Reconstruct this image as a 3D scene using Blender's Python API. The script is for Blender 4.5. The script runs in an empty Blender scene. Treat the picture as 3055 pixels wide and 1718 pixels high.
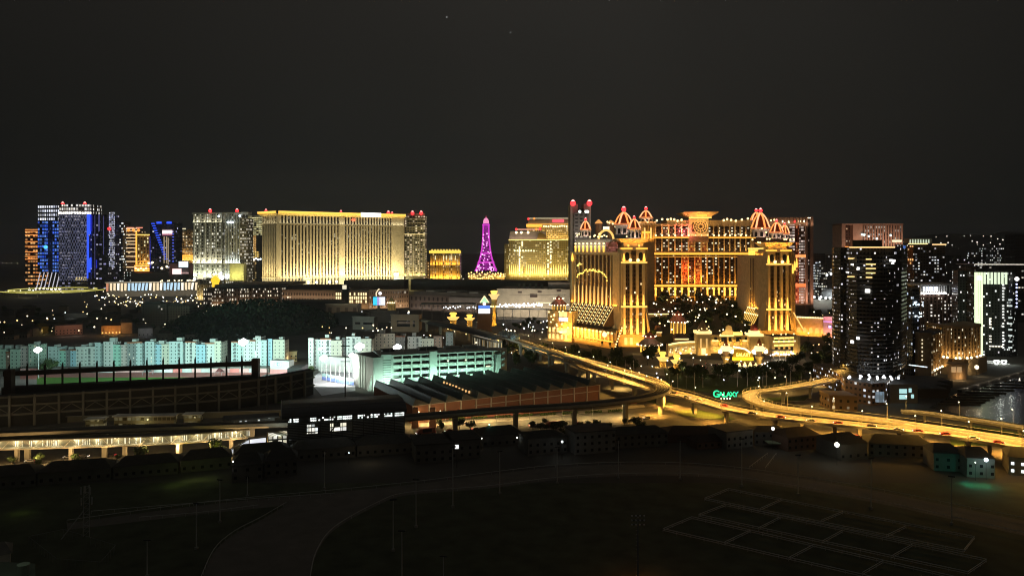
import bpy,math,random
from mathutils import Vector,Matrix
SC=bpy.context.scene
COL=SC.collection
R=random.Random(7)
F,U0,V0,H=2300.0,1527.5,742.0,100.0
cd=bpy.data.cameras.new('camera');cam=bpy.data.objects.new('camera',cd);COL.objects.link(cam)
cam.location=(0,0,H);cam.rotation_euler=(math.pi/2,0,0)
cd.sensor_width=36;cd.lens=36*F/3055;cd.shift_y=-(859-V0)/3055;cd.clip_start=1;cd.clip_end=40000
SC.camera=cam
W=bpy.data.worlds.new('World');SC.world=W;W.use_nodes=True
def world():
 nt=W.node_tree;nt.nodes.clear();N=nt.nodes.new;L=nt.links.new
 out=N('ShaderNodeOutputWorld');bg=N('ShaderNodeBackground');tc=N('ShaderNodeTexCoord');sp=N('ShaderNodeSeparateXYZ')
 L(tc.outputs['Generated'],sp.inputs[0])
 cr=N('ShaderNodeValToRGB');e=cr.color_ramp.elements
 e[0].position=0.0;e[0].color=(.0108,.0116,.0106,1)
 e[1].position=1.0;e[1].color=(.050,.049,.044,1)
 k=e.new(.10);k.color=(.0128,.0132,.0117,1)
 k=e.new(.32);k.color=(.0182,.0170,.0148,1)
 L(sp.outputs[2],cr.inputs[0])
 nz=N('ShaderNodeTexNoise');nz.inputs['Scale'].default_value=1.6;nz.inputs['Detail'].default_value=2
 L(tc.outputs['Generated'],nz.inputs['Vector'])
 m0=N('ShaderNodeMapRange');m0.inputs[1].default_value=.3;m0.inputs[2].default_value=.7;m0.inputs[3].default_value=.82;m0.inputs[4].default_value=1.15
 L(nz.outputs[0],m0.inputs[0])
 ab=N('ShaderNodeMath');ab.operation='ADD';ab.inputs[1].default_value=-.06;L(sp.outputs[0],ab.inputs[0])
 a2=N('ShaderNodeMath');a2.operation='ABSOLUTE';L(ab.outputs[0],a2.inputs[0])
 m1=N('ShaderNodeMapRange');m1.inputs[1].default_value=.1;m1.inputs[2].default_value=.62;m1.inputs[3].default_value=1.08;m1.inputs[4].default_value=.62
 L(a2.outputs[0],m1.inputs[0])
 mm=N('ShaderNodeMath');mm.operation='MULTIPLY';L(m0.outputs[0],mm.inputs[0]);L(m1.outputs[0],mm.inputs[1])
 L(cr.outputs[0],bg.inputs[0]);L(mm.outputs[0],bg.inputs[1]);L(bg.outputs[0],out.inputs[0])
world()
vs=SC.view_settings;vs.view_transform='Standard';vs.look='None';vs.exposure=0;vs.gamma=1;vs.use_curve_mapping=False
cy=SC.cycles
cy.max_bounces=3;cy.diffuse_bounces=2;cy.glossy_bounces=2;cy.transmission_bounces=2;cy.transparent_max_bounces=4
cy.caustics_reflective=False;cy.caustics_refractive=False;cy.sample_clamp_indirect=1.5;cy.sample_clamp_direct=0
cy.use_denoising=True;cy.filter_width=1.05
try:cy.use_light_tree=True
except Exception:pass
cy.use_adaptive_sampling=True;cy.adaptive_threshold=.02
SC.render.film_transparent=False
def X(u,D):return(u-U0)/F*D
def Z(v,D):return H-(v-V0)/F*D
def DG(v,z=0):return F*(H-z)/(v-V0)
def G(u,v,z=0):
 D=DG(v,z);return Vector((X(u,D),D,z))
def P(u,v,D):return Vector((X(u,D),D,Z(v,D)))
ORG={}
ORD=['first','second','third','fourth','fifth','sixth','seventh','eighth','ninth','tenth','eleventh','twelfth','thirteenth','fourteenth','fifteenth','sixteenth','seventeenth','eighteenth','nineteenth','twentieth','twenty-first','twenty-second','twenty-third','twenty-fourth','twenty-fifth','twenty-sixth','twenty-seventh','twenty-eighth','twenty-ninth','thirtieth','thirty-first','thirty-second','thirty-third','thirty-fourth','thirty-fifth','thirty-sixth','thirty-seventh','thirty-eighth','thirty-ninth','fortieth']
def tag(o,label=None,cat=None,group=None,kind=None):
 if label:o['label']=label
 if cat:o['category']=cat
 if group:o['group']=group
 if kind:o['kind']=kind
 return o
def thing(name,label,cat,loc=(0,0,0),group=None):
 o=bpy.data.objects.new(name,None);COL.objects.link(o);o.location=loc;o.empty_display_size=1
 ORG[o.name]=Vector(loc)
 return tag(o,label,cat,group)
class MB:
 def __init__(s):s.v=[];s.f=[];s.m=[];s.uv=[]
 def face(s,pts,mi=0,uv=None):
  i=len(s.v);s.v+=[Vector(p)for p in pts];s.f.append(tuple(range(i,i+len(pts))));s.m.append(mi)
  s.uv+=(uv if uv else[(p[0]+p[1],p[2])for p in pts])
  return s
 def prism(s,poly,z0,z1,mi=0,ti=None,cap=True,grow=0,bottom=True):
  n=len(poly);acc=0
  cx=sum(p[0]for p in poly)/n;cyy=sum(p[1]for p in poly)/n
  top=[(p[0]+(p[0]-cx)*grow,p[1]+(p[1]-cyy)*grow)for p in poly]
  for i in range(n):
   a,b=poly[i],poly[(i+1)%n];c,d=top[i],top[(i+1)%n]
   L=math.hypot(b[0]-a[0],b[1]-a[1])
   s.face([(a[0],a[1],z0),(b[0],b[1],z0),(d[0],d[1],z1),(c[0],c[1],z1)],mi,[(acc,0),(acc+L,0),(acc+L,z1-z0),(acc,z1-z0)])
   acc+=L
  if cap:
   s.face([(p[0],p[1],z1)for p in top],mi if ti is None else ti)
   if bottom:s.face([(p[0],p[1],z0)for p in reversed(poly)],mi if ti is None else ti)
  return s
 def box(s,x0,x1,y0,y1,z0,z1,mi=0,ti=None):
  return s.prism([(x0,y0),(x1,y0),(x1,y1),(x0,y1)],z0,z1,mi,ti)
 def tube(s,p,q,r,n=5,mi=0,r2=None):
  p,q=Vector(p),Vector(q);d=q-p
  if d.length<1e-6:return s
  d.normalize();a=d.cross(Vector((0,0,1)));
  if a.length<.01:a=d.cross(Vector((1,0,0)))
  a.normalize();b=d.cross(a);r2=r if r2 is None else r2
  c=[(math.cos(2*math.pi*i/n),math.sin(2*math.pi*i/n))for i in range(n)]
  for i in range(n):
   (c0,s0),(c1,s1)=c[i],c[(i+1)%n]
   s.face([p+a*c0*r+b*s0*r,p+a*c1*r+b*s1*r,q+a*c1*r2+b*s1*r2,q+a*c0*r2+b*s0*r2],mi)
  s.face([q+a*x*r2+b*y*r2 for x,y in c],mi);s.face([p+a*x*r+b*y*r for x,y in reversed(c)],mi)
  return s
 def line(s,pts,r,n=5,mi=0):
  for a,b in zip(pts,pts[1:]):s.tube(a,b,r,n,mi)
  return s
 def lathe(s,c,prof,n=16,mi=0,a0=0):
  for(r0,z0),(r1,z1)in zip(prof,prof[1:]):
   for i in range(n):
    t0=a0+2*math.pi*i/n;t1=a0+2*math.pi*(i+1)/n
    q=[(c[0]+r0*math.cos(t0),c[1]+r0*math.sin(t0),z0),(c[0]+r0*math.cos(t1),c[1]+r0*math.sin(t1),z0)]
    if r1>1e-4:q+=[(c[0]+r1*math.cos(t1),c[1]+r1*math.sin(t1),z1),(c[0]+r1*math.cos(t0),c[1]+r1*math.sin(t0),z1)]
    else:q+=[(c[0],c[1],z1)]
    s.face(q,mi)
  return s
 def ball(s,c,r,mi=0,n=8,k=5):
  return s.lathe(c,[(max(r*math.sin(math.pi*i/k),0),c[2]-r*math.cos(math.pi*i/k))for i in range(k+1)][0:],n,mi)if r>0 else s
 def mesh(s,name,mats,off):
  me=bpy.data.meshes.new(name)
  me.from_pydata([tuple(v-off)for v in s.v],[],s.f)
  for m in mats:me.materials.append(m)
  me.polygons.foreach_set('material_index',s.m)
  ul=me.uv_layers.new(name='UVMap');ul.data.foreach_set('uv',[c for t in s.uv for c in t])
  me.update();return me
 def build(s,name,mats,parent,label=None,kind=None):
  if not isinstance(mats,(list,tuple)):mats=[mats]
  top=parent
  while top.parent:top=top.parent
  o=bpy.data.objects.new(name,s.mesh(name,mats,ORG[top.name]));COL.objects.link(o);o.parent=parent
  return tag(o,label,None,None,kind)
 def single(s,name,mats,label,cat,group=None,kind=None,origin=None):
  if not isinstance(mats,(list,tuple)):mats=[mats]
  if origin is None:
   xs=[v.x for v in s.v];ys=[v.y for v in s.v];zs=[v.z for v in s.v]
   origin=Vector(((min(xs)+max(xs))/2,(min(ys)+max(ys))/2,min(zs)))
  o=bpy.data.objects.new(name,s.mesh(name,mats,Vector(origin)));COL.objects.link(o);o.location=origin
  ORG[o.name]=Vector(origin)
  return tag(o,label,cat,group,kind)
def rep(name,mb,mats,parent,offs):
 """the same part at several offsets, one object each"""
 o=mb.build(name,mats,parent)
 base=o.location.copy();outl=[]
 for i,d in enumerate(offs):
  c=o if i==0 else o.copy()
  if i:COL.objects.link(c);c.parent=parent
  c.location=base+Vector(d);outl.append(c)
 return outl
def copy_tree(o,parent=None):
 c=o.copy();COL.objects.link(c)
 if parent:c.parent=parent
 for ch in list(o.children):copy_tree(ch,c)
 return c
class Proto:
 """one built thing; the first placement moves it, later ones copy it with its parts"""
 def __init__(s,o):s.o=o;s.used=False
 def put(s,loc,label,group=None,rz=0,sc=1):
  c=s.o if not s.used else copy_tree(s.o)
  s.used=True;c.location=loc;c.rotation_euler=(0,0,rz);c.scale=(sc,sc,sc)if not isinstance(sc,tuple)else sc
  c['label']=label
  if group:c['group']=group
  elif'group' in c:del c['group']
  return c
def M(name,col,rough=.8,metal=0,noise=.18,scale=.12,spec=.3):
 m=bpy.data.materials.new(name);m.use_nodes=True;nt=m.node_tree;b=nt.nodes['Principled BSDF']
 b.inputs['Roughness'].default_value=rough;b.inputs['Metallic'].default_value=metal;b.inputs['Specular IOR Level'].default_value=spec
 tc=nt.nodes.new('ShaderNodeTexCoord');nz=nt.nodes.new('ShaderNodeTexNoise');nz.inputs['Scale'].default_value=scale;nz.inputs['Detail'].default_value=5
 mr=nt.nodes.new('ShaderNodeMapRange');mr.inputs[1].default_value=.25;mr.inputs[2].default_value=.75;mr.inputs[3].default_value=1-noise;mr.inputs[4].default_value=1+noise
 mx=nt.nodes.new('ShaderNodeVectorMath');mx.operation='SCALE';mx.inputs[0].default_value=col[:3]
 L=nt.links.new
 L(tc.outputs['Object'],nz.inputs['Vector']);L(nz.outputs[0],mr.inputs[0]);L(mr.outputs[0],mx.inputs['Scale']);L(mx.outputs[0],b.inputs['Base Color'])
 return m
def E(name,col,st,sample=False):
 m=bpy.data.materials.new(name);m.use_nodes=True;b=m.node_tree.nodes['Principled BSDF']
 b.inputs['Base Color'].default_value=(col[0]*.3,col[1]*.3,col[2]*.3,1)
 b.inputs['Emission Color'].default_value=(*col,1);b.inputs['Emission Strength'].default_value=st
 if not sample:m.cycles.emission_sampling='NONE'
 return m
def WM(name,wall,glass,cw,ch,fw,fh,prob,ca,cb,st,cluster=0.0,rough=.7,seed=0,row=0.0,minr=.25):
 """window grid in wall metres: lit and dark panes in a wall"""
 m=bpy.data.materials.new(name);m.use_nodes=True;nt=m.node_tree;b=nt.nodes['Principled BSDF'];N=nt.nodes.new;L=nt.links.new
 m.cycles.emission_sampling='NONE'
 def ma(op,a,bb=None,c=None):
  n=N('ShaderNodeMath');n.operation=op
  for i,x in enumerate((a,bb,c)):
   if x is None:continue
   if isinstance(x,(int,float)):n.inputs[i].default_value=x
   else:L(x,n.inputs[i])
  return n.outputs[0]
 uv=N('ShaderNodeUVMap');sp=N('ShaderNodeSeparateXYZ');L(uv.outputs[0],sp.inputs[0])
 x=ma('DIVIDE',sp.outputs[0],cw);y=ma('DIVIDE',sp.outputs[1],ch)
 xi=ma('FLOOR',x);yi=ma('FLOOR',y)
 mx=ma('LESS_THAN',ma('ABSOLUTE',ma('SUBTRACT',ma('FRACT',x),.5)),fw/2)
 my=ma('LESS_THAN',ma('ABSOLUTE',ma('SUBTRACT',ma('FRACT',y),.5)),fh/2)
 win=ma('MULTIPLY',mx,my)
 oi=N('ShaderNodeObjectInfo');cb3=N('ShaderNodeCombineXYZ');L(xi,cb3.inputs[0]);L(yi,cb3.inputs[1])
 L(ma('MULTIPLY_ADD',oi.outputs['Random'],731.0,float(seed)),cb3.inputs[2])
 wn=N('ShaderNodeTexWhiteNoise');wn.noise_dimensions='3D';L(cb3.outputs[0],wn.inputs['Vector'])
 val=wn.outputs['Value']
 pr=prob
 if cluster:
  nz=N('ShaderNodeTexNoise');nz.inputs['Scale'].default_value=.22;nz.inputs['Detail'].default_value=1;L(cb3.outputs[0],nz.inputs['Vector'])
  pr=ma('MULTIPLY',ma('MAXIMUM',ma('MULTIPLY_ADD',ma('SUBTRACT',nz.outputs[0],.5),6*cluster,1.0),0.0),prob)
 if row:
  c4=N('ShaderNodeCombineXYZ');L(yi,c4.inputs[0]);c4.inputs[1].default_value=3.3+seed
  w2=N('ShaderNodeTexWhiteNoise');w2.noise_dimensions='2D';L(c4.outputs[0],w2.inputs['Vector'])
  pr=ma('MULTIPLY',pr,ma('ADD',1-row,ma('MULTIPLY',w2.outputs['Value'],2*row)))
 lit=ma('LESS_THAN',val,pr)
 sc=N('ShaderNodeSeparateColor');L(wn.outputs['Color'],sc.inputs[0])
 br=ma('MULTIPLY_ADD',sc.outputs[1],(1-minr),minr)
 mix=N('ShaderNodeMix');mix.data_type='RGBA';L(sc.outputs[2],mix.inputs[0]);mix.inputs[6].default_value=(*ca,1);mix.inputs[7].default_value=(*cb,1)
 L(mix.outputs[2],b.inputs['Emission Color'])
 L(ma('MULTIPLY',ma('MULTIPLY',win,lit),ma('MULTIPLY',br,st)),b.inputs['Emission Strength'])
 m2=N('ShaderNodeMix');m2.data_type='RGBA';L(win,m2.inputs[0]);m2.inputs[6].default_value=(*wall,1);m2.inputs[7].default_value=(*glass,1)
 L(m2.outputs[2],b.inputs['Base Color'])
 L(ma('MULTIPLY_ADD',win,.15-rough,rough),b.inputs['Roughness'])
 return m
def area(loc,d,x,sx,sy,power,col,spread=math.pi,name='flood_or_fill_light'):  # floodlights, and fill washes added where no fixture stands
 l=bpy.data.lights.new(name,'AREA');l.shape='RECTANGLE';l.size=sx;l.size_y=sy;l.energy=power;l.color=col;l.spread=spread
 o=bpy.data.objects.new(name,l);COL.objects.link(o)
 z=-Vector(d).normalized();x=Vector(x);x=(x-z*x.dot(z)).normalized();y=z.cross(x)
 m=Matrix((x,y,z)).transposed().to_4x4();m.translation=Vector(loc);o.matrix_world=m
 return o
def point(loc,power,col,r=.5,name='lamp_or_fill_light'):  # lamps, and fill points added where no lamp stands
 l=bpy.data.lights.new(name,'POINT');l.energy=power;l.color=col;l.shadow_soft_size=r
 o=bpy.data.objects.new(name,l);COL.objects.link(o);o.location=loc;return o
def down(loc,power,col,r=.3,ang=128):return spot(loc,(loc[0],loc[1],loc[2]-1),power,col,ang,r,.55,'street_lamp_beam')
def spot(loc,to,power,col,ang,r=.6,blend=.6,name='floodlight_beam'):
 l=bpy.data.lights.new(name,'SPOT');l.energy=power;l.color=col;l.shadow_soft_size=r;l.spot_size=math.radians(ang);l.spot_blend=blend
 o=bpy.data.objects.new(name,l);COL.objects.link(o);o.location=loc
 o.rotation_euler=(Vector(to)-Vector(loc)).to_track_quat('-Z','Y').to_euler();return o
class Fc:
 """a vertical wall seen by the camera, from photo column uA at depth DA to uB at DB; s runs along it in metres, o stands out of it"""
 def __init__(s,a,b,world=False):
  s.A=Vector(a)if world else Vector((X(*a),a[1]));s.B=Vector(b)if world else Vector((X(*b),b[1]))
  s.L=(s.B-s.A).length;s.d=(s.B-s.A)/s.L;s.n=Vector((s.d.y,-s.d.x))
 def p(s,t,o,z):q=s.A+s.d*t+s.n*o;return Vector((q.x,q.y,z))
 def s_(s,u):
  k=(u-U0)/F
  return(k*s.A.y-s.A.x)/(s.d.x-k*s.d.y)
 def z_(s,v,t):return Z(v,s.A.y+s.d.y*t)
 def box(s,mb,s0,s1,o0,o1,z0,z1,mi=0,ti=None):
  q=[s.p(s0,o1,0),s.p(s1,o1,0),s.p(s1,o0,0),s.p(s0,o0,0)]
  return mb.prism([(a.x,a.y)for a in q],z0,z1,mi,ti)
 def panel(s,mb,s0,s1,z0,z1,o=0,mi=0):
  return mb.face([s.p(s0,o,z0),s.p(s1,o,z0),s.p(s1,o,z1),s.p(s0,o,z1)],mi,[(s0,z0),(s1,z0),(s1,z1),(s0,z1)])
 def strip(s,o,z,do,dz,power,col,s0=None,s1=None,w=2,spread=math.pi):
  s0=0 if s0 is None else s0;s1=s.L if s1 is None else s1
  c=s.p((s0+s1)/2,o,z);d=Vector((s.n.x*do,s.n.y*do,dz))
  return area(c,d,(s.d.x,s.d.y,0),s1-s0,w,power,col,spread)
 def solid(s,mb,s0,s1,dep,z0,z1,mi=0,ti=None):return s.box(mb,s0,s1,-dep,0,z0,z1,mi,ti)
def front(pts,dep):
 f=[(X(u,D),D)for u,D in pts];return f+[(x,y+dep)for x,y in reversed(f)]
def bays(root,f,s0,s1,n,z0,z1,pw,pd,pm,wm,win_o=.05):
 st=(s1-s0)/n
 mb=MB();f.panel(mb,s0+pw/2,s0+st-pw/2,z0,z1,win_o)
 rep('window_bay',mb,wm,root,[(f.d.x*st*i,f.d.y*st*i,0)for i in range(n)])
 mb=MB();f.box(mb,s0-pw/2,s0+pw/2,0,pd,z0,z1)
 rep('pier',mb,pm,root,[(f.d.x*st*i,f.d.y*st*i,0)for i in range(n+1)])
def text(body,size,ext,mat,parent,pos,rz=0,name='lettering',width=None):
 c=bpy.data.curves.new(name,'FONT');c.body=body;c.size=size;c.extrude=ext;c.align_x='CENTER';c.space_character=1.06;c.offset=size*.018
 t=bpy.data.objects.new(name,c);COL.objects.link(t);dg=bpy.context.evaluated_depsgraph_get()
 me=bpy.data.meshes.new_from_object(t.evaluated_get(dg));bpy.data.objects.remove(t)
 me.materials.clear();me.materials.append(mat)
 if width:
  xs=[v.co.x for v in me.vertices];k=width/(max(xs)-min(xs))
  for v in me.vertices:v.co.x*=k
 top=parent
 while top.parent:top=top.parent
 me.transform(Matrix.Translation(Vector(pos)-ORG[top.name])@Matrix.Rotation(rz,4,'Z')@Matrix.Rotation(math.pi/2,4,'X'))
 o=bpy.data.objects.new(name,me);COL.objects.link(o);o.parent=parent;return o
def smooth(pts,k=6):
 out=[]
 for i in range(len(pts)-1):
  p0=pts[max(i-1,0)];p1=pts[i];p2=pts[i+1];p3=pts[min(i+2,len(pts)-1)]
  for j in range(k):
   t=j/k;out.append(.5*((2*p1)+(p2-p0)*t+(2*p0-5*p1+4*p2-p3)*t*t+(3*p1-p0-3*p2+p3)*t**3))
 out.append(pts[-1]);return out
def ribbon(mb,pts,prof,mi=0,mis=None):
 """sweep a cross-section [(offset across, height)] along pts"""
 rows=[];acc=0;accs=[]
 for i,p in enumerate(pts):
  a=pts[max(i-1,0)];b=pts[min(i+1,len(pts)-1)];d=(b-a);d.z=0;d.normalize();n=Vector((d.y,-d.x,0))
  rows.append([p+n*o+Vector((0,0,h))for o,h in prof])
  if i:acc+=(p-pts[i-1]).length
  accs.append(acc)
 for i in range(len(rows)-1):
  for j in range(len(prof)-1):
   mb.face([rows[i][j],rows[i+1][j],rows[i+1][j+1],rows[i][j+1]],mi if mis is None else mis[j],[(accs[i],prof[j][0]),(accs[i+1],prof[j][0]),(accs[i+1],prof[j+1][0]),(accs[i],prof[j+1][0])])
 return mb
def along(pts,step,start=0):
 out=[];acc=-start;nxt=0
 for a,b in zip(pts,pts[1:]):
  L=(b-a).length
  while acc+L>=nxt:
   t=(nxt-acc)/L
   if 0<=t<=1:out.append((a.lerp(b,t),(b-a).normalized()))
   nxt+=step
  acc+=L
 return out
CREAM=M('cream_stone',(.48,.42,.31));WARM=M('warm_stone',(.46,.37,.24));BROWNST=M('brown_stone',(.30,.21,.15));PINKST=M('pink_stone',(.36,.25,.20))
WHITE=M('white_paint',(.62,.62,.60));CONC=M('concrete',(.32,.31,.28));DCONC=M('dark_concrete',(.15,.145,.135));ROOFD=M('dark_roof',(.07,.068,.065))
METAL=M('grey_metal',(.30,.30,.31),.45,.3);DMETAL=M('dark_metal',(.05,.05,.052),.5,.3);GLASSD=M('dark_glass',(.012,.014,.018),.12,0,.05)
ASPH=M('asphalt',(.055,.053,.05),.9);SILVER=M('silver_pole',(.45,.45,.46),.4,.5)
GOLDP=M('gold_paint',(.55,.36,.10),.45,.35);REDROOF=M('red_roof',(.24,.055,.035),.6);TILE=M('clay_tile',(.30,.13,.075))
E_GOLD=E('gold_light_strip',(1,.46,.06),1.7);E_YEL=E('yellow_light_strip',(1,.66,.15),1.5);E_WARM=E('warm_lamp',(1,.82,.50),3.2);E_WHITE=E('white_lamp',(1,.97,.90),3.5)
E_COOL=E('cool_white_lamp',(.80,.93,1),3.5);E_RED=E('red_beacon_lamp',(1,.035,.04),2.6);E_REDC=E('red_beacon_core',(1,.42,.36),4);E_ORANGE=E('orange_light',(1,.33,.06),1.6)
E_BLUE=E('blue_led',(.03,.09,1),1.6);E_PINK=E('pink_neon',(1,.42,.36),1.6);E_GREEN=E('green_neon',(.03,1,.42),1.15);E_CREAM=E('cream_light_strip',(1,.9,.55),1.2)
E_TAIL=E('tail_lamp',(1,.04,.05),2.5)
def beacon(root,p,r):  # red ball sized to take in the lamp's halo, pale core for its centre
 m=MB();m.ball(p,r,0,8,6);b=m.build('beacon',[E_RED],root)
 m=MB();m.ball((p[0],p[1],p[2]+r*.55),r*.68,0,8,6);m.build('beacon_core',[E_REDC],b)
def ground():
 m=MB();n=24
 for i in range(n):
  for j in range(n):
   x0,x1=-15000+30000*i/n,-15000+30000*(i+1)/n;y0,y1=-400+15400*j/n,-400+15400*(j+1)/n
   m.face([(x0,y0,0),(x1,y0,0),(x1,y1,0),(x0,y1,0)])
 m.single('ground',M('dark_ground',(.085,.08,.07),.95,0,.35,.02),None,None,kind='structure',origin=(0,0,0))
 m=MB();hz=[(2650,742),(2690,715),(2760,702),(2850,697),(2920,706),(3000,690),(3070,700),(3200,712),(3400,740)]
 D=5200;prev=None
 pts=smooth([Vector((u,v,0))for u,v in hz],5)
 for k in range(len(pts)):
  p=pts[k];q=pts[min(k+1,len(pts)-1)]
  for r in range(5):
   def hp(a,r):t=r/5;return(X(a.x,D),D-1200*(1-t),max(0,(Z(a.y,D))*math.sin(t*math.pi/2)+R.uniform(-3,3)*0))
   m.face([hp(p,r),hp(q,r),hp(q,r+1),hp(p,r+1)])
 m.single('hills',M('dark_hills',(.03,.033,.028),.95),None,None,kind='structure')
ground()
def tower(name,label,pts,dep,z0,z1,mat,cat='tower',roof=None,par=2.5,group=None):
 r=thing(name,label,cat,(sum(X(u,D)for u,D in pts)/len(pts),sum(D for u,D in pts)/len(pts)+dep/2,z0),group)
 MB().prism(front(pts,dep),z0,z1,0,1).build('tower_body',[mat,ROOFD],r)
 if par:
  MB().prism([(x*1.0,y)for x,y in front([(pts[0][0]-1,pts[0][1]-1)]+pts[1:-1]+[(pts[-1][0]+1,pts[-1][1]-1)],dep+2)],z1,z1+par,0).build('parapet',[roof or ROOFD],r)
 return r
w=WM('w_orange',(.16,.07,.03),(.02,.012,.01),7,10,.8,.45,.75,(1,.30,.06),(1,.55,.2),1.3,.1)
r=tower('hotel_tower','low orange banded tower half hidden behind the blue lattice tower',[(75,2100),(118,2100)],40,0,Z(684,2100),w,'hotel tower')
f=Fc((75,2099),(118,2099))
mb=MB();f.box(mb,0,f.L,0,1.2,0,1.6)
rep('light_strip',mb,E('orange_strip',(1,.38,.09),1.6),r,[(0,0,Z(v,2100))for v in(686,692,702,722,736,752,766,774)])
def blue_lattice():
 D=1800;k=D/F
 r=thing('lattice_tower','tall tower in a pale diagonal lattice with a blue lit left wing','hotel tower',(X(185,D),D+20,0))
 zt,zb=Z(612,D),Z(866,D)
 crown=WM('w_blue_crown',(.10,.11,.16),(.03,.035,.06),6.2,9.5,.62,.55,.93,(.75,.8,1),(1,1,1),1.6,0)
 low=WM('w_blue_low',(.02,.05,.16),(.01,.02,.06),6.2,8.0,.75,.62,.85,(.03,.12,1),(.16,.36,1),1.15,.08)
 mid=WM('w_blue_mid',(.025,.028,.045),(.012,.014,.022),7.5,7.0,.8,.40,.42,(.75,.68,.72),(.30,.34,.75),.75,.12,row=.4)
 MB().prism(front([(112,D),(176,D-14)],45),Z(660,D),zt,0,1).build('upper_wing',[crown,ROOFD],r)
 a=MB();a.prism(front([(112,D),(136,D-5)],45),Z(812,D),Z(660,D),0,1);a.build('blue_wing',[low,ROOFD],r)
 a=MB();a.prism(front([(136.2,D+4),(156,D+1)],36),Z(812,D),Z(660,D),0,1);a.build('dark_recess',[WM('w_blue_rec',(.02,.03,.06),(.01,.015,.03),5,7,.5,.4,.25,(.05,.15,.9),(.2,.25,.4),.5),ROOFD],r)
 a=MB();a.prism(front([(156.2,D-9),(176,D-14)],50),Z(812,D),Z(660,D),0,1);a.build('blue_wing',[low,ROOFD],r)
 MB().prism(front([(176,D-16),(222,D-22),(268,D-14)],60),Z(866,D),Z(640,D),0,1).build('tower_body',[mid,ROOFD],r)
 wc=WM('w_blue_top',(.14,.12,.12),(.02,.02,.02),6,8,.7,.6,.7,(1,.9,.75),(1,1,1),1.3,.1)
 MB().prism(front([(176,D-15),(222,D-21),(269,D-13)],50),Z(640,D),Z(610,D),0,1).build('crown',[wc,ROOFD],r)
 f1=Fc((176,D-19),(222,D-25));f2=Fc((222,D-25),(268,D-17))
 E_b=E('pale_bulb',(1,.95,.85),2.2)
 for f in(f1,f2):
  mb=MB();mb.ball(f.p(2.5,2,Z(637,D)),2.6,0,7,5);rep('bulb',mb,E_b,r,[(f.d.x*5.2*i,f.d.y*5.2*i,0)for i in range(7)])
 lat=M('lattice_steel',(.5,.5,.55),.5);le=E('lattice_glow',(.26,.27,.42),.30)  # the steel is lit from outside; its lit look is put in as glow
 m=MB()
 for f in(f1,f2):
  n=3;st=f.L/n
  for j in range(12):
   z0=Z(640,D)-j*14;z1=z0-14
   if z1<Z(850,D):break
   for i in range(n):
    m.tube(f.p(i*st,1.5,z0),f.p((i+.5)*st,1.5,z1),.7,4);m.tube(f.p((i+1)*st,1.5,z0),f.p((i+.5)*st,1.5,z1),.7,4)
    m.tube(f.p((i+.5)*st,1.5,z0),f.p(i*st,1.5,z1),.7,4);m.tube(f.p((i+.5)*st,1.5,z0),f.p((i+1)*st,1.5,z1),.7,4)
 m.build('lattice',[le],r)
 mb=MB();mb.tube((X(113,D),D-6,Z(862,D)),(X(122,D),D-2,Z(812,D)),1.0,5)
 rep('leg',mb,E('leg_light',(.9,.88,1),.7),r,[(i*10.5,-i*2.3,0)for i in range(6)])
 mb=MB();mb.ball((X(113,D),D-8,Z(860,D)),2.6,0,7,5);rep('floodlight',mb,E('pinkwhite_lamp',(1,.9,.95),3),r,[(i*10.5,-i*2.3,R.uniform(-1,1))for i in range(7)])
 f=Fc((226,D-24),(259,D-18));m=MB()
 f.box(m,0,f.L,1,2,Z(834,D),Z(826,D));s=m.build('sign',[E('yellow_sign',(1,.78,.34),1.3)],r)
 dk=M('sign_ink',(.05,.03,.01));mb=MB();f.box(mb,2.2,4.6,2,2.3,Z(832.5,D),Z(827.5,D));rep('letter',mb,dk,s,[(f.d.x*3.7*i,f.d.y*3.7*i,0)for i in range(6)])
 for u in(187,253):beacon(r,(X(u,D),D,Z(609,D)),4.2)
 m=MB();m.ball((X(147,D),D-14,Z(737,D)),4.5,0,8,5);m.build('cyan_lamp',[E('cyan_lamp',(.1,.6,1),1.6)],r)
 D=1765
 r2=thing('glass_tower','dark glass tower with vertical blue light strips right of the lattice tower','hotel tower',(X(296,D),D+20,0))
 wv=WM('w_blue_v',(.03,.03,.07),(.012,.012,.03),9,11,.6,.3,.25,(1,.95,.9),(.4,.4,1),.9,.1)
 MB().prism(front([(263,D+2),(275,D-8),(300,D-14),(322,D-8),(330,D+4)],40),Z(866,D),Z(641,D),0,1).build('tower_body',[wv,ROOFD],r2)
 B2=E('blue_led_dim',(.02,.03,.55),.8);B3=E('violet_led',(.12,.12,.36),.5)
 for u,v0,v1,mm,rr in((265,640,830,E_BLUE,1.6),(269,640,700,E_BLUE,2.4),(274,641,698,E_BLUE,2.2),(279,643,690,B2,2),(268,705,800,E_BLUE,1.4),(272,770,812,E_BLUE,2.0),(277,768,800,E_BLUE,1.4),(292,643,830,B3,.7),(305,641,690,B3,2.2),(311,641,690,B2,1.6),(316,645,760,B3,2),(298,775,800,B2,1.3)):
  m=MB();y=D-15+abs(u-299)*.28;m.tube((X(u,D),y,Z(v1,D)),(X(u,D),y,Z(v0,D)),rr,5);m.build('blue_strip',[mm],r2)
 wf=WM('w_fin',(.25,.25,.3),(.1,.1,.2),3,4,.7,.6,.8,(.5,.55,1),(1,1,1),1.4)
 MB().prism(front([(325,D-4),(333,D-4)],14),Z(800,D),Z(632,D),0,0).build('fin',[wf],r2)
 m=MB();m.ball((X(330,D),D-6,Z(683,D)),4,0,8,5);m.build('red_lamp',[E_RED],r2)
 m=MB()
blue_lattice()
wd=WM('w_dark_a',(.03,.03,.032),(.012,.012,.014),5,7,.6,.5,.30,(1,.95,.8),(.8,.95,1),1.6,.25)
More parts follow.
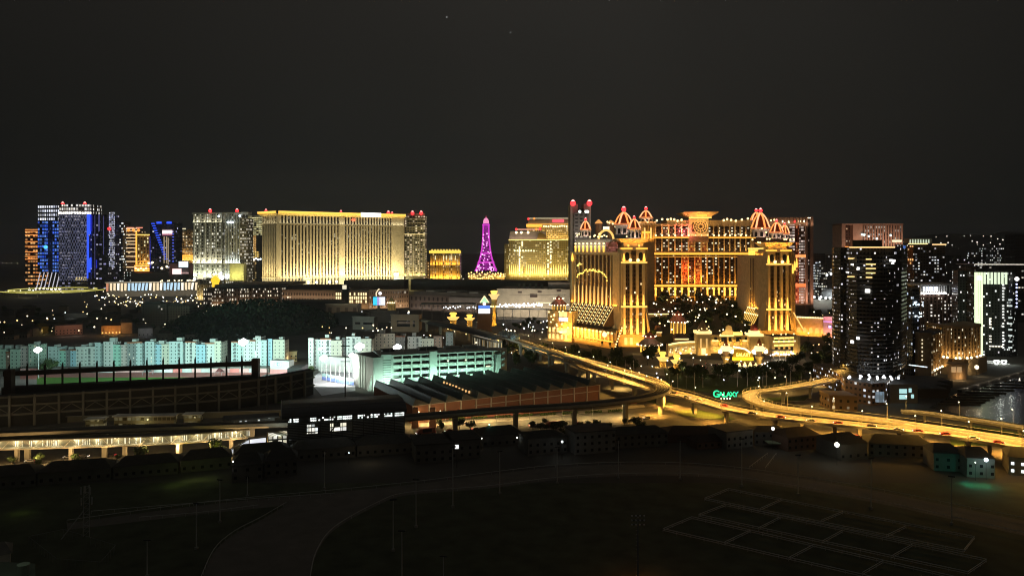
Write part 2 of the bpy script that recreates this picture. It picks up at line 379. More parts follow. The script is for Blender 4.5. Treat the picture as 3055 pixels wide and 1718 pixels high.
r=tower('glass_tower','dark tower with a few white windows beside the blue strip tower',[(332,1960),(366,1960)],40,0,Z(664,1960),wd,'hotel tower')
def banded():
 D=1980
 r=thing('hotel_tower','hotel with bright cream bands, red lit roof and orange canopy','hotel tower',(X(385,D),D+20,0))
 wb=WM('w_band',(.10,.05,.025),(.018,.012,.01),8,9,.7,.35,.35,(1,.6,.25),(1,.8,.45),1.0,.1)
 MB().prism(front([(362,D),(409,D)],45),Z(812,D),Z(686,D),0,1).build('tower_body',[wb,ROOFD],r)
 f=Fc((362,D-1),(409,D-1));mb=MB();f.box(mb,0,f.L,0,1.2,0,1.9)
 rep('light_band',mb,E('cream_band',(1,.72,.38),1.35),r,[(0,0,Z(v,D))for v in(683,690,701,711,721,730,741,752,766,781,798)])
 m=MB();f.box(m,f.L-3,f.L,0,2,Z(812,D),Z(690,D));m.build('light_strip',[E_GOLD],r)
 wg=WM('w_goldwing',(.40,.27,.10),(.05,.03,.015),7,9,.45,.55,.55,(1,.75,.3),(1,.9,.5),1.2,.15)
 MB().prism(front([(409.3,D-4),(447,D+6)],40),Z(800,D),Z(699,D),0,1).build('gold_wing',[wg,ROOFD],r)
 g=Fc((409.3,D-6),(447,D+4));m=MB();g.box(m,0,g.L,0,3,Z(702,D),Z(699,D));m.build('cornice',[E_YEL],r)
 for u in(385,400,415):m=MB();m.ball((X(u,D),D-3,Z(687,D)),4,0,8,5);m.build('orange_lamp',[E_ORANGE],r)
 for a,b in((378,404),(405,430)):m=MB();m.box(X(a,D),X(b-6,D),D,D+4,Z(681,D),Z(678,D));m.build('roof_strip',[E('red_strip',(1,.35,.22),1.3)],r)
 g.strip(9,Z(800,D),-.5,1,26000,(1,.62,.2))
 D2=1930;q=Fc((402,D2),(446,D2));m=MB()
 q.solid(m,0,q.L,22,Z(815,D2),Z(790,D2));c=m.build('canopy',[M('orange_wall',(.5,.2,.06))],r)
 mb=MB();q.box(mb,0,q.L,.2,2,0,3.2);rep('light_band',mb,E('orange_hot',(1,.50,.10),2),c,[(0,0,Z(v,D2))for v in(795,803,809)])
 mb=MB();mb.ball(q.p(4,3,Z(800,D2)),2.6,0,7,5);rep('lamp',mb,E('hot_lamp',(1,.75,.35),3),c,[(6.5*i,0,-4*(i%2))for i in range(5)])
banded()
def diagonal():
 D=1900
 r=thing('glass_tower','dark glass tower with a blue diagonal of light and a pink screen','hotel tower',(X(484,D),D+20,0))
 wa=WM('w_diag',(.02,.02,.035),(.01,.01,.018),7,8,.6,.4,.12,(.9,.9,1),(.5,.5,1),1.2,.2)
 MB().prism(front([(447,D),(478,D-10),(521,D-2)],45),Z(812,D),Z(664,D),0,1).build('tower_body',[wa,ROOFD],r)
 f=Fc((447,D-12),(521,D-12));mb=MB();f.box(mb,0,8,0,1.2,0,2.4)
 rep('blue_bar',mb,E('blue_bar',(.03,.10,1),1.3),r,[(4+i*2.15,0,Z(669+i*7,D))for i in range(16)])
 for i in range(8):m=MB();f.box(m,0,3-.2*i,0,1,Z(800-i*12,D),Z(790-i*12,D));m.build('blue_strip',[E('blue_edge%d'%i,(.02,.03,.5),.7)],r)
 for a,b in((468,482),(498,512)):m=MB();f.box(m,f.s_(a),f.s_(b),0,2,Z(668,D),Z(662,D));m.build('blue_lamp',[E_BLUE],r)
 m=MB();f.box(m,f.s_(485),f.s_(514),0,2,Z(698,D),Z(687,D));m.build('screen',[E('pink_screen',(1,.74,.74),1.6)],r)
 m=MB();f.box(m,f.s_(485),f.s_(514),0,1.8,Z(703,D),Z(698,D));m.build('screen_base',[E('pink_dim',(.6,.2,.3),.7)],r)
 mb=MB();mb.tube(f.p(f.s_(490),1,Z(785,D)),f.p(f.s_(490),1,Z(706,D)),1.3,5)
 rep('light_tube',mb,E('warm_tube',(.65,.5,.3),.6),r,[(0,0,0),(6,0,0),(10,0,-3)])
 mb=MB();f.box(mb,f.s_(514),f.s_(519),0,1,0,2.5);rep('blue_dot',mb,E('blue_dot',(.1,.15,.9),.9),r,[(0,0,Z(v,D))for v in range(700,790,9)])
 for u,v in((452,785),(462,783),(490,800),(505,795)):
  m=MB();m.ball((X(u,D),D-13,Z(v,D)),3,0,7,5);m.build('lamp',[E_WARM],r)
diagonal()
def gold_ornate():
 D=2050
 r=thing('hotel_building','gold ornamented hotel block between the diagonal tower and the white hotel','hotel',(X(548,D),D+20,0))
 w=WM('w_gold_orn',(.34,.24,.11),(.05,.035,.02),8,8,.5,.5,.45,(1,.72,.35),(1,.88,.6),1.1,.12)
 MB().prism(front([(516,D),(580,D)],50),0,Z(690,D),0,1).build('hotel_body',[w,ROOFD],r)
 f=Fc((516,D-1),(580,D-1));m=MB();f.box(m,3,f.L*.55,-8,-6,Z(684,D),Z(681,D));m.build('roof_strip',[E_CREAM],r)
 for s in(.25,.75):m=MB();m.lathe((*f.p(f.L*s,-6,0)[:2],),[(9,Z(692,D)),(8,Z(688,D)),(5,Z(684,D)),(0,Z(682,D))],10);m.build('dome',[GOLDP],r)
 mb=MB();f.box(mb,0,f.L,0,2,0,3);rep('light_band',mb,E_GOLD,r,[(0,0,Z(v,D))for v in(764,770,776)])
 mb=MB();f.box(mb,0,f.L,0,1.5,0,1.4);rep('cornice',mb,CREAM,r,[(0,0,Z(v,D))for v in(716,742)])
 f.strip(16,Z(776,D),-.7,1,26000,(1,.66,.26));
gold_ornate()
def screens():
 D=1780
 for nm,lab,a,b,v0,v1,e,frm in(('screen','white tilted screen standing above the dark stage left of the white hotel',533,558,780,797,E('white_screen',(.8,.92,1),1.6),1),('pavilion','pink and white lit pavilion at the foot of the diagonal tower',514,538,802,818,E('pink_white',(1,.72,.70),1.7),0)):
  r=thing(nm,lab,nm,(X((a+b)/2,D),D,0));f=Fc((a,D),(b,D))
  m=MB();f.box(m,0,f.L,-6,0,Z(v1,D),Z(v0,D));m.build('lit_face' if frm else 'lit_wall',[e],r)
  m=MB();f.box(m,-1,f.L+1,-9,-6.2,0,Z(v0-1,D));m.build('support',[DMETAL],r)
 r=thing('show_building','low dark pinkish building between the gold hotel and the white hotel','building',(X(545,1800),1800,0))
 MB().prism(front([(505,1800),(577,1800)],60),0,Z(776,1800)-8,0,1).build('body',[M('plum_wall',(.16,.09,.085)),ROOFD],r)
 area((X(545,1800),1785,Z(815,1800)),(0,.5,1),(1,0,0),50,3,9000,(1,.6,.55))
screens()
def white_hotel():
 D=1720
 r=thing('hotel_building','pale stone hotel with fluted pilasters, lit white-green, left of the long gold hotel','hotel',(X(660,D),D+20,0))
 z0=Z(826,D);w=WM('w_white',(.44,.42,.33),(.03,.03,.03),6.6,7.2,.62,.5,.50,(1,.93,.68),(1,1,.85),1.4,.12)
 ws=WM('w_white_side',(.42,.40,.33),(.03,.03,.035),4.2,7.2,.55,.6,.25,(.8,.88,.9),(1,.95,.8),.9,.12)
 MB().prism(front([(578,D+20),(664,D)],40),0,Z(634,D),0,1).build('main_wing',[w,ROOFD],r)
 MB().prism(front([(664,D),(672,D-8),(700,D-4),(716,D)],45),0,Z(634,D),0,1).build('corner_wing',[ws,ROOFD],r)
 MB().prism(front([(716,D),(738,D+14)],40),0,Z(650,D),0,1).build('side_wing',[WM('w_white_r',(.30,.27,.2),(.03,.03,.03),5,7,.6,.5,.45,(1,.85,.6),(1,.95,.8),1.0,.1),ROOFD],r)
 f=Fc((578,D+18.5),(664,D-1.5));g=Fc((672,D-10),(716,D-2));pm=M('pale_pilaster',(.56,.55,.46))
 mb=MB();f.box(mb,0,3.4,0,2.4,Z(826,D),Z(636,D));n=5;rep('pilaster',mb,pm,r,[(f.d.x*(f.L-3.4)*i/n,f.d.y*(f.L-3.4)*i/n,0)for i in range(n+1)])
 mb=MB();g.box(mb,0,2.6,0,2.4,Z(830,D),Z(640,D));n=5;rep('pilaster',mb,pm,r,[(g.d.x*(g.L-2.6)*i/n,g.d.y*(g.L-2.6)*i/n,0)for i in range(n+1)])
 for v,hh in((634,3.5),(662,1.8),(784,2.2)):
  m=MB();f.box(m,-2,f.L+1,.2,3.8,Z(v,D)-hh,Z(v,D));g.box(m,-5,g.L+2,.2,3.8,Z(v,D)-hh,Z(v,D));m.build('cornice',[pm],r)
 m=MB();m.box(X(722,D),X(742,D),D-6,D+20,Z(640,D),Z(633,D));m.build('roof_sign_box',[WHITE],r)
 for u in(627,707):beacon(r,(X(u,D),D,Z(629,D)),4)
 for u,v in((660,646),(687,664),(694,664),(701,664),(722,645)):
  m=MB();m.ball((X(u,D),D-14,Z(v,D)),2.6,0,7,5);m.build('floodlight',[E_COOL],r)
 m=MB();m.box(X(696,D),X(737,D),D-22,D-5,Z(828,D)-6,Z(786,D));m.build('annex',[M('annex_wall',(.55,.55,.30))],r)
 area((X(716,D),D-40,Z(826,D)),(0,.9,.7),(1,0,0),34,3,12000,(1,.92,.35))
 f.strip(7,Z(826,D),-.45,1,40000,(.93,1,.78));g.strip(7,Z(830,D),-.45,1,26000,(.85,.97,1));f.strip(7,Z(784,D),-.45,1,26000,(1,.95,.72));f.strip(5,Z(662,D),-.45,1,5000,(1,.95,.72));g.strip(6,Z(784,D),-.45,1,9000,(.85,.97,1))
 D=1640
 for nm,lab,a,b,v0,v1,e in(('billboard','square cream billboard at the foot of the pale stone hotel',591,606,817,832,E('cream_sign',(1,.82,.5),1.5)),('billboard','square orange billboard beside the yellow lit kiosk',634,648,820,834,E('orange_sign',(1,.68,.25),1.6))):
  r=thing(nm,lab,'billboard',(X((a+b)/2,D),D,0));f=Fc((a,D),(b,D));m=MB();f.box(m,0,f.L,-1.5,0,Z(v1,D),Z(v0,D));m.build('panel',[e],r)
  m=MB();f.box(m,f.L*.3,f.L*.7,-1.2,-.3,0,Z(v1,D));m.build('post',[DMETAL],r)
 m=MB();c=(X(646,D),D-6);m.lathe(c,[(8,Z(842,D)),(9.5,Z(834,D)),(8,Z(831,D)),(5,Z(826,D)),(0,Z(822,D))],12);m.lathe(c,[(7,0),(7,Z(842,D))],12)
 m.single('kiosk',[E('amber_kiosk',(1,.55,.03),1.5)],'round amber lit kiosk under the pale stone hotel','kiosk')
 for u,v,h in((662,828,12),(659,815,7),(581,832,8),(585,822,4)):
  m=MB();m.lathe((X(u,D),D),[(.8,0),(.8,Z(v,D)-h/2)],6);m.ball((X(u,D),D,Z(v,D)),h*.45,1,8,6)
  m.single('globe_lamp',[DMETAL,E('globe%d'%u,(.95,.95,1),2.4)],{662:'largest white globe lamp left of the amber kiosk row',659:'small white globe lamp high beside the largest globe',581:'white globe lamp left of the cream billboard',585:'smallest white globe lamp by the cream billboard'}[u],'lamp')
white_hotel()
def honeycomb():
 D=1950
 r=thing('hotel_tower','gold banded tower with a honeycomb lower half left of the long gold hotel','hotel tower',(X(758,D),D+20,0))
 w1=WM('w_hc_top',(.30,.24,.10),(.04,.03,.02),5.5,4.6,.92,.58,.92,(1,.86,.36),(1,.95,.55),1.0,.05)
 w2=WM('w_hc_low',(.28,.17,.06),(.02,.014,.01),6,6,.6,.5,.55,(1,.6,.2),(1,.75,.3),.9,.1)
 MB().prism(front([(739,D),(777,D)],40),Z(702,D),Z(645,D),0,1).build('upper_block',[w1,ROOFD],r)
 MB().prism(front([(739,D),(764,D)],36),0,Z(702.3,D),0,1).build('lower_block',[w2,ROOFD],r)
 MB().prism(front([(764.5,D+3),(790,D+3)],30),0,Z(702.5,D),0,1).build('dark_block',[GLASSD,ROOFD],r)
 f=Fc((739,D-1),(764,D-1));m=MB();n=4;st=f.L/n
 for j in range(7):
  for i in range(n):
   z=Z(750,D)+j*6;m.line([f.p(st*(i+.5)+math.cos(t)*st*.5,.8,z+math.sin(t)*3.2)for t in[math.pi*2*q/6 for q in range(7)]],.45,4)
 m.build('honeycomb',[E('hc_led',(1,.58,.18),.75)],r)
 m=MB();m.box(X(740,D),X(774,D),D-10,D-2,Z(769,D),Z(750,D));m.build('lit_base',[WM('w_hc_b',(.5,.3,.08),(.1,.05,.02),5,4,.7,.6,.9,(1,.55,.06),(1,.8,.3),1.7)],r)
 mb=MB();mb.ball((X(738,D),D-16,Z(773,D)),2.4,0,7,5);rep('lamp',mb,E_COOL,r,[(5.5*i,0,R.uniform(-2,2))for i in range(8)])
honeycomb()
def long_hotel():
 A,B,C,Dd=(786,1690),(833,1650),(1170,1800),(1204,1812)
 r=thing('hotel_building','very long gold lit hotel of many vertical piers with a white roof sign','hotel',(X(990,1725),1760,0))
 fa,fb,fd=Fc(A,B),Fc(B,C),Fc(C,Dd)
 zc,zb,ztop=152,38,181
 zt=172
 MB().prism([(p[0],p[1])for p in[(fa.A.x,fa.A.y),(fa.B.x,fa.B.y),(fb.B.x,fb.B.y),(fd.B.x,fd.B.y)]]+[(fd.B.x,fd.B.y+60),(fa.A.x,fa.A.y+70)],0,zt,0,1).build('hotel_body',[M('long_wall',(.40,.33,.23)),ROOFD],r)
 pm=M('pier_stone',(.52,.44,.30),.85,0,.12);wm=WM('w_long',(.03,.02,.014),(.012,.009,.008),30,3.2,1,.6,.09,(1,.85,.55),(1,.92,.7),.9,.1,rough=.4)
 wl=WM('w_long_up',(.03,.02,.02),(.012,.01,.01),30,4,1,.6,.05,(1,.85,.55),(1,.92,.7),.8,.1)
 def tiers(f,s0,s1,n,pf,tag_=''):
  st=(s1-s0)/n
  bays(r,f,s0,s1,n,zb,zc-1,st*pf,2.6,pm,wm);bays(r,f,s0,s1,n,zc+2.6,zt-1,st*pf*.85,2.2,pm,wl);bays(r,f,s0,s1,n,20,zb-2,st*pf,2.6,pm,wl)
 tiers(fa,1,fa.L-7,8,.55)
 sm=fb.s_(1012);sm2=fb.s_(1026)
 tiers(fb,2,sm,18,.52);tiers(fb,sm2,fb.L-1,17,.52)
 for f,a,b in((fb,sm-1,sm2+1),(fb,-7,1),(fd,0,fd.L)):
  m=MB();f.box(m,a,b,0,3.4,0,zt-1);m.build('pavilion',[pm],r)
 for f in(fa,fb,fd):
  m=MB();f.box(m,0 if f is not fa else-3,f.L,0,5.2,zc,zc+2.4);m.build('cornice',[pm],r)
  m=MB();f.box(m,0 if f is not fa else-3,f.L,0,4.6,zb-2,zb);m.build('base_cornice',[pm],r)
  m=MB();q=f;e0=-9 if f is fa else-5 if f is fb else 0;e1=q.L+(3 if f is fd else 2)
  m.face([q.p(e0,2,zt-1),q.p(e1,2,zt-1),q.p(e1,9,zt+5),q.p(e0,9,zt+5)]);m.face([q.p(e0,9,zt+5),q.p(e1,9,zt+5),q.p(e1,9,ztop),q.p(e0,9,ztop)]);m.face([q.p(e0,9,ztop),q.p(e1,9,ztop),q.p(e1,-30,ztop),q.p(e0,-30,ztop)])
  ec=m.build('roof_cornice',[M('roof_cornice_gold',(.62,.45,.15))],r)
  m=MB();q.box(m,e0+.5,e1-.5,9.2,10.2,ztop-2.2,ztop-.6);m.build('light_strip',[E_YEL],ec)
  m=MB();q.box(m,e0+.5,e1-.5,9.1,9.6,zt+4,zt+7);m.build('light_strip',[E_GOLD],ec)
  f.strip(16,zt+1,-.6,.9,60*f.L,(1,.68,.15),w=1.5)
 G1=(1,.83,.42)
 fa.strip(20,39.5,-.62,1,360*fa.L,G1);fd.strip(20,39.5,-.62,1,420*fd.L,G1)
 fb.strip(15,39.5,-.58,1,520*fb.L,G1);fb.strip(26,39.5,-.62,1,50000,G1,45,165);fb.strip(26,39.5,-.62,1,42000,G1,190,285)
 for f in(fa,fb,fd):
  f.strip(7,zc+2.7,-.5,1,60*f.L,(1,.93,.66),w=1);f.strip(12,20,-.6,1,130*f.L,(.93,1,.74))
 fd.strip(12,21,-.8,1,9000,(.85,1,.95))
 m=MB();fd.box(m,1,14,6,9,24,44);m.build('lit_porch',[M('porch_wall',(.6,.6,.5))],r)
 fb.strip(70,34,-.85,.6,260000,(1,.84,.46));fa.strip(60,34,-.85,.6,40000,(1,.84,.46))  # far washes added to brighten the upper floors, no fixtures there
 s0,s1=fb.s_(1071),fb.s_(1131);m=MB();fb.box(m,s0,s1,10.4,11.4,ztop-9,ztop+1);sg=m.build('sign',[E('sign_glow',(1,.97,.95),1.5)],r)
 c=fb.p((s0+s1)/2,11.5,ztop-7.6);ang=math.atan2(fb.d.y,fb.d.x)
 text('VENETIAN',10,.25,E('sign_letters',(1,1,1),6),sg,c,ang,'lettering',(s1-s0)*.93)
 m=MB();q=fb.p(fb.s_(1052),5,Z(656,1745))
 for t in(0,math.pi/3,2*math.pi/3):m.tube(q+Vector((math.cos(t)*6,0,math.sin(t)*4)),q-Vector((math.cos(t)*6,0,math.sin(t)*4)),1.2,5)
 m.build('red_emblem',[E('red_emblem',(1,.22,.10),1.2)],r)
 for u,D,rr in((796,1690,3),(1019,1730,2.6),(1160,1800,4.2),(1171,1805,2.4)):beacon(r,(X(u,D),D-6,ztop+2),rr)
 m=MB();fb.box(m,fb.s_(898),fb.s_(924),9,16,20,38);m.build('porch',[M('porch_pale',(.6,.6,.52))],r)
 for u in(888,912,936,975,996):m=MB();m.ball(fb.p(fb.s_(u),16,27),2.8,0,7,5);m.build('floodlight',[E_COOL],r)
 D=1840
 r=thing('hotel_tower','narrow cream hotel tower with balcony slabs at the long gold hotel right end','hotel tower',(X(1238,D),D+20,0))
 w=WM('w_bal',(.36,.31,.18),(.025,.022,.018),6.3,5.6,.55,.5,.48,(1,.86,.5),(1,.74,.5),1.25,.15)
 MB().prism(front([(1206,D-6),(1268,D)],40),0,Z(645,D),0,1).build('tower_body',[w,ROOFD],r)
 f=Fc((1204,D-7.5),(1268,D-1.5));mb=MB()
 for v,e in((653,2),(665,3),(677,5),(699,8)):
  m=MB();f.box(m,-1,f.L+e*.7,-2,3.5,Z(v,D)-.7,Z(v,D)+1);m.build('balcony',[CREAM],r)
 mb=MB();f.box(mb,0,f.L+1,0,1.6,0,.9);rep('slab',mb,CREAM,r,[(0,0,Z(v,D))for v in range(706,822,7)])
 mb=MB();f.box(mb,0,2,0,1.9,Z(822,D),Z(700,D));rep('pier',mb,CREAM,r,[(f.d.x*f.L*t,f.d.y*f.L*t,0)for t in(0,.27,.45,.72,.97)])
 for u,D2 in((1231,D),(1257,D)):beacon(r,(X(u,D2),D2-2,Z(636,D2)),4.4)
 m=MB();f.box(m,8,f.L,-20,-4,Z(645,D),Z(637,D));m.build('penthouse',[PINKST],r)
 f.strip(9,Z(822,D),-.4,1,17000,(1,.84,.42));f.strip(4,Z(700,D),-.4,1,2500,(1,.84,.42))
 mb=MB();mb.ball(f.p(3,5,Z(818,D)),2.6,0,7,5);rep('floodlight',mb,E_YEL,r,[(f.d.x*15*i,f.d.y*15*i,0)for i in range(4)])
 m=MB();f.box(m,6,f.L-4,2,30,0,Z(824,D));m.build('podium',[M('podium_pale',(.5,.46,.28))],r)
 D=2100
 r=thing('hotel_building','small square gold hotel with a glowing yellow roof line left of the pink tower','hotel',(X(1328,D),D+20,0))
 wg=WM('w_small',(.40,.26,.08),(.05,.03,.012),5.5,8,.5,.6,.35,(1,.75,.3),(1,.85,.5),1.0,.1)
 MB().prism(front([(1284,D),(1372,D)],60),0,Z(757,D),0,1).build('hotel_body',[wg,ROOFD],r)
 f=Fc((1284,D-1),(1372,D-1));mb=MB();f.box(mb,0,4,0,3,0,Z(762,D));rep('pier',mb,M('gold_pier',(.5,.34,.12)),r,[(f.L*t,0,0)for t in(0,.1,.2,.3,.36,.52,.58,.75,.81,.95)])
 m=MB();m.prism(front([(1281,D-4),(1375,D-4)],66),Z(757,D),Z(747,D),0,0,grow=-.02);rc=m.build('roof_band',[M('roof_gold',(.6,.45,.1))],r)
 m=MB();f.box(m,-3,f.L+3,4,5,Z(755,D),Z(748,D));m.build('light_strip',[E('yellow_crown',(1,.72,.10),1.5)],rc)
 mb=MB();mb.ball(f.p(4,-8,Z(746,D)),2.6,0,7,5);rep('finial',mb,E_YEL,rc,[(8*i,0,0)for i in range(10)])
 mb=MB();mb.lathe(f.p(4,3.5,0)[:2],[(1.4,Z(775,D)),(.6,Z(762,D))],6);rep('sconce',mb,E_CREAM,r,[(f.L*t,0,0)for t in(.12,.4,.5,.62,.68,.8)])
 f.strip(8,Z(832,D),-.4,1,60000,(1,.62,.14));f.strip(8,Z(790,D),-.4,1,26000,(1,.62,.14))
 m=MB();g=Fc((1268,D+8),(1285,D+8));g.solid(m,0,g.L,40,0,Z(780,D));m.build('side_wing',[WM('w_small2',(.3,.18,.06),(.04,.02,.01),6,8,.5,.5,.8,(1,.6,.2),(1,.7,.3),1.0)],r)
long_hotel()
def pink_tower():
 D=2500;cx=X(1450,D);z0=Z(808,D);z1=Z(668,D);hh=z1-z0
 r=thing('lattice_tower','tall tapering iron lattice tower glowing magenta, red light on its tip','tower',(cx,D,0))
 mg=E('magenta_led',(.80,.06,.72),.95);mg2=E('magenta_dark',(.52,.03,.50),.6);mp=E('pink_bulb',(1,.42,.9),2.2)
 def hw(t):return 8.5+(31-8.5)*(max(0,1-t))**3.2+3*(1-t)
 lv=[0,.08,.17,.26,.36,.46,.56,.66,.76,.86,.94,1]
 for sx,sy in((-1,-1),(1,-1),(1,1),(-1,1)):
  m=MB();m.line([(cx+sx*hw(t),D+sy*hw(t),z0+hh*t)for t in lv],2.3,5);m.build('leg',[mg],r)
 m=MB()
 for a,b in zip(lv,lv[1:]):
  for(ax,ay),(bx,by)in(((-1,-1),(1,-1)),((1,-1),(1,1)),((1,1),(-1,1)),((-1,1),(-1,-1))):
   pa,pb=(cx+ax*hw(a),D+ay*hw(a),z0+hh*a),(cx+bx*hw(b),D+by*hw(b),z0+hh*b);pc,pd=(cx+bx*hw(a),D+by*hw(a),z0+hh*a),(cx+ax*hw(b),D+ay*hw(b),z0+hh*b)
   m.tube(pa,pb,1.1,4);m.tube(pc,pd,1.1,4);m.tube(pd,pb,1.1,4)
   m.tube(((pa[0]+pc[0])/2,(pa[1]+pc[1])/2,pa[2]),((pb[0]+pd[0])/2,(pb[1]+pd[1])/2,pb[2]),.9,4)
 m.build('lattice',[mg2],r)
 for t,e in((.17,3),(.36,2.5),(.965,3.5)):
  m=MB();q=hw(t)+e;m.box(cx-q,cx+q,D-q,D+q,z0+hh*t,z0+hh*t+4);m.build('platform',[mg],r)
 m=MB();m.lathe((cx,D),[(9,z1+1),(9.5,z1+7),(7,z1+15),(4,z1+18),(0,z1+20)],10);m.build('cupola',[E('cupola_pink',(1,.34,.62),1.2)],r)
 m=MB();m.tube((cx,D,z1+18),(cx,D,z1+27),1.2,5,0,.4);m.build('mast',[E('mast_red',(1,.1,.25),1.2)],r)
 mb=MB();mb.ball((cx,D,0),2.0,0,6,4)
 rep('bulb',mb,mp,r,[((-1 if R.random()<.5 else 1)*R.uniform(.2,1)*hw(t),-hw(t)-2,z0+hh*t)for t in[R.random()**1.6*.8 for _ in range(60)]])
 D=2440;r=thing('terrace_building','low curved terrace strung with golden bulbs under the magenta tower','terrace',(X(1450,D),D,0))
 f=Fc((1396,D),(1590,D+40));m=MB();f.solid(m,0,f.L,60,0,Z(818,D));m.build('terrace_wall',[WARM],r)
 g=Fc((1398,D-25),(1480,D-30));m=MB();g.solid(m,0,g.L,22,0,Z(828,D));m.build('lower_terrace',[WARM],r)
 for ff,v,n in((f,815,24),(f,824,22),(g,826,12),(g,834,11)):
  mb=MB();mb.ball(ff.p(2,2.5,Z(v,D)),2.7,0,6,4);rep('bulb',mb,E('gold_bulb%d%d'%(v,n),(1,.70,.24),2.0),r,[(ff.d.x*(ff.L-4)*i/n,ff.d.y*(ff.L-4)*i/n,R.uniform(-4,4))for i in range(n)])
 m=MB();f.box(m,f.L*.42,f.L,3,5,Z(829,D),Z(826,D));m.build('light_strip',[E_YEL],r)
 f.strip(20,4,-.7,.6,60000,(1,.62,.16));g.strip(16,4,-.7,.6,20000,(1,.62,.16))
pink_tower()
def mansard():
 D=1750
 r=thing('hotel_building','stepped gold hotel with mansard roofs and a red sign right of the magenta tower','hotel',(X(1610,D),D+20,0))
 w=WM('w_mans',(.38,.30,.13),(.05,.04,.02),4.6,5.0,.5,.55,.22,(1,.82,.36),(1,.92,.62),1.15,.2)
 zc,zb=Z(717,D),Z(822,D)
 MB().prism(front([(1505,D+6),(1518,D)],50),0,Z(728,D),0,1).build('end_pavilion',[w,ROOFD],r)
 MB().prism(front([(1518,D),(1632,D-10)],50),0,zc,0,1).build('main_wing',[w,ROOFD],r)
 MB().prism(front([(1632,D-8),(1712,D-2)],50),0,zc,0,1).build('main_wing',[w,ROOFD],r)
 m=MB();m.prism(front([(1518,D),(1632,D-10)],46),zc+1.5,Z(690,D),0,1,grow=-.07);m.build('mansard_roof',[M('mansard_zinc',(.40,.34,.32),.6),ROOFD],r)
 MB().prism(front([(1572,D+62),(1712,D+62)],40),0,Z(668,D),0,1).build('rear_block',[w,ROOFD],r)
 m=MB();m.prism(front([(1574,D+61),(1712,D+61)],38),Z(668,D),Z(649,D),0,1,grow=-.05);m.build('rear_roof',[M('roof_zinc_b',(.34,.29,.27),.6),ROOFD],r)
 f1=Fc((1518,D-1),(1632,D-11));f2=Fc((1632,D-9),(1712,D-3));f3=Fc((1570,D+58),(1712,D+58))
 for f in(f1,f2):
  m=MB();f.box(m,0,f.L,0,3.2,zc-.6,zc+1.4);c=m.build('cornice',[CREAM],r)
  m=MB();f.box(m,0,f.L,3.3,4.2,zc,zc+1.8);m.build('light_strip',[E('mans_strip',(1,.74,.22),1.5)],c)
 m=MB();f3.box(m,0,f3.L*.33,0,2,Z(675,D),Z(666,D));m.build('light_band',[E_GOLD],r)
 m=MB();f3.box(m,0,f3.L,0,1.2,Z(667.5,D),Z(666,D));m.build('light_strip',[E_GOLD],r)
 m=MB();f3.box(m,f3.L*.55,f3.L*.79,1.4,3,Z(661,D),Z(652,D));m.build('sign',[E('red_sign',(1,.10,.14),1.5)],r)
 m=MB();f3.box(m,f3.L*.03,f3.L,-4,-3,Z(649,D),Z(647.5,D));m.build('roof_strip',[E_CREAM],r)
 mb=MB();mb.ball(f3.p(f3.L*.37,2,Z(673,D)),2.1,0,6,4);rep('bulb',mb,E('mans_bulb',(1,.86,.45),2.4),r,[(f3.L*.62*i/13,0,R.uniform(-1,1))for i in range(14)])
 mb=MB();mb.lathe(f1.p(2,3,0)[:2],[(1.7,zb+4),(.9,zb+17),(.2,zb+26)],6);rep('uplight',mb,E('mans_up',(1,.80,.24),1.5),r,[(f1.d.x*(f1.L-6)*i/17,f1.d.y*(f1.L-6)*i/17,0)for i in range(18)if i!=7])
 mb=MB();mb.lathe(f2.p(9,3,0)[:2],[(1.7,zb+4),(.9,zb+17),(.2,zb+26)],6);rep('uplight',mb,E('mans_up2',(1,.80,.24),1.5),r,[(f2.d.x*(f2.L-12)*i/9,f2.d.y*(f2.L-12)*i/9,0)for i in range(10)])
 mb=MB();mb.ball(f1.p(f1.L*.16,3,Z(748,D)),2.2,0,6,4);rep('bulb',mb,E('mans_bulb3',(1,.95,.5),2.0),r,[(f1.d.x*f1.L*.72*i/10,0,0)for i in range(11)])
 for(f,s)in((f1,f1.L*.32),(f2,5)):
  mb=MB();mb.ball(f.p(s,3,0),2.0,0,6,4);rep('bulb',mb,E('mans_bulb2_%d'%s,(1,.88,.52),1.9),r,[(R.choice((-3,3)),0,Z(v,D))for v in range(722,822,5)])
 for u,v,e in((1540,684,E_RED),(1600,684,E_ORANGE),(1611,683,E_RED),(1578,650,E_RED),(1596,649,E_ORANGE)):m=MB();m.ball((X(u,D),D+(0 if v>660 else 62),Z(v,D)),2.8,0,7,5);m.build('roof_lamp',[e],r)
 for u in(1540,1555,1575):m=MB();m.ball((X(u,D),D-12,Z(694,D)),3,0,7,5);m.build('roof_lamp',[E_WARM],r)
 m=MB();c=f1.p(f1.L*.86,-6,0);m.prism([(c.x-12,c.y-8),(c.x+12,c.y-8),(c.x+12,c.y+10),(c.x-12,c.y+10)],zc+2,Z(690,D),0,0,grow=-.6);m.build('gable',[GOLDP],r)
 m=MB();m.box(X(1538,D),X(1615,D),D+2,D+4,Z(686,D),Z(683,D));m.build('roof_rail',[E('pink_rail',(1,.45,.30),1.0)],r)
 f1.strip(12,zb,-.42,1,52000,(1,.74,.22));f1.strip(50,zb,-.85,.6,80000,(1,.74,.22),0,150);f2.strip(12,zb,-.42,1,34000,(1,.78,.26));f1.strip(5,zc+2,-.6,1,4500,(1,.7,.5));f3.strip(8,Z(715,D),-.5,1,45000,(1,.66,.24))  # the farthest front strip is a wash added for the upper floors
 D=1500;r=thing('slab_tower','dark tower between two pale vertical slabs, each slab topped by a red beacon','tower',(X(1733,D),D,0))
 for a,b in((1702,1724),(1742,1763)):
  m=MB();m.prism(front([(a,D),(b,D)],60),0,Z(609,D));m.build('slab',[M('slab_conc%d'%a,(.30,.27,.24))],r)
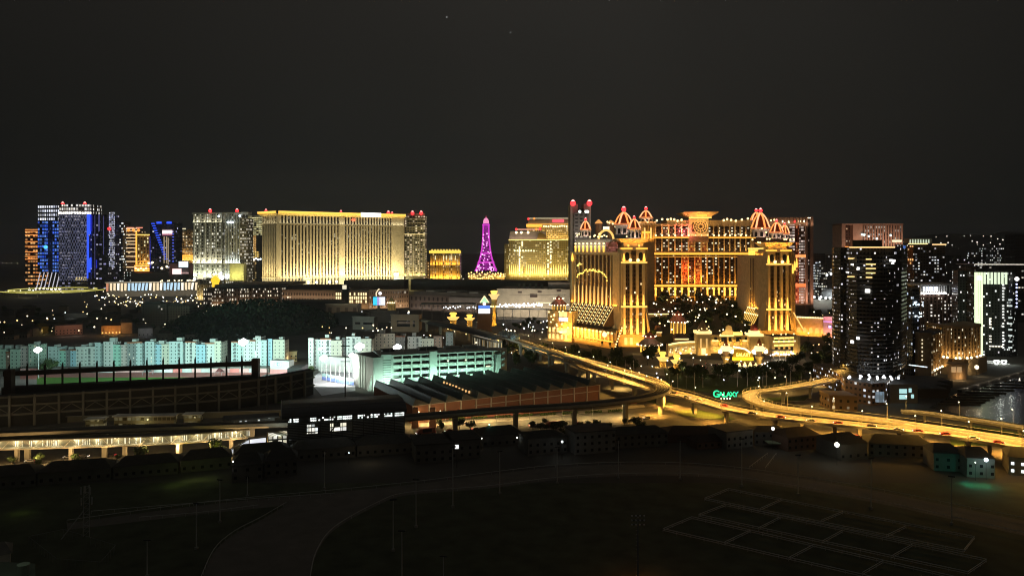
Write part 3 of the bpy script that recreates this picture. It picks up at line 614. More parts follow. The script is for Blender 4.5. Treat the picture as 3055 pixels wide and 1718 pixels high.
 m=MB();m.prism(front([(1724.5,D+12),(1741.5,D+12)],40),0,Z(622,D));m.build('core',[GLASSD],r)
 m=MB();m.prism(front([(1713,D-20),(1756,D-20)],18),0,Z(636,D));m.build('glass_front',[WM('w_slab',(.03,.028,.03),(.01,.01,.012),9,7,.6,.4,.12,(1,.5,.4),(1,.9,.8),.8)],r)
 for u in(1727,1745,1750):m=MB();m.ball((X(u,D),D-20,Z(633,D)),3,0,7,5);m.build('roof_lamp',[E('slab_lamp%d'%u,(.85,1,.85),2.2)],r)
 for u in(1709,1758):beacon(r,(X(u,D),D-4,Z(607,D)),5.5);point((X(u,D),D-16,Z(607,D)+4),4000,(1,.05,.05),1)
 area((X(1733,D),D-70,Z(700,D)),(0,.8,.6),(1,0,0),40,4,60000,(1,.82,.62))
mansard()
GW=M('gold_wall',(.55,.41,.22),.8,0,.2,.3);GP=M('gold_pier',(.62,.48,.26),.75,0,.1);GG=(1,.5,.08);GT=(1,.43,.06)
E_BULB=E('resort_bulb',(1,.74,.32),2.6);E_FLAME=E('sconce_flame',(1,.54,.08),1.8)
DOME_R=M('dome_shell',(.42,.08,.03),.5);DOME_O=E('dome_rib_orange',(1,.30,.07),1.7);DOME_W=E('dome_rib_white',(1,.44,.20),1.7)
def dome(root,u,D,vb,vt,rad,ball=3.0,drum=None,ribs=6,rot=.3,name='dome',dark=False):
 cx=X(u,D);zb,zt=Z(vb,D),Z(vt,D);h=zt-zb
 pr=[(1.0,0),(.93,.07),(.84,.2),(.74,.38),(.60,.58),(.42,.76),(.24,.88),(.10,.96),(.05,1)]
 prof=[(rad*a,zb+h*b)for a,b in pr]
 m=MB();m.lathe((cx,D),prof,20);d=m.build(name,[DOME_R],root)
 for i in range(ribs):
  t=rot+2*math.pi*i/ribs;m=MB();m.line([(cx+math.cos(t)*(a+.5),D+math.sin(t)*(a+.5),z)for a,z in prof],1.0 if rad>7 else .7,5)
  m.build('rib',[DOME_W if i%2 else DOME_O],d)
 m=MB();m.lathe((cx,D),[(rad*1.06,zb-1.2),(rad*1.12,zb-.4),(rad*1.0,zb+.4)],20);m.build('rim',[E('dome_rim%d'%u,(1,.30,.10),.7)],d)
 m=MB();m.tube((cx,D,zt-1),(cx,D,zt+ball*1.2),.6,5);m.build('finial',[DOME_R],d)
 beacon(d,(cx,D,zt+ball*1.3),ball)
 if drum:
  z0=Z(drum,D);m=MB();m.lathe((cx,D),[(rad*1.05,z0),(rad*1.0,z0+(zb-z0)*.75),(rad*1.25,zb-1.3),(rad*.9,zb-1.2)],16);dr=m.build('drum',[M('drum_white',(.62,.58,.54))],root)
  n=10
  for i in range(n):
   t=rot+2*math.pi*i/n;c,s=math.cos(t),math.sin(t);rr=rad*1.04;wd=rad*.16
   m=MB();m.prism([(cx+c*rr-s*-wd,D+s*rr+c*-wd),(cx+c*(rr+.25)-s*-wd,D+s*(rr+.25)+c*-wd),(cx+c*(rr+.25)-s*wd,D+s*(rr+.25)+c*wd),(cx+c*rr-s*wd,D+s*rr+c*wd)],z0+.6,z0+(zb-z0)*.55);m.build('opening',[GLASSD],dr)
  for sx in(-1,0,1):
   point((cx+sx*rad*1.2,D-rad*1.5,z0+1),110*rad,(1,.66,.5),.6)
 return d
def corner_tower(r,uL,uR,D,v):
 """v: rows of crown top, crown foot, neck foot, arch foot, lower belt, base"""
 zct,zcb,zn,za,zl,zb=[Z(q,D)for q in v]
 f=Fc((uL,D),(uR,D));L=f.L
 m=MB();m.prism([f.p(0,0,0)[:2],f.p(L,0,0)[:2],f.p(L+4,-9,0)[:2],f.p(L+4,-26,0)[:2],f.p(-4,-26,0)[:2],f.p(-4,-9,0)[:2]],zb,zn)
 m.build('shaft',[GW],r)
 for a in(([f.p(-6,.5,zb),f.p(-3,.5,zb),f.p(0,.5,zl),f.p(0,-.5,zl+12),f.p(-4,-9,zl),f.p(-7,-9,zb)]),([f.p(L+3,.5,zb),f.p(L+6,.5,zb),f.p(L+7,-9,zb),f.p(L+4,-9,zl),f.p(L,-.5,zl+12),f.p(L,.5,zl)])):m=MB();m.face(a);m.build('flared_foot',[GP],r)
 wm=WM('w_ct%d'%uL,(.05,.03,.015),(.012,.009,.007),2.6,4.4,.6,.45,.10,(1,.9,.65),(1,.6,.2),1.6,.2)
 mb=MB();f.panel(mb,L*.14,L*.31,zb+1,za-2,.12);rep('window_bay',mb,wm,r,[(f.d.x*L*t,0,0)for t in(0,.275,.55)])
 mb=MB();f.box(mb,L*.02,L*.13,0,2.2,zb,za);rep('column',mb,GP,r,[(f.d.x*L*t,0,0)for t in(0,.30,.58,.85)])
 for z,hh,o in((za,1.8,3.2),(zl,2.2,3.2)):
  m=MB();f.box(m,-2,L+2,0,o,z-hh/2,z+hh/2);c=m.build('belt',[GP],r)
  m=MB();f.box(m,-1.8,L+1.8,o,o+.5,z-hh/2+.2,z+hh/2-.2);m.build('light_strip',[E('belt_gold%d%d'%(uL,z),(1,.58,.12),1.5)],c)
 m=MB();f.box(m,0,L*.36,0,1.8,za+1,zn);m.build('loggia_wall',[GP],r);m=MB();f.box(m,L*.64,L,0,1.8,za+1,zn);m.build('loggia_wall',[GP],r)
 for s in(L*.20,L*.80):
  m=MB();w=L*.09;n=8;zs=za+(zn-za)*.62
  m.face([f.p(s-w,1.9,za+2),f.p(s+w,1.9,za+2)]+[f.p(s+w*math.cos(math.pi*i/n),1.9,zs+w*1.1*math.sin(math.pi*i/n))for i in range(n+1)]);m.build('arch_opening',[GLASSD],r)
 m=MB();f.panel(m,L*.40,L*.60,za+1,zn-1,.3);m.build('window_bay',[wm],r)
 mb=MB();mb.ball(f.p(L*.33,3.6,za+2.4),1.7,0,8,6);rep('globe',mb,E_BULB,r,[(0,0,0),(L*.34,0,0)])
 mb=MB();mb.lathe(f.p(0,2.2,0)[:2],[(1.2,za+1),(1.5,za+3),(.5,za+9)],6);rep('sconce',mb,E_FLAME,r,[(L*.05,0,0),(L*.95,0,0)])
 m=MB();f.box(m,-2.5,L+2.5,-22,3,zn,zn+2.6);m.build('entablature',[GP],r)
 m=MB();f.box(m,-2.2,L*.42,3,3.6,zn+.3,zn+2);m.build('light_strip',[E_GOLD],r);m=MB();f.box(m,L*.58,L+2.2,3,3.6,zn+.3,zn+2);m.build('light_strip',[E_GOLD],r)
 m=MB();m.prism([f.p(L*.06,-1,0)[:2],f.p(L*.94,-1,0)[:2],f.p(L*.94,-20,0)[:2],f.p(L*.06,-20,0)[:2]],zn+2.6,zcb);m.build('neck',[GW],r)
 m=MB();m.prism([f.p(-1,0,0)[:2],f.p(L+1,0,0)[:2],f.p(L+1,-22,0)[:2],f.p(-1,-22,0)[:2]],zcb,zct,0,1,grow=.34);m.build('crown',[GP,DMETAL],r)
 for s in(L*.1,L*.5,L*.9):spot(f.p(s,7,zn+4),f.p(s,0,zct),5000,GT,110)
 mb=MB();mb.lathe(f.p(L*.26,.6,0)[:2],[(.9,zn+3),(1.0,zcb-2)],6);rep('light_tube',mb,E_FLAME,r,[(0,0,0),(L*.48,0,0)])
 f.strip(30,14,-.75,.8,22000,(1,.46,.075))  # soft gold wash added from afar to fill the tower, no fixture
 f.strip(6,zb+1,-.32,1,6500,GT);f.strip(3.8,zl+2,-.25,1,3600,GT,0,L,1);f.strip(4,za+1.5,-.3,1,1900,GT,0,L,1)
 mb=MB();mb.lathe(f.p(L*.075,2.6,0)[:2],[(1.5,zb),(1.2,zb+5),(.5,zb+16)],6);rep('sconce',mb,E('column_flame%d'%uL,(1,.62,.12),1.5),r,[(L*t,0,0)for t in(0,.30,.58,.85)])
 mb=MB();mb.lathe(f.p(L*.075,2.6,0)[:2],[(1.2,zl+1.2),(1.0,zl+4),(.4,zl+12)],6);rep('sconce',mb,E('column_flame2%d'%uL,(1,.62,.12),1.4),r,[(L*t,0,0)for t in(0,.30,.58,.85)])
 return f
def resort_rear():
 D=1000
 r=thing('hotel_building','long golden hotel wing with bright belts and a flared attic behind the garden','hotel',(X(2090,D),D+25,0))
 f=Fc((1928,D),(2250,D));L=f.L
 zt,z1,z2,z3,zb=Z(668,D),Z(709,D),Z(757,D),Z(852,D),Z(884,D)
 MB().prism(front([(1928,D),(2250,D)],50),0,zt,0,1).build('hotel_body',[GW,ROOFD],r)
 wd=WM('w_rear',(.035,.02,.012),(.012,.009,.008),4.2,3.9,.55,.42,.30,(1,.92,.66),(1,.82,.5),1.7,.25,minr=.35)
 wr=WM('w_rear_red',(.30,.09,.03),(.05,.012,.006),2.2,3.9,.6,.5,.55,(1,.30,.06),(1,.66,.16),1.0,.2)
 s=[f.s_(u)for u in(1955,1974,1994,2013,2033,2053,2072,2091,2109,2128,2143,2160,2176,2192,2208,2224,2240)]
 tiers=((zb,z3-2),(z3+2,z2-2),(z2+3,z1-1),(z1+2,zt-3),(20,zb-1))
 for k in range(len(s)-1):
  for j,(a,b)in enumerate(tiers):
   red=4<=k<=7 and j in(1,2)
   m=MB();f.panel(m,s[k]+.7,s[k+1]-.7,a,b,.1);m.build('window_bay',[wr if red and(k+j)%2 else wd],r)
 for k,q in enumerate(s):
  m=MB();f.box(m,q-.75,q+.75,0,1.8,zb-8,zt);m.build('pier',[GP],r)
 for k in range(len(s)-1):
  m=MB();a,b=s[k]+1.1,s[k+1]-1.1;c=(a+b)/2;w=(b-a)/2;z0=z1+13
  n=6;arc=[f.p(c+w*math.cos(math.pi*i/n),.5,z0+w*math.sin(math.pi*i/n))for i in range(n+1)]
  m.face([f.p(b,.5,zt-3)]+[f.p(a,.5,zt-3)]+list(reversed(arc)));m.build('arch',[GW],r)
 for z,hh,st,nm in((z1,1.6,1.3,0),(z2,2.4,1.7,1),(z3,2.3,1.8,2),(z2-4,.5,1.0,3)):
  m=MB();f.box(m,-1,L+1,0,3.4,z-hh/2-.3,z+hh/2+.3);b=m.build('belt',[GP],r)
  m=MB();f.box(m,-.8,L+.8,3.4,3.9,z-hh/2,z+hh/2);m.build('light_strip',[E('belt%d'%nm,(1,.45,.055),st)],b)
 mb=MB();mb.lathe(f.p(0,3,0)[:2],[(1.5,z3-13),(1.1,z3-10),(1.1,z3-6),(1.9,z3-3.6),(.6,z3-2)],7)
 rep('lantern',mb,E_FLAME,r,[(q,0,0)for k,q in enumerate(s)if k!=7])
 mb=MB();mb.ball(f.p(0,3,z1+3),1.3,0,7,5);rep('globe',mb,E_BULB,r,[(q,0,0)for q in s])
 mb=MB();mb.ball(f.p(0,-1,zt+4.5),1.5,0,7,5);rep('globe',mb,E_BULB,r,[(f.s_(u),0,R.uniform(-1.5,2.5))for u in(1960,1976,1992,2002,2012,2022,2034,2160,2170,2182,2196,2214,2232)])
 m=MB();m.prism(front([(1990,D+2),(2240,D+2)],40),zt,Z(657,D));m.build('attic',[GW],r)
 a,b=f.s_(2054),f.s_(2112);m=MB();f.box(m,a,b,0,4,Z(722,D),Z(648,D));pv=m.build('pavilion',[GW],r)
 m=MB();c=(f.s_(2088),Z(676,D));m2=[]
 for rr in(3.5,6.3,9.2):m.line([f.p(c[0]+rr*math.cos(2*math.pi*i/20),4.6,c[1]+rr*math.sin(2*math.pi*i/20))for i in range(21)],.42,4)
 for i in range(12):t=2*math.pi*i/12;m.tube(f.p(c[0]+2*math.cos(t),4.6,c[1]+2*math.sin(t)),f.p(c[0]+9.2*math.cos(t),4.6,c[1]+9.2*math.sin(t)),.35,4)
 m.build('rosette',[E('rosette',(1,.50,.12),.85)],pv)
 m=MB();f.box(m,a+4,b-4,4,4.4,Z(692,D),Z(664,D));m.build('rosette_panel',[M('rosette_panel',(.10,.05,.02))],pv)
 q=[f.p(f.s_(2058),6,0)[:2],f.p(f.s_(2112),6,0)[:2],f.p(f.s_(2112),-24,0)[:2],f.p(f.s_(2058),-24,0)[:2]]
 m=MB();m.prism(q,Z(650,D),Z(634,D),0,1,grow=.85);fl=m.build('flared_attic',[M('flared_gold',(.62,.46,.2)),DMETAL],r)
 m=MB();f.box(m,f.s_(2052),f.s_(2119),6.4,7.2,Z(652,D),Z(648,D));m.build('light_strip',[E_YEL],fl)
 spot(f.p((a+b)/2,30,Z(662,D)),f.p((a+b)/2,4,Z(640,D)),22000,(1,.6,.16),100)
 m=MB();f.box(m,f.s_(2072),f.s_(2102),12,12.8,Z(646,D),Z(641,D));m.build('gold_panel',[E_GOLD],fl)
 for u,v,col,e in((2030,690,(1,.16,.14),14000),(2046,690,(1,.2,.25),9000),(2062,830,(1,.30,.05),12000),(2048,800,(1,.18,.04),11000),(2095,830,(1,.35,.06),9000),(1990,690,(1,.4,.2),5000)):
  point(f.p(f.s_(u),7,Z(v,D)),e,col,1)
 f.strip(9,zb-4,-.5,1,14000,GT);f.strip(6,z3+3,-.30,1,13000,GT,w=1);f.strip(6,z2+3.2,-.30,1,9000,(1,.58,.2),w=1);f.strip(6,z1+2,-.4,1,6500,(1,.62,.28),w=1);f.strip(8,zt,-.6,1,3500,(1,.6,.3),w=1)
 D=985;r2=thing('cupola_tower','small golden one domed cupola tower at the long golden wing left end','tower',(X(1927,D),D,0))
 m=MB();m.prism(front([(1903,D),(1952,D)],22),0,Z(668,D));m.build('shaft',[GW],r2)
 fc=Fc((1903,D-.5),(1952,D-.5));mb=MB();fc.box(mb,0,2.2,0,1.6,Z(712,D),Z(672,D));rep('column',mb,GP,r2,[(fc.L*t,0,0)for t in(0,.2,.33,.58,.72,.9)])
 m=MB();fc.box(m,-2,fc.L+2,0,2.6,Z(672,D),Z(662,D));m.build('cornice',[GP],r2);m=MB();fc.box(m,fc.L*.25,fc.L*.8,1.6,2.4,Z(696,D),Z(690,D));m.build('light_strip',[E_GOLD],r2)
 mb=MB();mb.lathe(fc.p(fc.L*.4,2,0)[:2],[(.8,Z(712,D)),(1,Z(680,D))],6);rep('light_tube',mb,E('cup_tube',(1,.62,.2),1.2),r2,[(0,0,0),(8,0,0)])
 dome(r2,1927,D+8,648,629,8.2,2.2,662)
 fc.strip(7,Z(716,D),-.4,1,4500,GT);fc.strip(8,Z(662,D),-.5,1,1500,GT)
resort_rear()
def resort_left():
 r=thing('hotel_building','golden hotel block with a bulb studded sloping canopy and domes, left of the garden','hotel',(X(1810,830),830,0))
 f=Fc((1708,868),(1846,800));L=f.L;za=Z(755,826);zb=Z(905,850)
 poly=[f.p(0,0,0)[:2],f.p(L,0,0)[:2],(f.B.x+2,f.B.y+44),(f.A.x,f.A.y+40)]
 m=MB();m.prism(poly,0,za);m.build('hotel_body',[GW],r)
 wd=WM('w_left',(.06,.03,.015),(.016,.011,.008),1.5,3.2,.5,.5,.08,(1,.8,.4),(1,.6,.25),1.0,.2)
 s0,s1=f.s_(1719),f.s_(1838)
 bays(r,f,s0,s1,10,zb,za-2,1.0,1.6,GP,wd,.1)
 mb=MB();f.box(mb,s0+(s1-s0)/20-.2,s0+(s1-s0)/20+.2,0,.7,zb,za-2);st=(s1-s0)/10;rep('fluting',mb,BROWNST,r,[(f.d.x*st*i,f.d.y*st*i,0)for i in range(10)])
 for s in(f.s_(1708)+.2,f.s_(1840)):m=MB();f.box(m,s,s+2.8,0,2.4,8,za);m.build('corner_pier',[GP],r)
 m=MB();f.box(m,-1,L+.5,0,3,za-1.2,za+1.2);m.build('cornice',[GP],r)
 zf=za+9;m=MB();m.prism([f.p(2,-3,0)[:2],f.p(L-14,-3,0)[:2],f.p(L-14,-30,0)[:2],f.p(2,-30,0)[:2]],za,zf+6,0,1);m.build('frieze_storey',[M('frieze_grey',(.36,.32,.27)),ROOFD],r)
 n=8;su=[f.s_(u)for u in(1719,1730,1742,1754,1766,1778,1790,1803)]
 mb=MB();mb.lathe(f.p(0,1,0)[:2],[(.9,za+1),(1.05,zf-1)],7);rep('lit_column',mb,E_FLAME,r,[(f.d.x*s,f.d.y*s,0)for s in su])
 mb=MB();mb.ball(f.p(0,1,zf+1.2),1.15,0,7,5);rep('globe',mb,E_BULB,r,[(f.d.x*s,f.d.y*s,0)for s in su])
 mb=MB();mb.ball(f.p(0,-3,zf+9),1.0,0,7,5);rep('globe',mb,E_BULB,r,[(f.d.x*s,f.d.y*s,R.uniform(-.5,.5))for s in su[3:]])
 f.strip(2,zf-2,-.9,.5,2600,(.95,.95,.9),3,L-16,.6)
 m=MB();f.box(m,f.s_(1812),f.s_(1843),0,2.2,za,Z(722,812));m.build('mosaic_panel',[WM('w_mosaic',(.42,.16,.12),(.3,.1,.08),1.6,2.3,.6,.6,.5,(1,.42,.36),(.9,.25,.2),.8)],r)
 def arcp(u):t=(u-1772)/46;return f.p(f.s_(u),2.6,Z(842-34*math.sqrt(max(0,1-t*t)),830))
 m=MB()
 for k in range(44):
  u=1727+90*k/43;q=arcp(u);m.ball(q+Vector((R.uniform(-.6,.6),0,R.uniform(-.5,2.2))),R.uniform(.5,1.0),0,6,4)
 m.build('garland_arch',[E('garland',(1,.70,.14),1.7)],r)
 m=MB();q=f.p(f.s_(1736),2.5,Z(789,850))
 m.tube(q+Vector((-3,0,-2)),q+Vector((0,0,2)),1.4,6,0,.6);m.tube(q,q+Vector((5,0,.8)),.7,6,0,.3);m.build('gilt_bird',[E('gilt',(1,.78,.2),1.5)],r)
 m=MB();q=f.p(f.s_(1714),3,Z(768,862));m.lathe(q[:2],[(.6,q.z-4.5),(1.8,q.z-2),(1.2,q.z+1),(.4,q.z+5)],7);m.build('sconce',[E_FLAME],r)
 mb=MB();mb.lathe(f.p(0,1.9,0)[:2],[(.75,zb),(.7,zb+8),(.3,zb+20)],6);rep('sconce',mb,E('pier_flame',(1,.66,.20),1.15),r,[(f.d.x*(s0+st*i),f.d.y*(s0+st*i),0)for i in range(11)])
 f.strip(3,zb+1,-.25,1,9500,GT,w=1);f.strip(9,zb+2,-.4,1,1800,GT,w=1)
 f.strip(34,10,-.75,.8,60000,(1,.46,.075))  # added general gold wash over the whole front, not a real fixture
 c0,c1=f.s_(1716),f.s_(1836);zt,zl=Z(906,845),Z(968,815);o1=16
 m=MB();m.face([f.p(c0,1.5,zt),f.p(c1,1.5,zt),f.p(c1+1,o1,zl),f.p(c0-1,o1,zl)]);m.face([f.p(c0,1.5,zt),f.p(c0-1,o1,zl),f.p(c0-1,1.5,zl)]);m.face([f.p(c1,1.5,zt),f.p(c1+1,1.5,zl),f.p(c1+1,o1,zl)])
 m.face([f.p(c0-1,o1,zl),f.p(c1+1,o1,zl),f.p(c1+1,o1,zl-2.4),f.p(c0-1,o1,zl-2.4)]);cn=m.build('canopy',[M('canopy_dark',(.08,.05,.035),.5)],r)
 nn=10
 def cp(i,t,lift=.5):s=c0+(c1-c0)*(i/nn);return f.p(s,1.5+(o1-1.5)*t+lift*.8,zt+(zl-zt)*t+lift)
 m=MB();m.line([cp(0,0),cp(0,1)],.5,4);rep('canopy_rib',m,E('canopy_rib',(1,.66,.22),.8),cn,[(f.d.x*(c1-c0)*i/nn,f.d.y*(c1-c0)*i/nn,0)for i in range(nn+1)])
 m=MB();m.ball(cp(.5,.08),.72,0,6,4);base=cp(.5,.08)
 rep('bulb',m,E_BULB,cn,[cp(i+.5,.08+j*.158)-base for i in range(nn)for j in range(6)])
 g=Fc((1700,832),(1838,764));zq=zl-3
 m=MB();m.prism([g.p(2,0,0)[:2],g.p(g.L,0,0)[:2],f.p(L,2,0)[:2],f.p(-2,2,0)[:2]],0,zq);m.build('arcade_body',[GW],r)
 sl=[g.s_(u)for u in(1708,1718,1730,1742,1752,1764,1775,1786,1797,1808,1820,1831)]
 mb=MB();g.box(mb,-.6,.6,0,2,6,zq);rep('column',mb,GP,r,[(g.d.x*s,g.d.y*s,0)for s in sl])
 mb=MB();mb.ball(g.p(0,2.4,zq-1),1.25,0,7,5);rep('capital_lamp',mb,E('capital',(1,.74,.26),2),r,[(g.d.x*s,g.d.y*s,0)for s in sl if True])
 m=MB();g.box(m,g.s_(1750),g.L,0,3,zq*.42,zq*.42+1.4);b=m.build('belt',[GP],r);m=MB();g.box(m,g.s_(1752),g.L-1,3,3.5,zq*.42+.1,zq*.42+1.2);m.build('light_strip',[E_GOLD],b)
 mb=MB();g.box(mb,-1.5,1.5,.2,.5,1.5,6.5);rep('doorway',mb,GLASSD,r,[(g.d.x*s,g.d.y*s,0)for s in(sl[8],sl[10])])
 m=MB();m.ball(g.p(g.s_(1812),3.5,zq-3),2.6,0,8,6);m.build('lit_balcony',[E('balcony_glow',(1,.86,.42),1.8)],r)
 mb=MB();mb.ball(g.p(g.L+1,2,3),.8,0,6,4);rep('string_bulb',mb,E_BULB,r,[(1.2*i,1.6*i,2.5*i)for i in range(8)])
 g.strip(7,1.5,-.5,1,9000,GT);g.strip(4,zq*.5,-.4,1,5500,GT,g.s_(1750),g.L,1)
 q=corner_tower(r,1857,1924,792,(712,724,745,783,914,996))
 m=MB();m.prism([(f.B.x-6,f.B.y+4),(X(1857,792)+1,790),(X(1857,792)+6,830),(f.B.x,f.B.y+44)],0,Z(752,800));m.build('side_wall',[GW],r)
 h=Fc((1846,797),(1858,790));m=MB()
 for t in(.15,.5,.85):h.box(m,h.L*t-.4,h.L*t+.4,0,1,12,Z(756,800))
 m.build('fluting',[GP],r);h.strip(6,14,-.3,1,5000,GT)
 m=MB();q.box(m,-5,q.L+5,-26,5,0,Z(996,792));m.build('tower_plinth',[GW],r)
 mb=MB();q.box(mb,1.2,4.2,5,5.3,2,9.5);rep('lit_window',mb,E('plinth_window',(1,.60,.2),1.2),r,[(0,0,0),(5.6,0,0)])
 q.strip(11,1,-.5,1,5200,GT)
 dome(r,1747,838,683,660,5.6,1.5,705)
 dome(r,1861,826,668,634,9.2,2.6,700,6,.9)
 dome(r,1892,796,681,654,6.4,1.4,711,6,.6)
 for u,vt,vb in((1786,655,667),(1822,657,667)):
  D=850;m=MB();m.lathe((X(u,D),D),[(3.6,Z(vb+45,D)),(3.6,Z(vb,D))],8);m.lathe((X(u,D),D),[(4.6,Z(vb,D)),(3.2,Z(vb-5,D)),(.6,Z(vt,D))],8,1);m.build('turret',[M('turret_brown%d'%u,(.22,.15,.11)),E('turret_cap%d'%u,(1,.45,.12),.9)],r)
 m=MB();D=840;m.box(X(1800,D),X(1818,D),D,D+3,Z(688,D),Z(676,D));m.build('lit_gable',[E('lit_gable',(1,.85,.55),1.8)],r)
 m=MB();m.line([(X(1808,D)+8*math.cos(t),D-1,Z(714,D)+10*math.sin(t))for t in[math.pi*i/8 for i in range(9)]],1.3,5);m.build('gold_arch',[E('gold_arch',(1,.60,.16),1.2)],r)
 mb=MB();mb.ball((0,0,0),1.0,0,6,4);rep('globe',mb,E_BULB,r,[(X(u,834),834,Z(v,834))for u,v in((1775,702),(1788,698),(1794,706),(1803,702),(1812,662),(1818,665),(1828,668),(1836,676),(1843,682),(1846,680),(1722,703),(1728,698),(1870,706),(1910,706))])
resort_left()
def resort_right():
 r=thing('hotel_building','golden hotel block with narrow piers and domed corner tower, right of the garden','hotel',(X(2310,830),830,0))
 D=800;q=corner_tower(r,2288,2352,D,(723,736,751,788,922,985))
 f=Fc((2236,850),(2284,806));za=Z(765,826)
 m=MB();m.prism([f.p(0,0,0)[:2],f.p(f.L,0,0)[:2],(f.B.x+2,f.B.y+50),(f.A.x,f.A.y+46)],0,za);m.build('hotel_body',[GW],r)
 s0,s1=f.s_(2238),f.s_(2270);bays(r,f,s0,s1,7,Z(918,836),za-2,1.1,.5,GP,WM('w_right',(.08,.04,.015),(.03,.015,.008),2,3.4,.5,.5,.1,(1,.75,.35),(1,.6,.2),1),.1)
 m=MB();f.box(m,-1,f.L,0,3,za-1.2,za+1.2);m.build('cornice',[GP],r)
 zf=Z(743,826);m=MB();m.prism([f.p(2,-2,0)[:2],f.p(f.L,-2,0)[:2],f.p(f.L,-30,0)[:2],f.p(2,-30,0)[:2]],za,zf);m.build('frieze_storey',[GW],r)
 mb=MB();mb.lathe(f.p(2,1,0)[:2],[(.9,za+1),(1,zf-1)],6);rep('lit_column',mb,E_FLAME,r,[(f.d.x*5.2*i,f.d.y*5.2*i,0)for i in range(7)])
 mb=MB();f.box(mb,1,f.L-2,1.5,2.3,zf-.6,zf+1.2);mb and mb.build('light_strip',[E_YEL],r)
 f.strip(24,12,-.75,.8,30000,(1,.46,.075))  # far gold wash added to brighten this side, no source there
 zt,zl=Z(922,836),Z(972,822);o1=9
 m=MB();m.face([f.p(-1,1,zt),f.p(s1+3,1,zt),f.p(s1+3,o1,zl),f.p(-3,o1,zl)]);m.face([f.p(-3,o1,zl),f.p(s1+3,o1,zl),f.p(s1+3,o1,zl-2),f.p(-3,o1,zl-2)]);cn=m.build('canopy',[M('canopy_dark2',(.10,.06,.03),.5)],r)
 st=(s1+2)/7;m=MB();m.line([f.p(-.5,1.5,zt+.5),f.p(-1.5,o1+.4,zl+.4)],.5,4);rep('canopy_rib',m,E('canopy_rib2',(1,.58,.12),1.1),cn,[(f.d.x*st*i,f.d.y*st*i,0)for i in range(8)])
 m=MB();m.ball(f.p(0,1.7,zt+1),.75,0,6,4);rep('bulb',m,E_BULB,cn,[(f.d.x*st*i+f.n.x*6*j/2,f.d.y*st*i+f.n.y*6*j/2,(zl-zt)*.7*j/2)for i in range(8)for j in range(2)])
 f.strip(3.5,zt+2,-.28,1,11000,GT,w=1);f.strip(4,za+2,-.4,1,2400,GT,w=1)
 h=Fc((2358,806),(2372,822));m=MB();m.prism([h.p(0,0,0)[:2],h.p(h.L,0,0)[:2],(h.B.x,h.B.y+30),(h.A.x-6,h.A.y+36)],0,Z(752,812));m.build('side_wing',[GW],r)
 mb=MB();h.box(mb,1,2.6,0,1.2,14,Z(756,812));rep('pier',mb,GP,r,[(h.d.x*h.L*t,h.d.y*h.L*t,0)for t in(0,.35,.7)])
 h.strip(6,14,-.3,1,5000,GT)
 mb=MB();mb.lathe(h.p(2,2,0)[:2],[(.8,74),(1.1,78),(.4,84)],6);rep('sconce',mb,E_FLAME,r,[(h.d.x*8*i,h.d.y*8*i,3*i)for i in range(3)])
 m=MB();m.line([h.p(1,3,Z(930,815)),h.p(h.L,9,Z(985,815))],.7,5);m.build('canopy_rib',[E('rib3',(1,.62,.2),1)],r)
 dome(r,2269,836,680,636,9.2,2.2,708,6,.75);dome(r,2256,862,656,634,6.0,1.8,662,6,.5)
 dome(r,2317,800,692,664,6.4,1.4,712,6,.9);dome(r,2341,826,696,672,4.6,1.2,712,6,.4)
 m=MB();q.box(m,-6,q.L+6,-26,3,0,Z(985,D));m.build('tower_plinth',[GW],r)
 mb=MB();mb.ball((0,0,0),1.0,0,6,4);rep('globe',mb,E_BULB,r,[(X(u,798),798,Z(v,798))for u,v in((2245,715),(2262,723),(2268,724),(2288,713),(2296,713),(2340,714),(2346,714),(2358,715),(2368,715),(2300,658),(2310,656),(2286,693),(2273,682))])
resort_right()
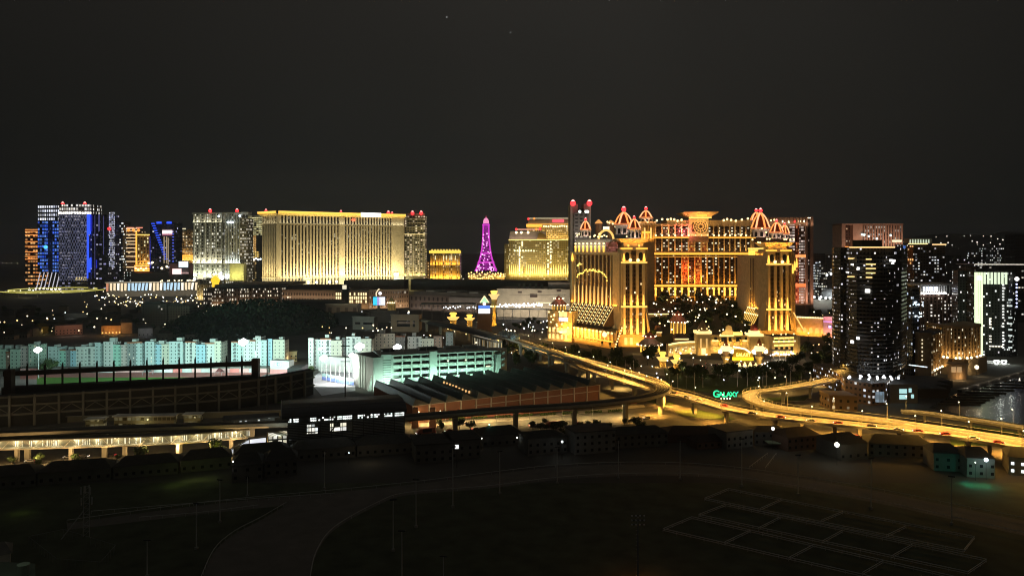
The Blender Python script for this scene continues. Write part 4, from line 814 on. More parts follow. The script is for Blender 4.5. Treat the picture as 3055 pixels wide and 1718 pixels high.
def brown_tower():
 D=1150
 r=thing('hotel_tower','brown tower with a glowing red centre strip and a pale right edge','hotel tower',(X(2385,D),D+20,0))
 w=WM('w_brown',(.26,.18,.14),(.05,.03,.025),4.5,4.2,.8,.55,.78,(1,.84,.72),(1,.72,.62),.95,.1)
 wr=WM('w_brown_red',(.30,.07,.03),(.12,.02,.01),4,5,.6,.7,.7,(1,.22,.07),(1,.42,.16),.75,.1)
 f=Fc((2240,D),(2424,D+6))
 m=MB();m.prism(front([(2240,D),(2424,D+6)],45),0,Z(648,D));m.build('tower_body',[BROWNST],r)
 pan=lambda a,b,v0,v1,wm,nm,o=.2:(lambda m:(f.panel(m,f.s_(a),f.s_(b),Z(v1,D),Z(v0,D),o),m.build(nm,[wm],r)))(MB())
 pan(2353,2372,669,905,w,'window_bay');pan(2384,2400,669,905,w,'window_bay');pan(2372.3,2383.7,672,905,wr,'red_strip');pan(2345,2352.6,700,905,wr,'red_strip')
 mb=MB();f.box(mb,0,1.6,0,1.3,Z(664,D),Z(648,D));rep('crown_pier',mb,M('brown_pale',(.42,.27,.2)),r,[(f.d.x*f.s_(u),0,0)for u in range(2244,2402,9)])
 m=MB();f.box(m,f.s_(2402),f.s_(2407),0,3,0,Z(647,D));m.build('edge_pier',[M('edge_pale',(.42,.29,.24))],r);m=MB();f.box(m,f.s_(2417),f.s_(2424),0,3,0,Z(647,D));m.build('edge_pier',[M('edge_pale2',(.42,.29,.24))],r)
 pan(2407.5,2416.5,652,905,WM('w_brown_d',(.06,.045,.04),(.02,.015,.015),3,5,.5,.5,.3,(1,.75,.6),(1,.8,.7),.5),'window_bay')
 m=MB();f.box(m,f.s_(2408),f.s_(2417),.5,1.5,Z(651,D),Z(648.5,D));m.build('crown_lamp',[E_WARM],r)
 m=MB();f.box(m,f.s_(2345),f.s_(2402),.3,2.4,Z(768,D),Z(760,D));m.build('red_belt',[E('red_belt',(1,.40,.12),1.2)],r)
 m=MB();f.box(m,f.s_(2362),f.s_(2402),.3,2.4,Z(856,D),Z(846,D));m.build('red_belt',[E('red_belt2',(1,.24,.07),1.2)],r)
 for u,v in((2352,662),(2369,661),(2383,660),(2398,660),(2334,661)):m=MB();m.ball(f.p(f.s_(u),2.5,Z(v,D)),1.7,0,7,5);m.build('lamp',[E_WARM if u!=2369 else E_RED],r)
 f.strip(14,20,-.4,1,30000,(1,.55,.35));f.strip(7,Z(672,D),-.5,1,4500,(1,.6,.35))
 D=1250
 r=thing('arch_tower','brown portal-like tower with flaring legs half hidden by the near dark tower','tower',(X(2600,D),D+20,0))
 f=Fc((2511,D),(2694,D));s=f.s_;bs=M('portal_stone',(.40,.26,.19))
 z=lambda v:Z(v,D)
 m=MB();m.prism([f.p(s(2511),0,0)[:2],f.p(s(2522),0,0)[:2],f.p(s(2522),-36,0)[:2],f.p(s(2511),-36,0)[:2]],0,z(668));m.build('leg',[bs],r)
 m=MB();m.face([f.p(s(2502),.4,z(885)),f.p(s(2522),.4,z(885)),f.p(s(2522),.4,z(720)),f.p(s(2512),.4,z(720)),f.p(s(2510),.4,z(820))]);m.build('flared_foot',[bs],r)
 m=MB();f.box(m,s(2545),s(2694),-36,0,0,z(668));m.build('main_block',[bs],r)
 m=MB();f.box(m,s(2511),s(2694),-36,.8,z(671),z(667));m.build('roof_beam',[bs],r)
 m=MB();f.box(m,s(2522),s(2545),-30,-12,0,z(672));m.build('recess',[WM('w_portal_d',(.10,.05,.03),(.02,.012,.01),5,5,.5,.4,.25,(1,.6,.3),(1,.8,.6),.8)],r)
 mb=MB();f.box(mb,0,2,0,1.6,z(735),z(671));rep('fin',mb,bs,r,[(s(u),0,0)for u in range(2576,2692,8)])
 m=MB();f.panel(m,s(2574),s(2640),z(735),z(672),.2);m.build('window_bay',[WM('w_portal',(.16,.10,.08),(.03,.025,.025),4.5,6,.6,.5,.45,(.8,.9,.9),(1,.85,.7),.7)],r)
 m=MB();f.panel(m,s(2640),s(2692),z(735),z(672),.2);m.build('window_bay',[WM('w_portal2',(.16,.10,.08),(.03,.025,.025),4.5,6,.6,.5,.35,(.8,.9,.9),(1,.85,.7),.7)],r)
 m=MB();f.box(m,s(2660),s(2688),1.7,3,z(722),z(716));m.build('lit_terrace',[E('terrace_glow',(1,.9,.6),1.2)],r)
 for u,v in((2570,700),(2576,701),(2590,705),(2655,702),(2614,712)):m=MB();m.ball(f.p(s(u),2.4,z(v)),2,0,6,4);m.build('lamp',[E('portal_lamp%d'%u,(.8,1,.95),1.6)],r)
 m=MB();f.box(m,s(2521),s(2530),1,2,z(748),z(735));m.build('orange_sign',[E_ORANGE],r)
 area(f.p(s(2516),60,z(860)),(0,.8,.6),(1,0,0),40,6,45000,(1,.66,.48));f.strip(24,z(740),-.7,.7,20000,(1,.62,.45),s(2545),s(2694))
brown_tower()
def near_tower():
 r=thing('apartment_tower','near dark rounded apartment tower with balconies and a gold roof line','apartment tower',(X(2600,530),545,0))
 pl=[(2528,546),(2534,534),(2556,525),(2600,520),(2640,521),(2664,528)]
 z0,zt=15,Z(737,522)
 wa=WM('w_near',(.045,.042,.038),(.012,.013,.014),2.3,2.78,.5,.42,.15,(1,.90,.74),(.85,.88,1),1.5,.55,minr=.08)
 m=MB();m.prism(front(pl,26),z0,zt,0,1);m.build('tower_body',[wa,ROOFD],r)
 fh=(zt-4-z0)/32.0;big=[(x+(x-X(2600,530))*.035,y-1.3)for x,y in[(X(u,D),D)for u,D in pl]];bigp=big+[(x,y+3.2)for x,y in reversed(big)]
 m=MB();m.prism(bigp,z0+.2,z0+.55);rep('balcony',m,M('balcony_slab',(.20,.19,.17)),r,[(0,0,fh*i)for i in range(32)])
 m=MB();rl=[(x+(x-X(2600,530))*.003,y-.12)for x,y in big]
 for a,b in zip(rl,rl[1:]):m.face([(a[0],a[1],z0+.55),(b[0],b[1],z0+.55),(b[0],b[1],z0+1.25),(a[0],a[1],z0+1.25)])
 rep('railing',m,M('rail_glass',(.06,.06,.06),.25),r,[(0,0,fh*i)for i in range(31)])
 m=MB();w=[(x,y)for x,y in big]
 for i in range(1,5):m.line([(w[i][0],w[i][1]-.1,zt-.2),(w[i+1][0],w[i+1][1]-.1,zt-.2)],.38,5)
 m.build('light_strip',[E('roof_line',(1,.62,.24),1.7)],r)
 m=MB();m.prism(front([(2570,530),(2632,528)],14),zt,Z(716,530));m.build('penthouse',[M('pent_dark',(.05,.048,.045))],r)
 hot=E('balcony_warm',(1,.70,.26),1.5)
 f=Fc((2556,523),(2664,526))
 for u0,u1,v in((2530,2553,771),(2583,2600,773),(2583,2612,788),(2583,2612,801),(2583,2611,814),(2583,2602,827),(2528,2552,825)):
  D=529 if u0<2556 else 519;g=Fc((u0,D),(u1,D-1));m=MB();g.box(m,0,g.L,.0,.5,Z(v+2,D),Z(v-1.5,D));m.build('lit_ceiling',[hot],r)
 wh=E('flat_window',(1,.97,.9),2.2)
 for u,v,a,b in((2590,868,2.4,2.4),(2660,777,1.2,1.6),(2668,778,1.2,1.6),(2544,1020,1.4,2),(2561,1009,1.2,1.8),(2665,786,.9,1),(2562,801,.8,1.8),(2544,789,.9,1),(2530,812,1.2,.8)):
  D=517.5;m=MB();m.box(X(u,D)-a/2,X(u,D)+a/2,D-.3,D+2,Z(v,D)-b/2,Z(v,D)+b/2);m.build('lit_window',[wh],r)
 m=MB();m.prism([(X(2664,528)+.2,528.5),(X(2690,541),541),(X(2706,562),562),(X(2706,562),575),(X(2664,528)+.2,555)],z0,Z(738,540));m.build('rear_wing',[WM('w_near2',(.03,.029,.028),(.011,.011,.013),2.4,2.78,.5,.5,.06,(1,.93,.82),(.82,.86,1),1.2,.5),ROOFD],r)
 m=MB();q=X(2692,541);m.box(q-.8,q+.8,538,538.4,Z(741,540),Z(733,540));m.build('blue_sign',[E('blue_sign',(.08,.2,.6),.7)],r)
 m=MB();pp=[(X(2508,530),530),(X(2522,508),508),(X(2600,492),492),(X(2640,495),495),(X(2700,545),545),(X(2700,545),580),(X(2510,530),580)]
 m.prism(pp,0,z0-1,0,1);pd=m.build('podium',[WM('w_pod',(.16,.10,.065),(.03,.03,.035),3.2,3.6,.5,.4,.42,(1,.97,.92),(.8,.92,1),1.3,.5),ROOFD],r)
 mb=MB();mb.ball((0,0,0),.75,0,7,5);rep('globe',mb,E('podium_globe',(.92,.97,1),3),pd,[(X(u,505),505+i%3*4,z0+R.uniform(-.6,1.2))for i,u in enumerate((2532,2543,2552,2566,2578,2583,2592,2604,2609,2618,2627,2634,2640,2646,2652,2660,2668,2674,2680,2690))])
 for u in(2543,2605,2655):point((X(u,500),500,z0+2.5),900,(.9,.95,1),.5)
 m=MB();m.box(X(2614,480),X(2638,480),480,481,Z(1200,480),Z(1169,480));m.build('screen',[WM('w_scr',(.2,.3,.38),(.2,.3,.38),2,2.2,.9,.9,.9,(.35,.55,.75),(.5,.62,.75),.55)],r)
 point((X(2626,470),473,Z(1180,480)),300,(.5,.75,1),.5)
 D=610;n=thing('glass_building','dark slim glass building with bluish sparkling lights just right of the near apartment tower','building',(X(2725,D),D,0))
 m=MB();m.prism(front([(2704,D),(2722,D-6),(2744,D)],24),0,Z(862,D),0,1);m.build('body',[WM('w_neigh',(.05,.055,.065),(.016,.02,.026),2.2,3,.7,.6,.10,(.8,.9,1),(.6,.75,1),1,.4),ROOFD],n)
 for v in(858,912,938):m=MB();m.prism(front([(2703,D-1),(2722,D-7),(2745,D-1)],4),Z(v,D)-.8,Z(v,D));m.build('ledge',[CONC],n)
 mb=MB();mb.ball((0,0,0),.55,0,6,4);rep('lamp',mb,E('bluish_lamp',(.75,.9,1),2),n,[(X(R.uniform(2704,2744),D),D-5.5,Z(R.choice((902,906,910,932,936,942))+R.uniform(-3,3),D))for _ in range(26)])
 D=478;n=thing('house','plain brown flat roofed building in front of the near tower podium, beside the ramp','house',(X(2518,D),D,0))
 m=MB();m.prism(front([(2476,D),(2558,D-4)],16),0,Z(1180,D),0,1);m.build('body',[WM('w_brn',(.20,.13,.08),(.03,.03,.03),4.2,4,.35,.4,.1,(1,.8,.5),(1,.8,.5),.7),ROOFD],n)
 m=MB();m.prism(front([(2474,D-.5),(2560,D-4.5)],17),Z(1180,D)+.05,Z(1177,D));m.build('parapet',[BROWNST],n)
 D=500;n=thing('pavilion','low dark building with four cyan lit windows between the podium and the marina','building',(X(2700,D),D,0))
 f=Fc((2655,D),(2738,D));m=MB();f.solid(m,0,f.L,26,0,Z(1146,D),0,1);m.build('body',[DCONC,ROOFD],n)
 for u0,u1,v0,v1 in((2683,2705,1160,1173),(2683,2705,1177,1190),(2711,2719,1158,1170),(2718,2726,1176,1187)):
  m=MB();f.box(m,f.s_(u0),f.s_(u1),0,.3,Z(v1,D),Z(v0,D));m.build('window',[E('cyan_window%d%d'%(u0,v0),(.55,.95,.95),.85)],n)
 n=thing('terrace_building','long dark stepped terrace building running from the near tower to the marina','building',(X(2780,540),545,0))
 for i,(a,b,v)in enumerate(((2650,2842,1132),(2640,2836,1146),(2740,2830,1160))):
  D=560-i*22;m=MB();m.prism(front([(a,D),(b,D-6+i*3)],22),0,Z(v,D),0,1);m.build('terrace',[M('terrace_dark%d'%i,(.06,.055,.05)),ROOFD],n)
 f=Fc((2712,556),(2768,545));mb=MB();f.box(mb,0,1.6,0,.3,16,16.7);rep('lit_window',mb,E('terrace_win',(.8,.95,1),1.6),n,[(f.d.x*1.9*i,f.d.y*1.9*i,0)for i in range(7)])
near_tower()
def right_towers():
 D=900;r=thing('apartment_tower','dark tower with two gold roof lines and a lit glass crown','apartment tower',(X(2765,D),D+15,0))
 w=WM('w_gl',(.05,.045,.04),(.014,.014,.016),3.2,3.4,.6,.42,.30,(1,.93,.8),(.85,.92,1),1.2,.35,minr=.1)
 m=MB();m.prism(front([(2709,D+8),(2726,D),(2820,D)],30),0,Z(729,D),0,1);m.build('tower_body',[w,ROOFD],r)
 f=Fc((2709,D-.6),(2822,D-.6));m=MB();f.box(m,0,f.s_(2767),0,1,Z(729,D),Z(726,D));m.build('light_strip',[E('gold_line_a',(1,.66,.28),1.7)],r)
 m=MB();f.box(m,f.s_(2781),f.s_(2822),0,1,Z(731,D),Z(728,D));m.build('light_strip',[E('gold_line_b',(1,.66,.28),1.7)],r)
 m=MB();m.prism(front([(2720,D+6),(2781,D+6)],18),Z(726,D),Z(711,D));c=m.build('crown',[M('crown_glass',(.25,.26,.22),.3)],r)
 mb=MB();mb.lathe((X(2722,D),D+5),[(.8,Z(725,D)),(.5,Z(714,D))],6);rep('crown_light',mb,E('crown_light',(.85,1,.75),.8),c,[(X(2722+i*8,D)-X(2722,D),0,0)for i in range(8)])
 m=MB();g=Fc((2708,D+7),(2725,D-.8));g.box(m,0,g.L,0,.4,Z(790,D),Z(733,D));m.build('orange_side',[WM('w_orange_side',(.16,.06,.02),(.08,.03,.01),3,4,.7,.6,.35,(1,.40,.10),(1,.7,.3),1.2,.2)],r)
 D=800;r=thing('hotel_building','reddish brown building with a white lit fin crown and rows of warm windows','hotel',(X(2785,D),D+15,0))
 w=WM('w_wc',(.16,.085,.06),(.03,.025,.022),3.7,3.6,.5,.45,.55,(1,.90,.72),(1,.96,.88),1.5,.35)
 m=MB();m.prism(front([(2718,D+6),(2746,D),(2812,D),(2856,D+4)],36),0,Z(877,D),0,1);m.build('hotel_body',[w,ROOFD],r)
 m=MB();m.prism(front([(2716,D+4),(2746,D-2),(2812,D-2),(2858,D+2)],38),Z(852,D),Z(848,D));m.build('crown_beam',[WHITE],r)
 f=Fc((2744,D-1.2),(2814,D-1.2));mb=MB();f.box(mb,0,.9,0,1.5,Z(876,D),Z(852,D));rep('crown_fin',mb,WHITE,r,[(f.L*i/9,0,0)for i in range(10)]+[(f.L*1.12,1,0),(f.L*1.28,2,0),(f.L*1.45,3,0)])
 m=MB();f.panel(m,0,f.L*1.4,Z(877,D),Z(852,D),-1);m.build('crown_back',[M('crown_back',(.16,.15,.15))],r)
 mb=MB();mb.ball(f.p(1,2.5,Z(874,D)),1.1,0,7,5);rep('floodlight',mb,E_WHITE,r,[(f.L*i/11,0,0)for i in range(12)])
 mb=MB();f.box(mb,.5,2.4,1.6,2.2,Z(868,D),Z(855,D));rep('lit_panel',mb,E('fin_glow',(.8,.85,1),1.6),r,[(f.L*t,0,0)for t in(.08,.2,.32,.42,.54,.62)])
 f.strip(4,Z(876,D),-.6,1,2500,(.92,.95,1))
 mb=MB();f.box(mb,0,1.1,0,1,0,Z(880,D));rep('pier',mb,M('wc_pier',(.22,.14,.11)),r,[(f.L*t,0,0)for t in(0,.18,.36,.54,.72,.95,1.15,1.35)])
 D=720;r=thing('office_tower','dark tower with tall white green light strips and glowing bars under its roof','tower',(X(2970,D),D+15,0))
 w=WM('w_strip',(.055,.06,.055),(.02,.024,.022),2.5,2.7,.5,.6,.11,(1,.97,.88),(.9,1,.95),1.6,.5)
 m=MB();m.prism(front([(2886,D+22),(2906,D),(3010,D-6),(3030,D+10)],26),0,Z(810,D),0,1);m.build('tower_body',[w,ROOFD],r)
 f=Fc((2906,D-.5),(3012,D-6.6));sg=E('strip_glow',(.84,1,.62),1.25)
 for a,b,v1 in((2907,2910.5,975),(2911.5,2917,975),(2919,2924,975),(2926,2931,1066)):
  m=MB();f.box(m,f.s_(a),f.s_(b),0,1,Z(v1,D),Z(812,D));m.build('light_strip',[sg],r)
 for i in range(7):a=2934+i*10.6;m=MB();f.box(m,f.s_(a),f.s_(a+6.2),0,1,Z(847,D),Z(812,D));m.build('light_bar',[E('bar_glow%d'%i,(.86,1,.72),1.05)],r)
 mb=MB();f.box(mb,f.s_(2990),f.s_(2995),.2,.8,0,1.3);rep('lit_window',mb,E('stair_win',(.95,.98,.9),1.5),r,[(0,0,8+2.75*i)for i in range(22)if R.random()<.8])
 mb=MB();f.box(mb,f.s_(3008),f.s_(3019),.2,.8,0,1.4);rep('lit_window',mb,E('edge_win',(.75,.85,.8),1.0),r,[(0,0,8+5.5*i)for i in range(10)if R.random()<.75])
 mb=MB();f.box(mb,f.s_(2951),f.s_(2957),.2,.8,0,1.1);rep('lit_window',mb,E('low_win',(1,.93,.75),1.6),r,[(f.d.x*2.4*i,f.d.y*2.4*i,9)for i in range(5)]+[(0,0,13+2.7*i)for i in range(9)if R.random()<.7])
 mb=MB();mb.ball((X(3033,D),D,0),.9,0,7,5);rep('blue_lamp',mb,E('blue_white_dot',(.55,.6,1),2.2),r,[(0,0,Z(v,D))for v in(836,848,858,871,882,892,904,915)])
 m=MB();m.ball((X(3033,D),D-.4,Z(832,D)),1.9,0,8,6);m.build('top_lamp',[E_WHITE],r)
 m=MB();m.box(X(3031,D),X(3036,D),D,D+1,0,Z(826,D));m.build('lamp_rail',[DMETAL],r)
 m=MB();m.box(X(2912,D),X(2923,D),D-3,D-1,Z(835,D),Z(826,D));m.ball((X(2917,D),D-2,Z(828,D)),1.8,0,8,6);m.build('sign_lamp',[E_WHITE],r)
 area((X(2900,D)-6,D-14,40),(.5,.8,0),(0,0,1),50,2,1800,(.85,1,.7))
 D2=672;n=thing('entrance_canopy','white lit entrance canopy with two V shaped frames at the marina','canopy',(X(2975,D2),D2,0))
 m=MB();m.prism(front([(2935,D2),(3012,D2-6)],18),0,Z(1082,D2),0,0);m.build('lobby',[WM('w_lobby',(.5,.5,.46),(.4,.42,.4),2.6,3.4,.7,.8,.75,(1,.98,.9),(.9,1,.95),1.1)],n)
 for u in(2960,2982):
  m=MB();y=D2-6;m.line([(X(u-8,D2),y,Z(1073,D2)),(X(u+8,D2),y,Z(1073,D2)),(X(u,D2),y,Z(1088,D2)),(X(u-8,D2),y,Z(1073,D2))],.55,5);m.build('frame',[E('v_frame%d'%u,(.95,1,.95),2.4)],n)
 point((X(2965,D2),D2-8,6),2600,(.9,1,.92),1);point((X(3000,D2),D2-8,5),1200,(.9,1,.92),1)
 D=640;r=thing('hotel_building','brown curved hotel with warm uplights at the foot of its piers, beside the marina','hotel',(X(2840,D),D+15,0))
 w=WM('w_gb',(.26,.17,.08),(.05,.035,.02),3.0,3.1,.55,.5,.20,(1,.84,.5),(1,.92,.7),1.4,.3);bs=M('gb_stone',(.36,.25,.13))
 pl=[(2812,622),(2840,614),(2870,612),(2900,618),(2926,632)]
 zt,zb=Z(980,615),Z(1066,615)
 m=MB();m.prism(front(pl,24),0,zt,0,1);m.build('main_wing',[w,ROOFD],r)
 m=MB();m.prism(front([(2810,621.5),(2840,613.5),(2870,611.5),(2900,617.5),(2928,631.5)],25),zt,zt+2.2);m.build('cornice',[bs],r)
 m=MB();m.prism(front([(2742,600),(2779,594)],30),0,Z(992,598),0,1);m.build('flat_wing',[bs,ROOFD],r)
 g=Fc((2742,599.8),(2779,593.8));mb=MB();g.box(mb,g.L*.22,g.L*.28,0,.3,0,1);rep('lit_window',mb,E('slot_win',(1,.9,.6),1.6),r,[(0,0,Z(v,598))for v in(1016,1027,1038,1051,1063,1075)])
 m=MB();m.prism(front([(2779.3,594.5),(2813,622)],22),0,Z(996,604),0,1);m.build('angled_wing',[w,ROOFD],r)
 k=Fc((2779.3,594.3),(2813,621.8))
 mb=MB();k.box(mb,0,1,0,.9,Z(1098,606),Z(999,606));rep('pier',mb,bs,r,[(k.d.x*k.L*t,k.d.y*k.L*t,0)for t in(.05,.27,.5,.72,.93)])
 mb=MB();mb.ball(k.p(1,2,Z(1096,606)),.9,0,7,5);rep('floodlight',mb,E_WARM,r,[(k.d.x*k.L*t,k.d.y*k.L*t,0)for t in(.0,.22,.45,.67,.88)])
 k.strip(3,Z(1098,606),-.4,1,2400,(1,.62,.24))
 for i in range(4):
  q=Fc(*[(pl[i][0],pl[i][1]-.3),(pl[i+1][0],pl[i+1][1]-.3)]);mb=MB();q.box(mb,0,.9,0,.9,zb,zt);rep('pier',mb,bs,r,[(q.d.x*q.L*t,q.d.y*q.L*t,0)for t in(.1,.45,.8)])
  if i!=10:mb=MB();mb.ball(q.p(1,2,zb),.95,0,7,5);rep('floodlight',mb,E_WARM,r,[(q.d.x*q.L*t,q.d.y*q.L*t,0)for t in(.2,.6)]);q.strip(3,zb,-.4,1,1500,(1,.64,.24))
  m=MB();q.box(m,0,q.L,0,4.5,0,zb-.8);m.build('podium',[bs],r)
 n=thing('pavilion','round warm lit entrance pavilion in front of the brown curved hotel','pavilion',(X(2856,600),600,0))
 m=MB();m.lathe((X(2856,596),596),[(6.6,0),(6.6,Z(1090,590)),(7.6,Z(1090,590)),(7.6,Z(1087,590)),(0,Z(1086,590))],20);m.build('drum',[M('pav_stone',(.38,.28,.18))],n)
 mb=MB();mb.box(X(2838,590),X(2851,590),589.3,589.9,Z(1110,590),Z(1094,590));rep('window',mb,E('pav_window',(.8,.52,.25),.5),n,[(0,0,0),(X(2854,590)-X(2838,590),-.3,0)])
 for u in(2838,2850,2865,2876):point((X(u,586),586,1.5),500,(1,.6,.25),.5)
 m=MB();m.lathe((X(2905,610),606),[(.2,0),(.2,6)],6);m.ball((X(2905,610),606,7),1.6,1,8,6);m.single('globe_lamp',[DMETAL,E_WARM],'big warm lamp on the quay between the brown curved hotel and the white canopy','lamp')
 point((X(2905,610),603,7),1500,(1,.8,.5),1)
 wf=lambda i,p:WM('w_far%d'%i,(.035,.037,.037),(.018,.019,.02),6.5,8,.55,.45,p,(1,.96,.85),(.9,.97,1),1.3,.35,seed=i)
 for i,(a,b,v,D,p,lab)in enumerate(((2826,2868,762,2300,.02,'faint dark tower right of the gold line tower'),(2868,2902,772,2200,.03,'second faint dark tower right of the gold line tower'),(2905,2942,752,2600,.30,'far tower with scattered white windows, first in the far cluster'),(2942,2985,738,2700,.30,'far tower with scattered white windows, second in the far cluster'),(2985,3026,730,2650,.28,'far tower with scattered white windows, third in the far cluster'),(3028,3075,698,2000,.01,'tall unlit dark tower at the right edge'),(2420,2442,782,1500,.75,'pale blue grid apartment block right of the brown tower'),(2444,2469,788,1480,.5,'yellowish lit apartment block beside the pale blue one'),(2424,2462,756,2300,.12,'dim distant block behind the pale blue apartment'),(2464,2508,760,2350,.10,'dim distant block left of the arch tower leg'),(2640,2700,760,2300,.1,'dim distant block behind the near apartment tower'))):
  w=WM('w_fc%d'%i,(.10,.11,.11),(.03,.03,.03),4.4,5,.7,.5,p,(.75,.88,1)if i==6 else(1,.92,.6),(.9,.97,1),1.0,.1)if i in(6,7)else wf(i,p)
  tower('apartment_block',lab,[(a,D),(b,D+4)],40,0,Z(v,D),w,'apartment block',par=0)
 D=1050;r=thing('flat_building','wide dark building under a long thin white roof line at the right edge','building',(X(2985,D),D,0))
 m=MB();m.prism(front([(2912,D+6),(3080,D-6)],40),0,Z(796,D),0,1);m.build('body',[WM('w_flat',(.04,.04,.038),(.018,.018,.018),4,4.5,.6,.4,.12,(1,.9,.7),(1,1,.9),1.0,.3),ROOFD],r)
 m=MB();m.prism(front([(2908,D+2),(3080,D-10)],44),Z(790,D),Z(787.5,D),0,1);rf=m.build('roof_slab',[WHITE,ROOFD],r)
 f=Fc((2908,D+1.8),(3080,D-10.2));m=MB();f.box(m,0,f.L,0,.6,Z(789.6,D),Z(787.8,D));m.build('light_strip',[E('roof_white_line',(1,.92,.75),1.3)],rf)
 D=1000;r=thing('garden_wing','low golden garden wing with arched windows right of the right golden tower','building',(X(2425,900),905,0))
 D=890;f=Fc((2372,D),(2480,D-20));m=MB();f.solid(m,0,f.L,20,0,Z(946,D));m.build('wing',[GW],r)
 mb=MB();mb.ball(f.p(1,.8,Z(945,D)),.9,0,6,4);rep('bulb',mb,E_BULB,r,[(f.d.x*f.L*i/22,f.d.y*f.L*i/22,0)for i in range(23)])
 mb=MB();n_=6;w_=2;mb.face([f.p(2,.2,4),f.p(6,.2,4)]+[f.p(4+2*math.cos(math.pi*i/6),.2,8+2*math.sin(math.pi*i/6))for i in range(7)]);rep('arched_window',mb,E('arch_glow',(1,.58,.16),.9),r,[(f.d.x*6.6*i,f.d.y*6.6*i,0)for i in range(6)])
 f.strip(6,1,-.6,1,9000,GT)
 D=870;r=thing('pavilion','violet lit pavilion with a blue white sign beside the street','pavilion',(X(2490,D),D,0))
 f=Fc((2456,D),(2527,D-10));m=MB();f.solid(m,0,f.L,24,0,Z(944,D));m.build('hall',[PINKST],r)
 m=MB();f.box(m,f.L*.2,f.L,.2,1,Z(978,D),Z(970,D));m.build('sign',[WM('w_vio',(.3,.25,.6),(.6,.6,1),3.5,4,.6,.7,.9,(.55,.55,1),(.8,.75,1),1.7)],r)
 m=MB();f.box(m,f.L*.62,f.L*.82,1,1.4,Z(990,D),Z(981,D));m.build('screen',[E('cyan_scr',(.6,.9,1),1.5)],r)
 m=MB();f.box(m,0,f.L,.2,.8,Z(960,D),Z(957.5,D));m.build('light_strip',[E('violet_strip',(.75,.4,1),1.0)],r)
 f.strip(8,2,-.6,1,7000,(1,.5,.55));f.strip(5,Z(950,D),-.6,.1,2500,(1,.45,.6))
 D=868;r=thing('pagoda','small tiered golden pagoda at the left edge of the near apartment tower','pagoda',(X(2513,D),D-16,0))
 m=MB();c=(X(2513,D),D-16);m.lathe(c,[(3.2,0),(3.2,Z(938,D))],8);m.build('shaft',[GW],r)
 m=MB();m.lathe(c,[(5.2,Z(938,D)),(3,Z(932,D)),(3,Z(931,D)),(4.6,Z(930,D)),(1,Z(922,D)),(.5,Z(915,D)),(0,Z(911,D))],8);m.build('roof',[E('pagoda_roof',(1,.72,.36),1.1)],r)
 D=1300;r=thing('low_hall','low white lit curved roof hall between the brown and the arch tower','hall',(X(2460,D),D,0))
 f=Fc((2396,D),(2520,D));m=MB();f.solid(m,0,f.L,40,0,Z(893,D),0,1);m.build('hall_body',[CONC,ROOFD],r)
 m=MB();m.lathe((X(2490,D),D+20),[(16,Z(890,D)),(14,Z(872,D)),(9,Z(864,D)),(0,Z(861,D))],16);m.build('dome_roof',[M('hall_roof',(.3,.31,.33),.5)],r)
 mb=MB();mb.ball((0,0,0),2.1,0,7,5);rep('lamp',mb,E('hall_lamp',(.95,1,.97),2.6),r,[(X(u,D),D-2,Z(v,D))for u,v in((2407,888),(2413,889),(2428,886),(2444,891),(2448,886),(2462,889),(2475,888),(2488,889),(2496,888),(2505,890),(2520,888),(2466,820),(2478,817),(2490,822),(2500,825),(2507,820))])
 point((X(2450,D),D-12,24),15000,(.9,1,.97),2);point((X(2490,D),D-8,26),9000,(.9,1,.97),2)
right_towers()
def marina():
 m=MB();q=[G(2868,1166),G(3420,1040),G(3480,1330),G(2885,1240),G(2770,1216)]
 m.face([(p.x,p.y,.02)for p in q])
 wt=bpy.data.materials.new('marina_water');wt.use_nodes=True;nt=wt.node_tree;b=nt.nodes['Principled BSDF'];b.inputs['Base Color'].default_value=(.006,.011,.013,1);b.inputs['Roughness'].default_value=.12
 nz=nt.nodes.new('ShaderNodeTexNoise');nz.inputs['Scale'].default_value=1.1;nz.inputs['Detail'].default_value=3;bp=nt.nodes.new('ShaderNodeBump');bp.inputs['Strength'].default_value=.25;bp.inputs['Distance'].default_value=.5
 tc=nt.nodes.new('ShaderNodeTexCoord');nt.links.new(tc.outputs['Object'],nz.inputs['Vector']);nt.links.new(nz.outputs[0],bp.inputs['Height']);nt.links.new(bp.outputs[0],b.inputs['Normal'])
 m.single('water',[wt],None,None,kind='structure')
 a,b_=G(2862,1168),G(3120,1092);m=MB();d=(b_-a).normalized();n=Vector((d.y,-d.x,0))
 ribbon(m,[a+n*0,b_],[(-1.6,0),(-1.6,1.5),(1.6,1.5),(1.6,0)]);m.single('quay_wall',[M('quay',(.34,.31,.27))],'long pale quay wall along the far side of the marina','quay')
 for i in range(9):p=a.lerp(b_,(i+.5)/9);point(p+n*2.4+Vector((0,0,3.2)),120,(1,.9,.75),.3)
 pier=MB();pier.box(-13,13,-.9,.9,.05,.75);pr=pier.single('jetty',[M('jetty_wood',(.06,.055,.05))],'','jetty','jetties in the marina',origin=(0,0,0));pz=Proto(pr)
 for i,(u,v)in enumerate(((2790,1206),(2806,1199),(2822,1192),(2838,1185),(2852,1178),(2875,1172),(2902,1164),(2932,1156),(2962,1148),(2992,1140))):
  p=G(u,v);pz.put((p.x+15,p.y,0),ORD[i]+' dark jetty from the near end of the marina','jetties in the marina',rz=-.16)
marina()
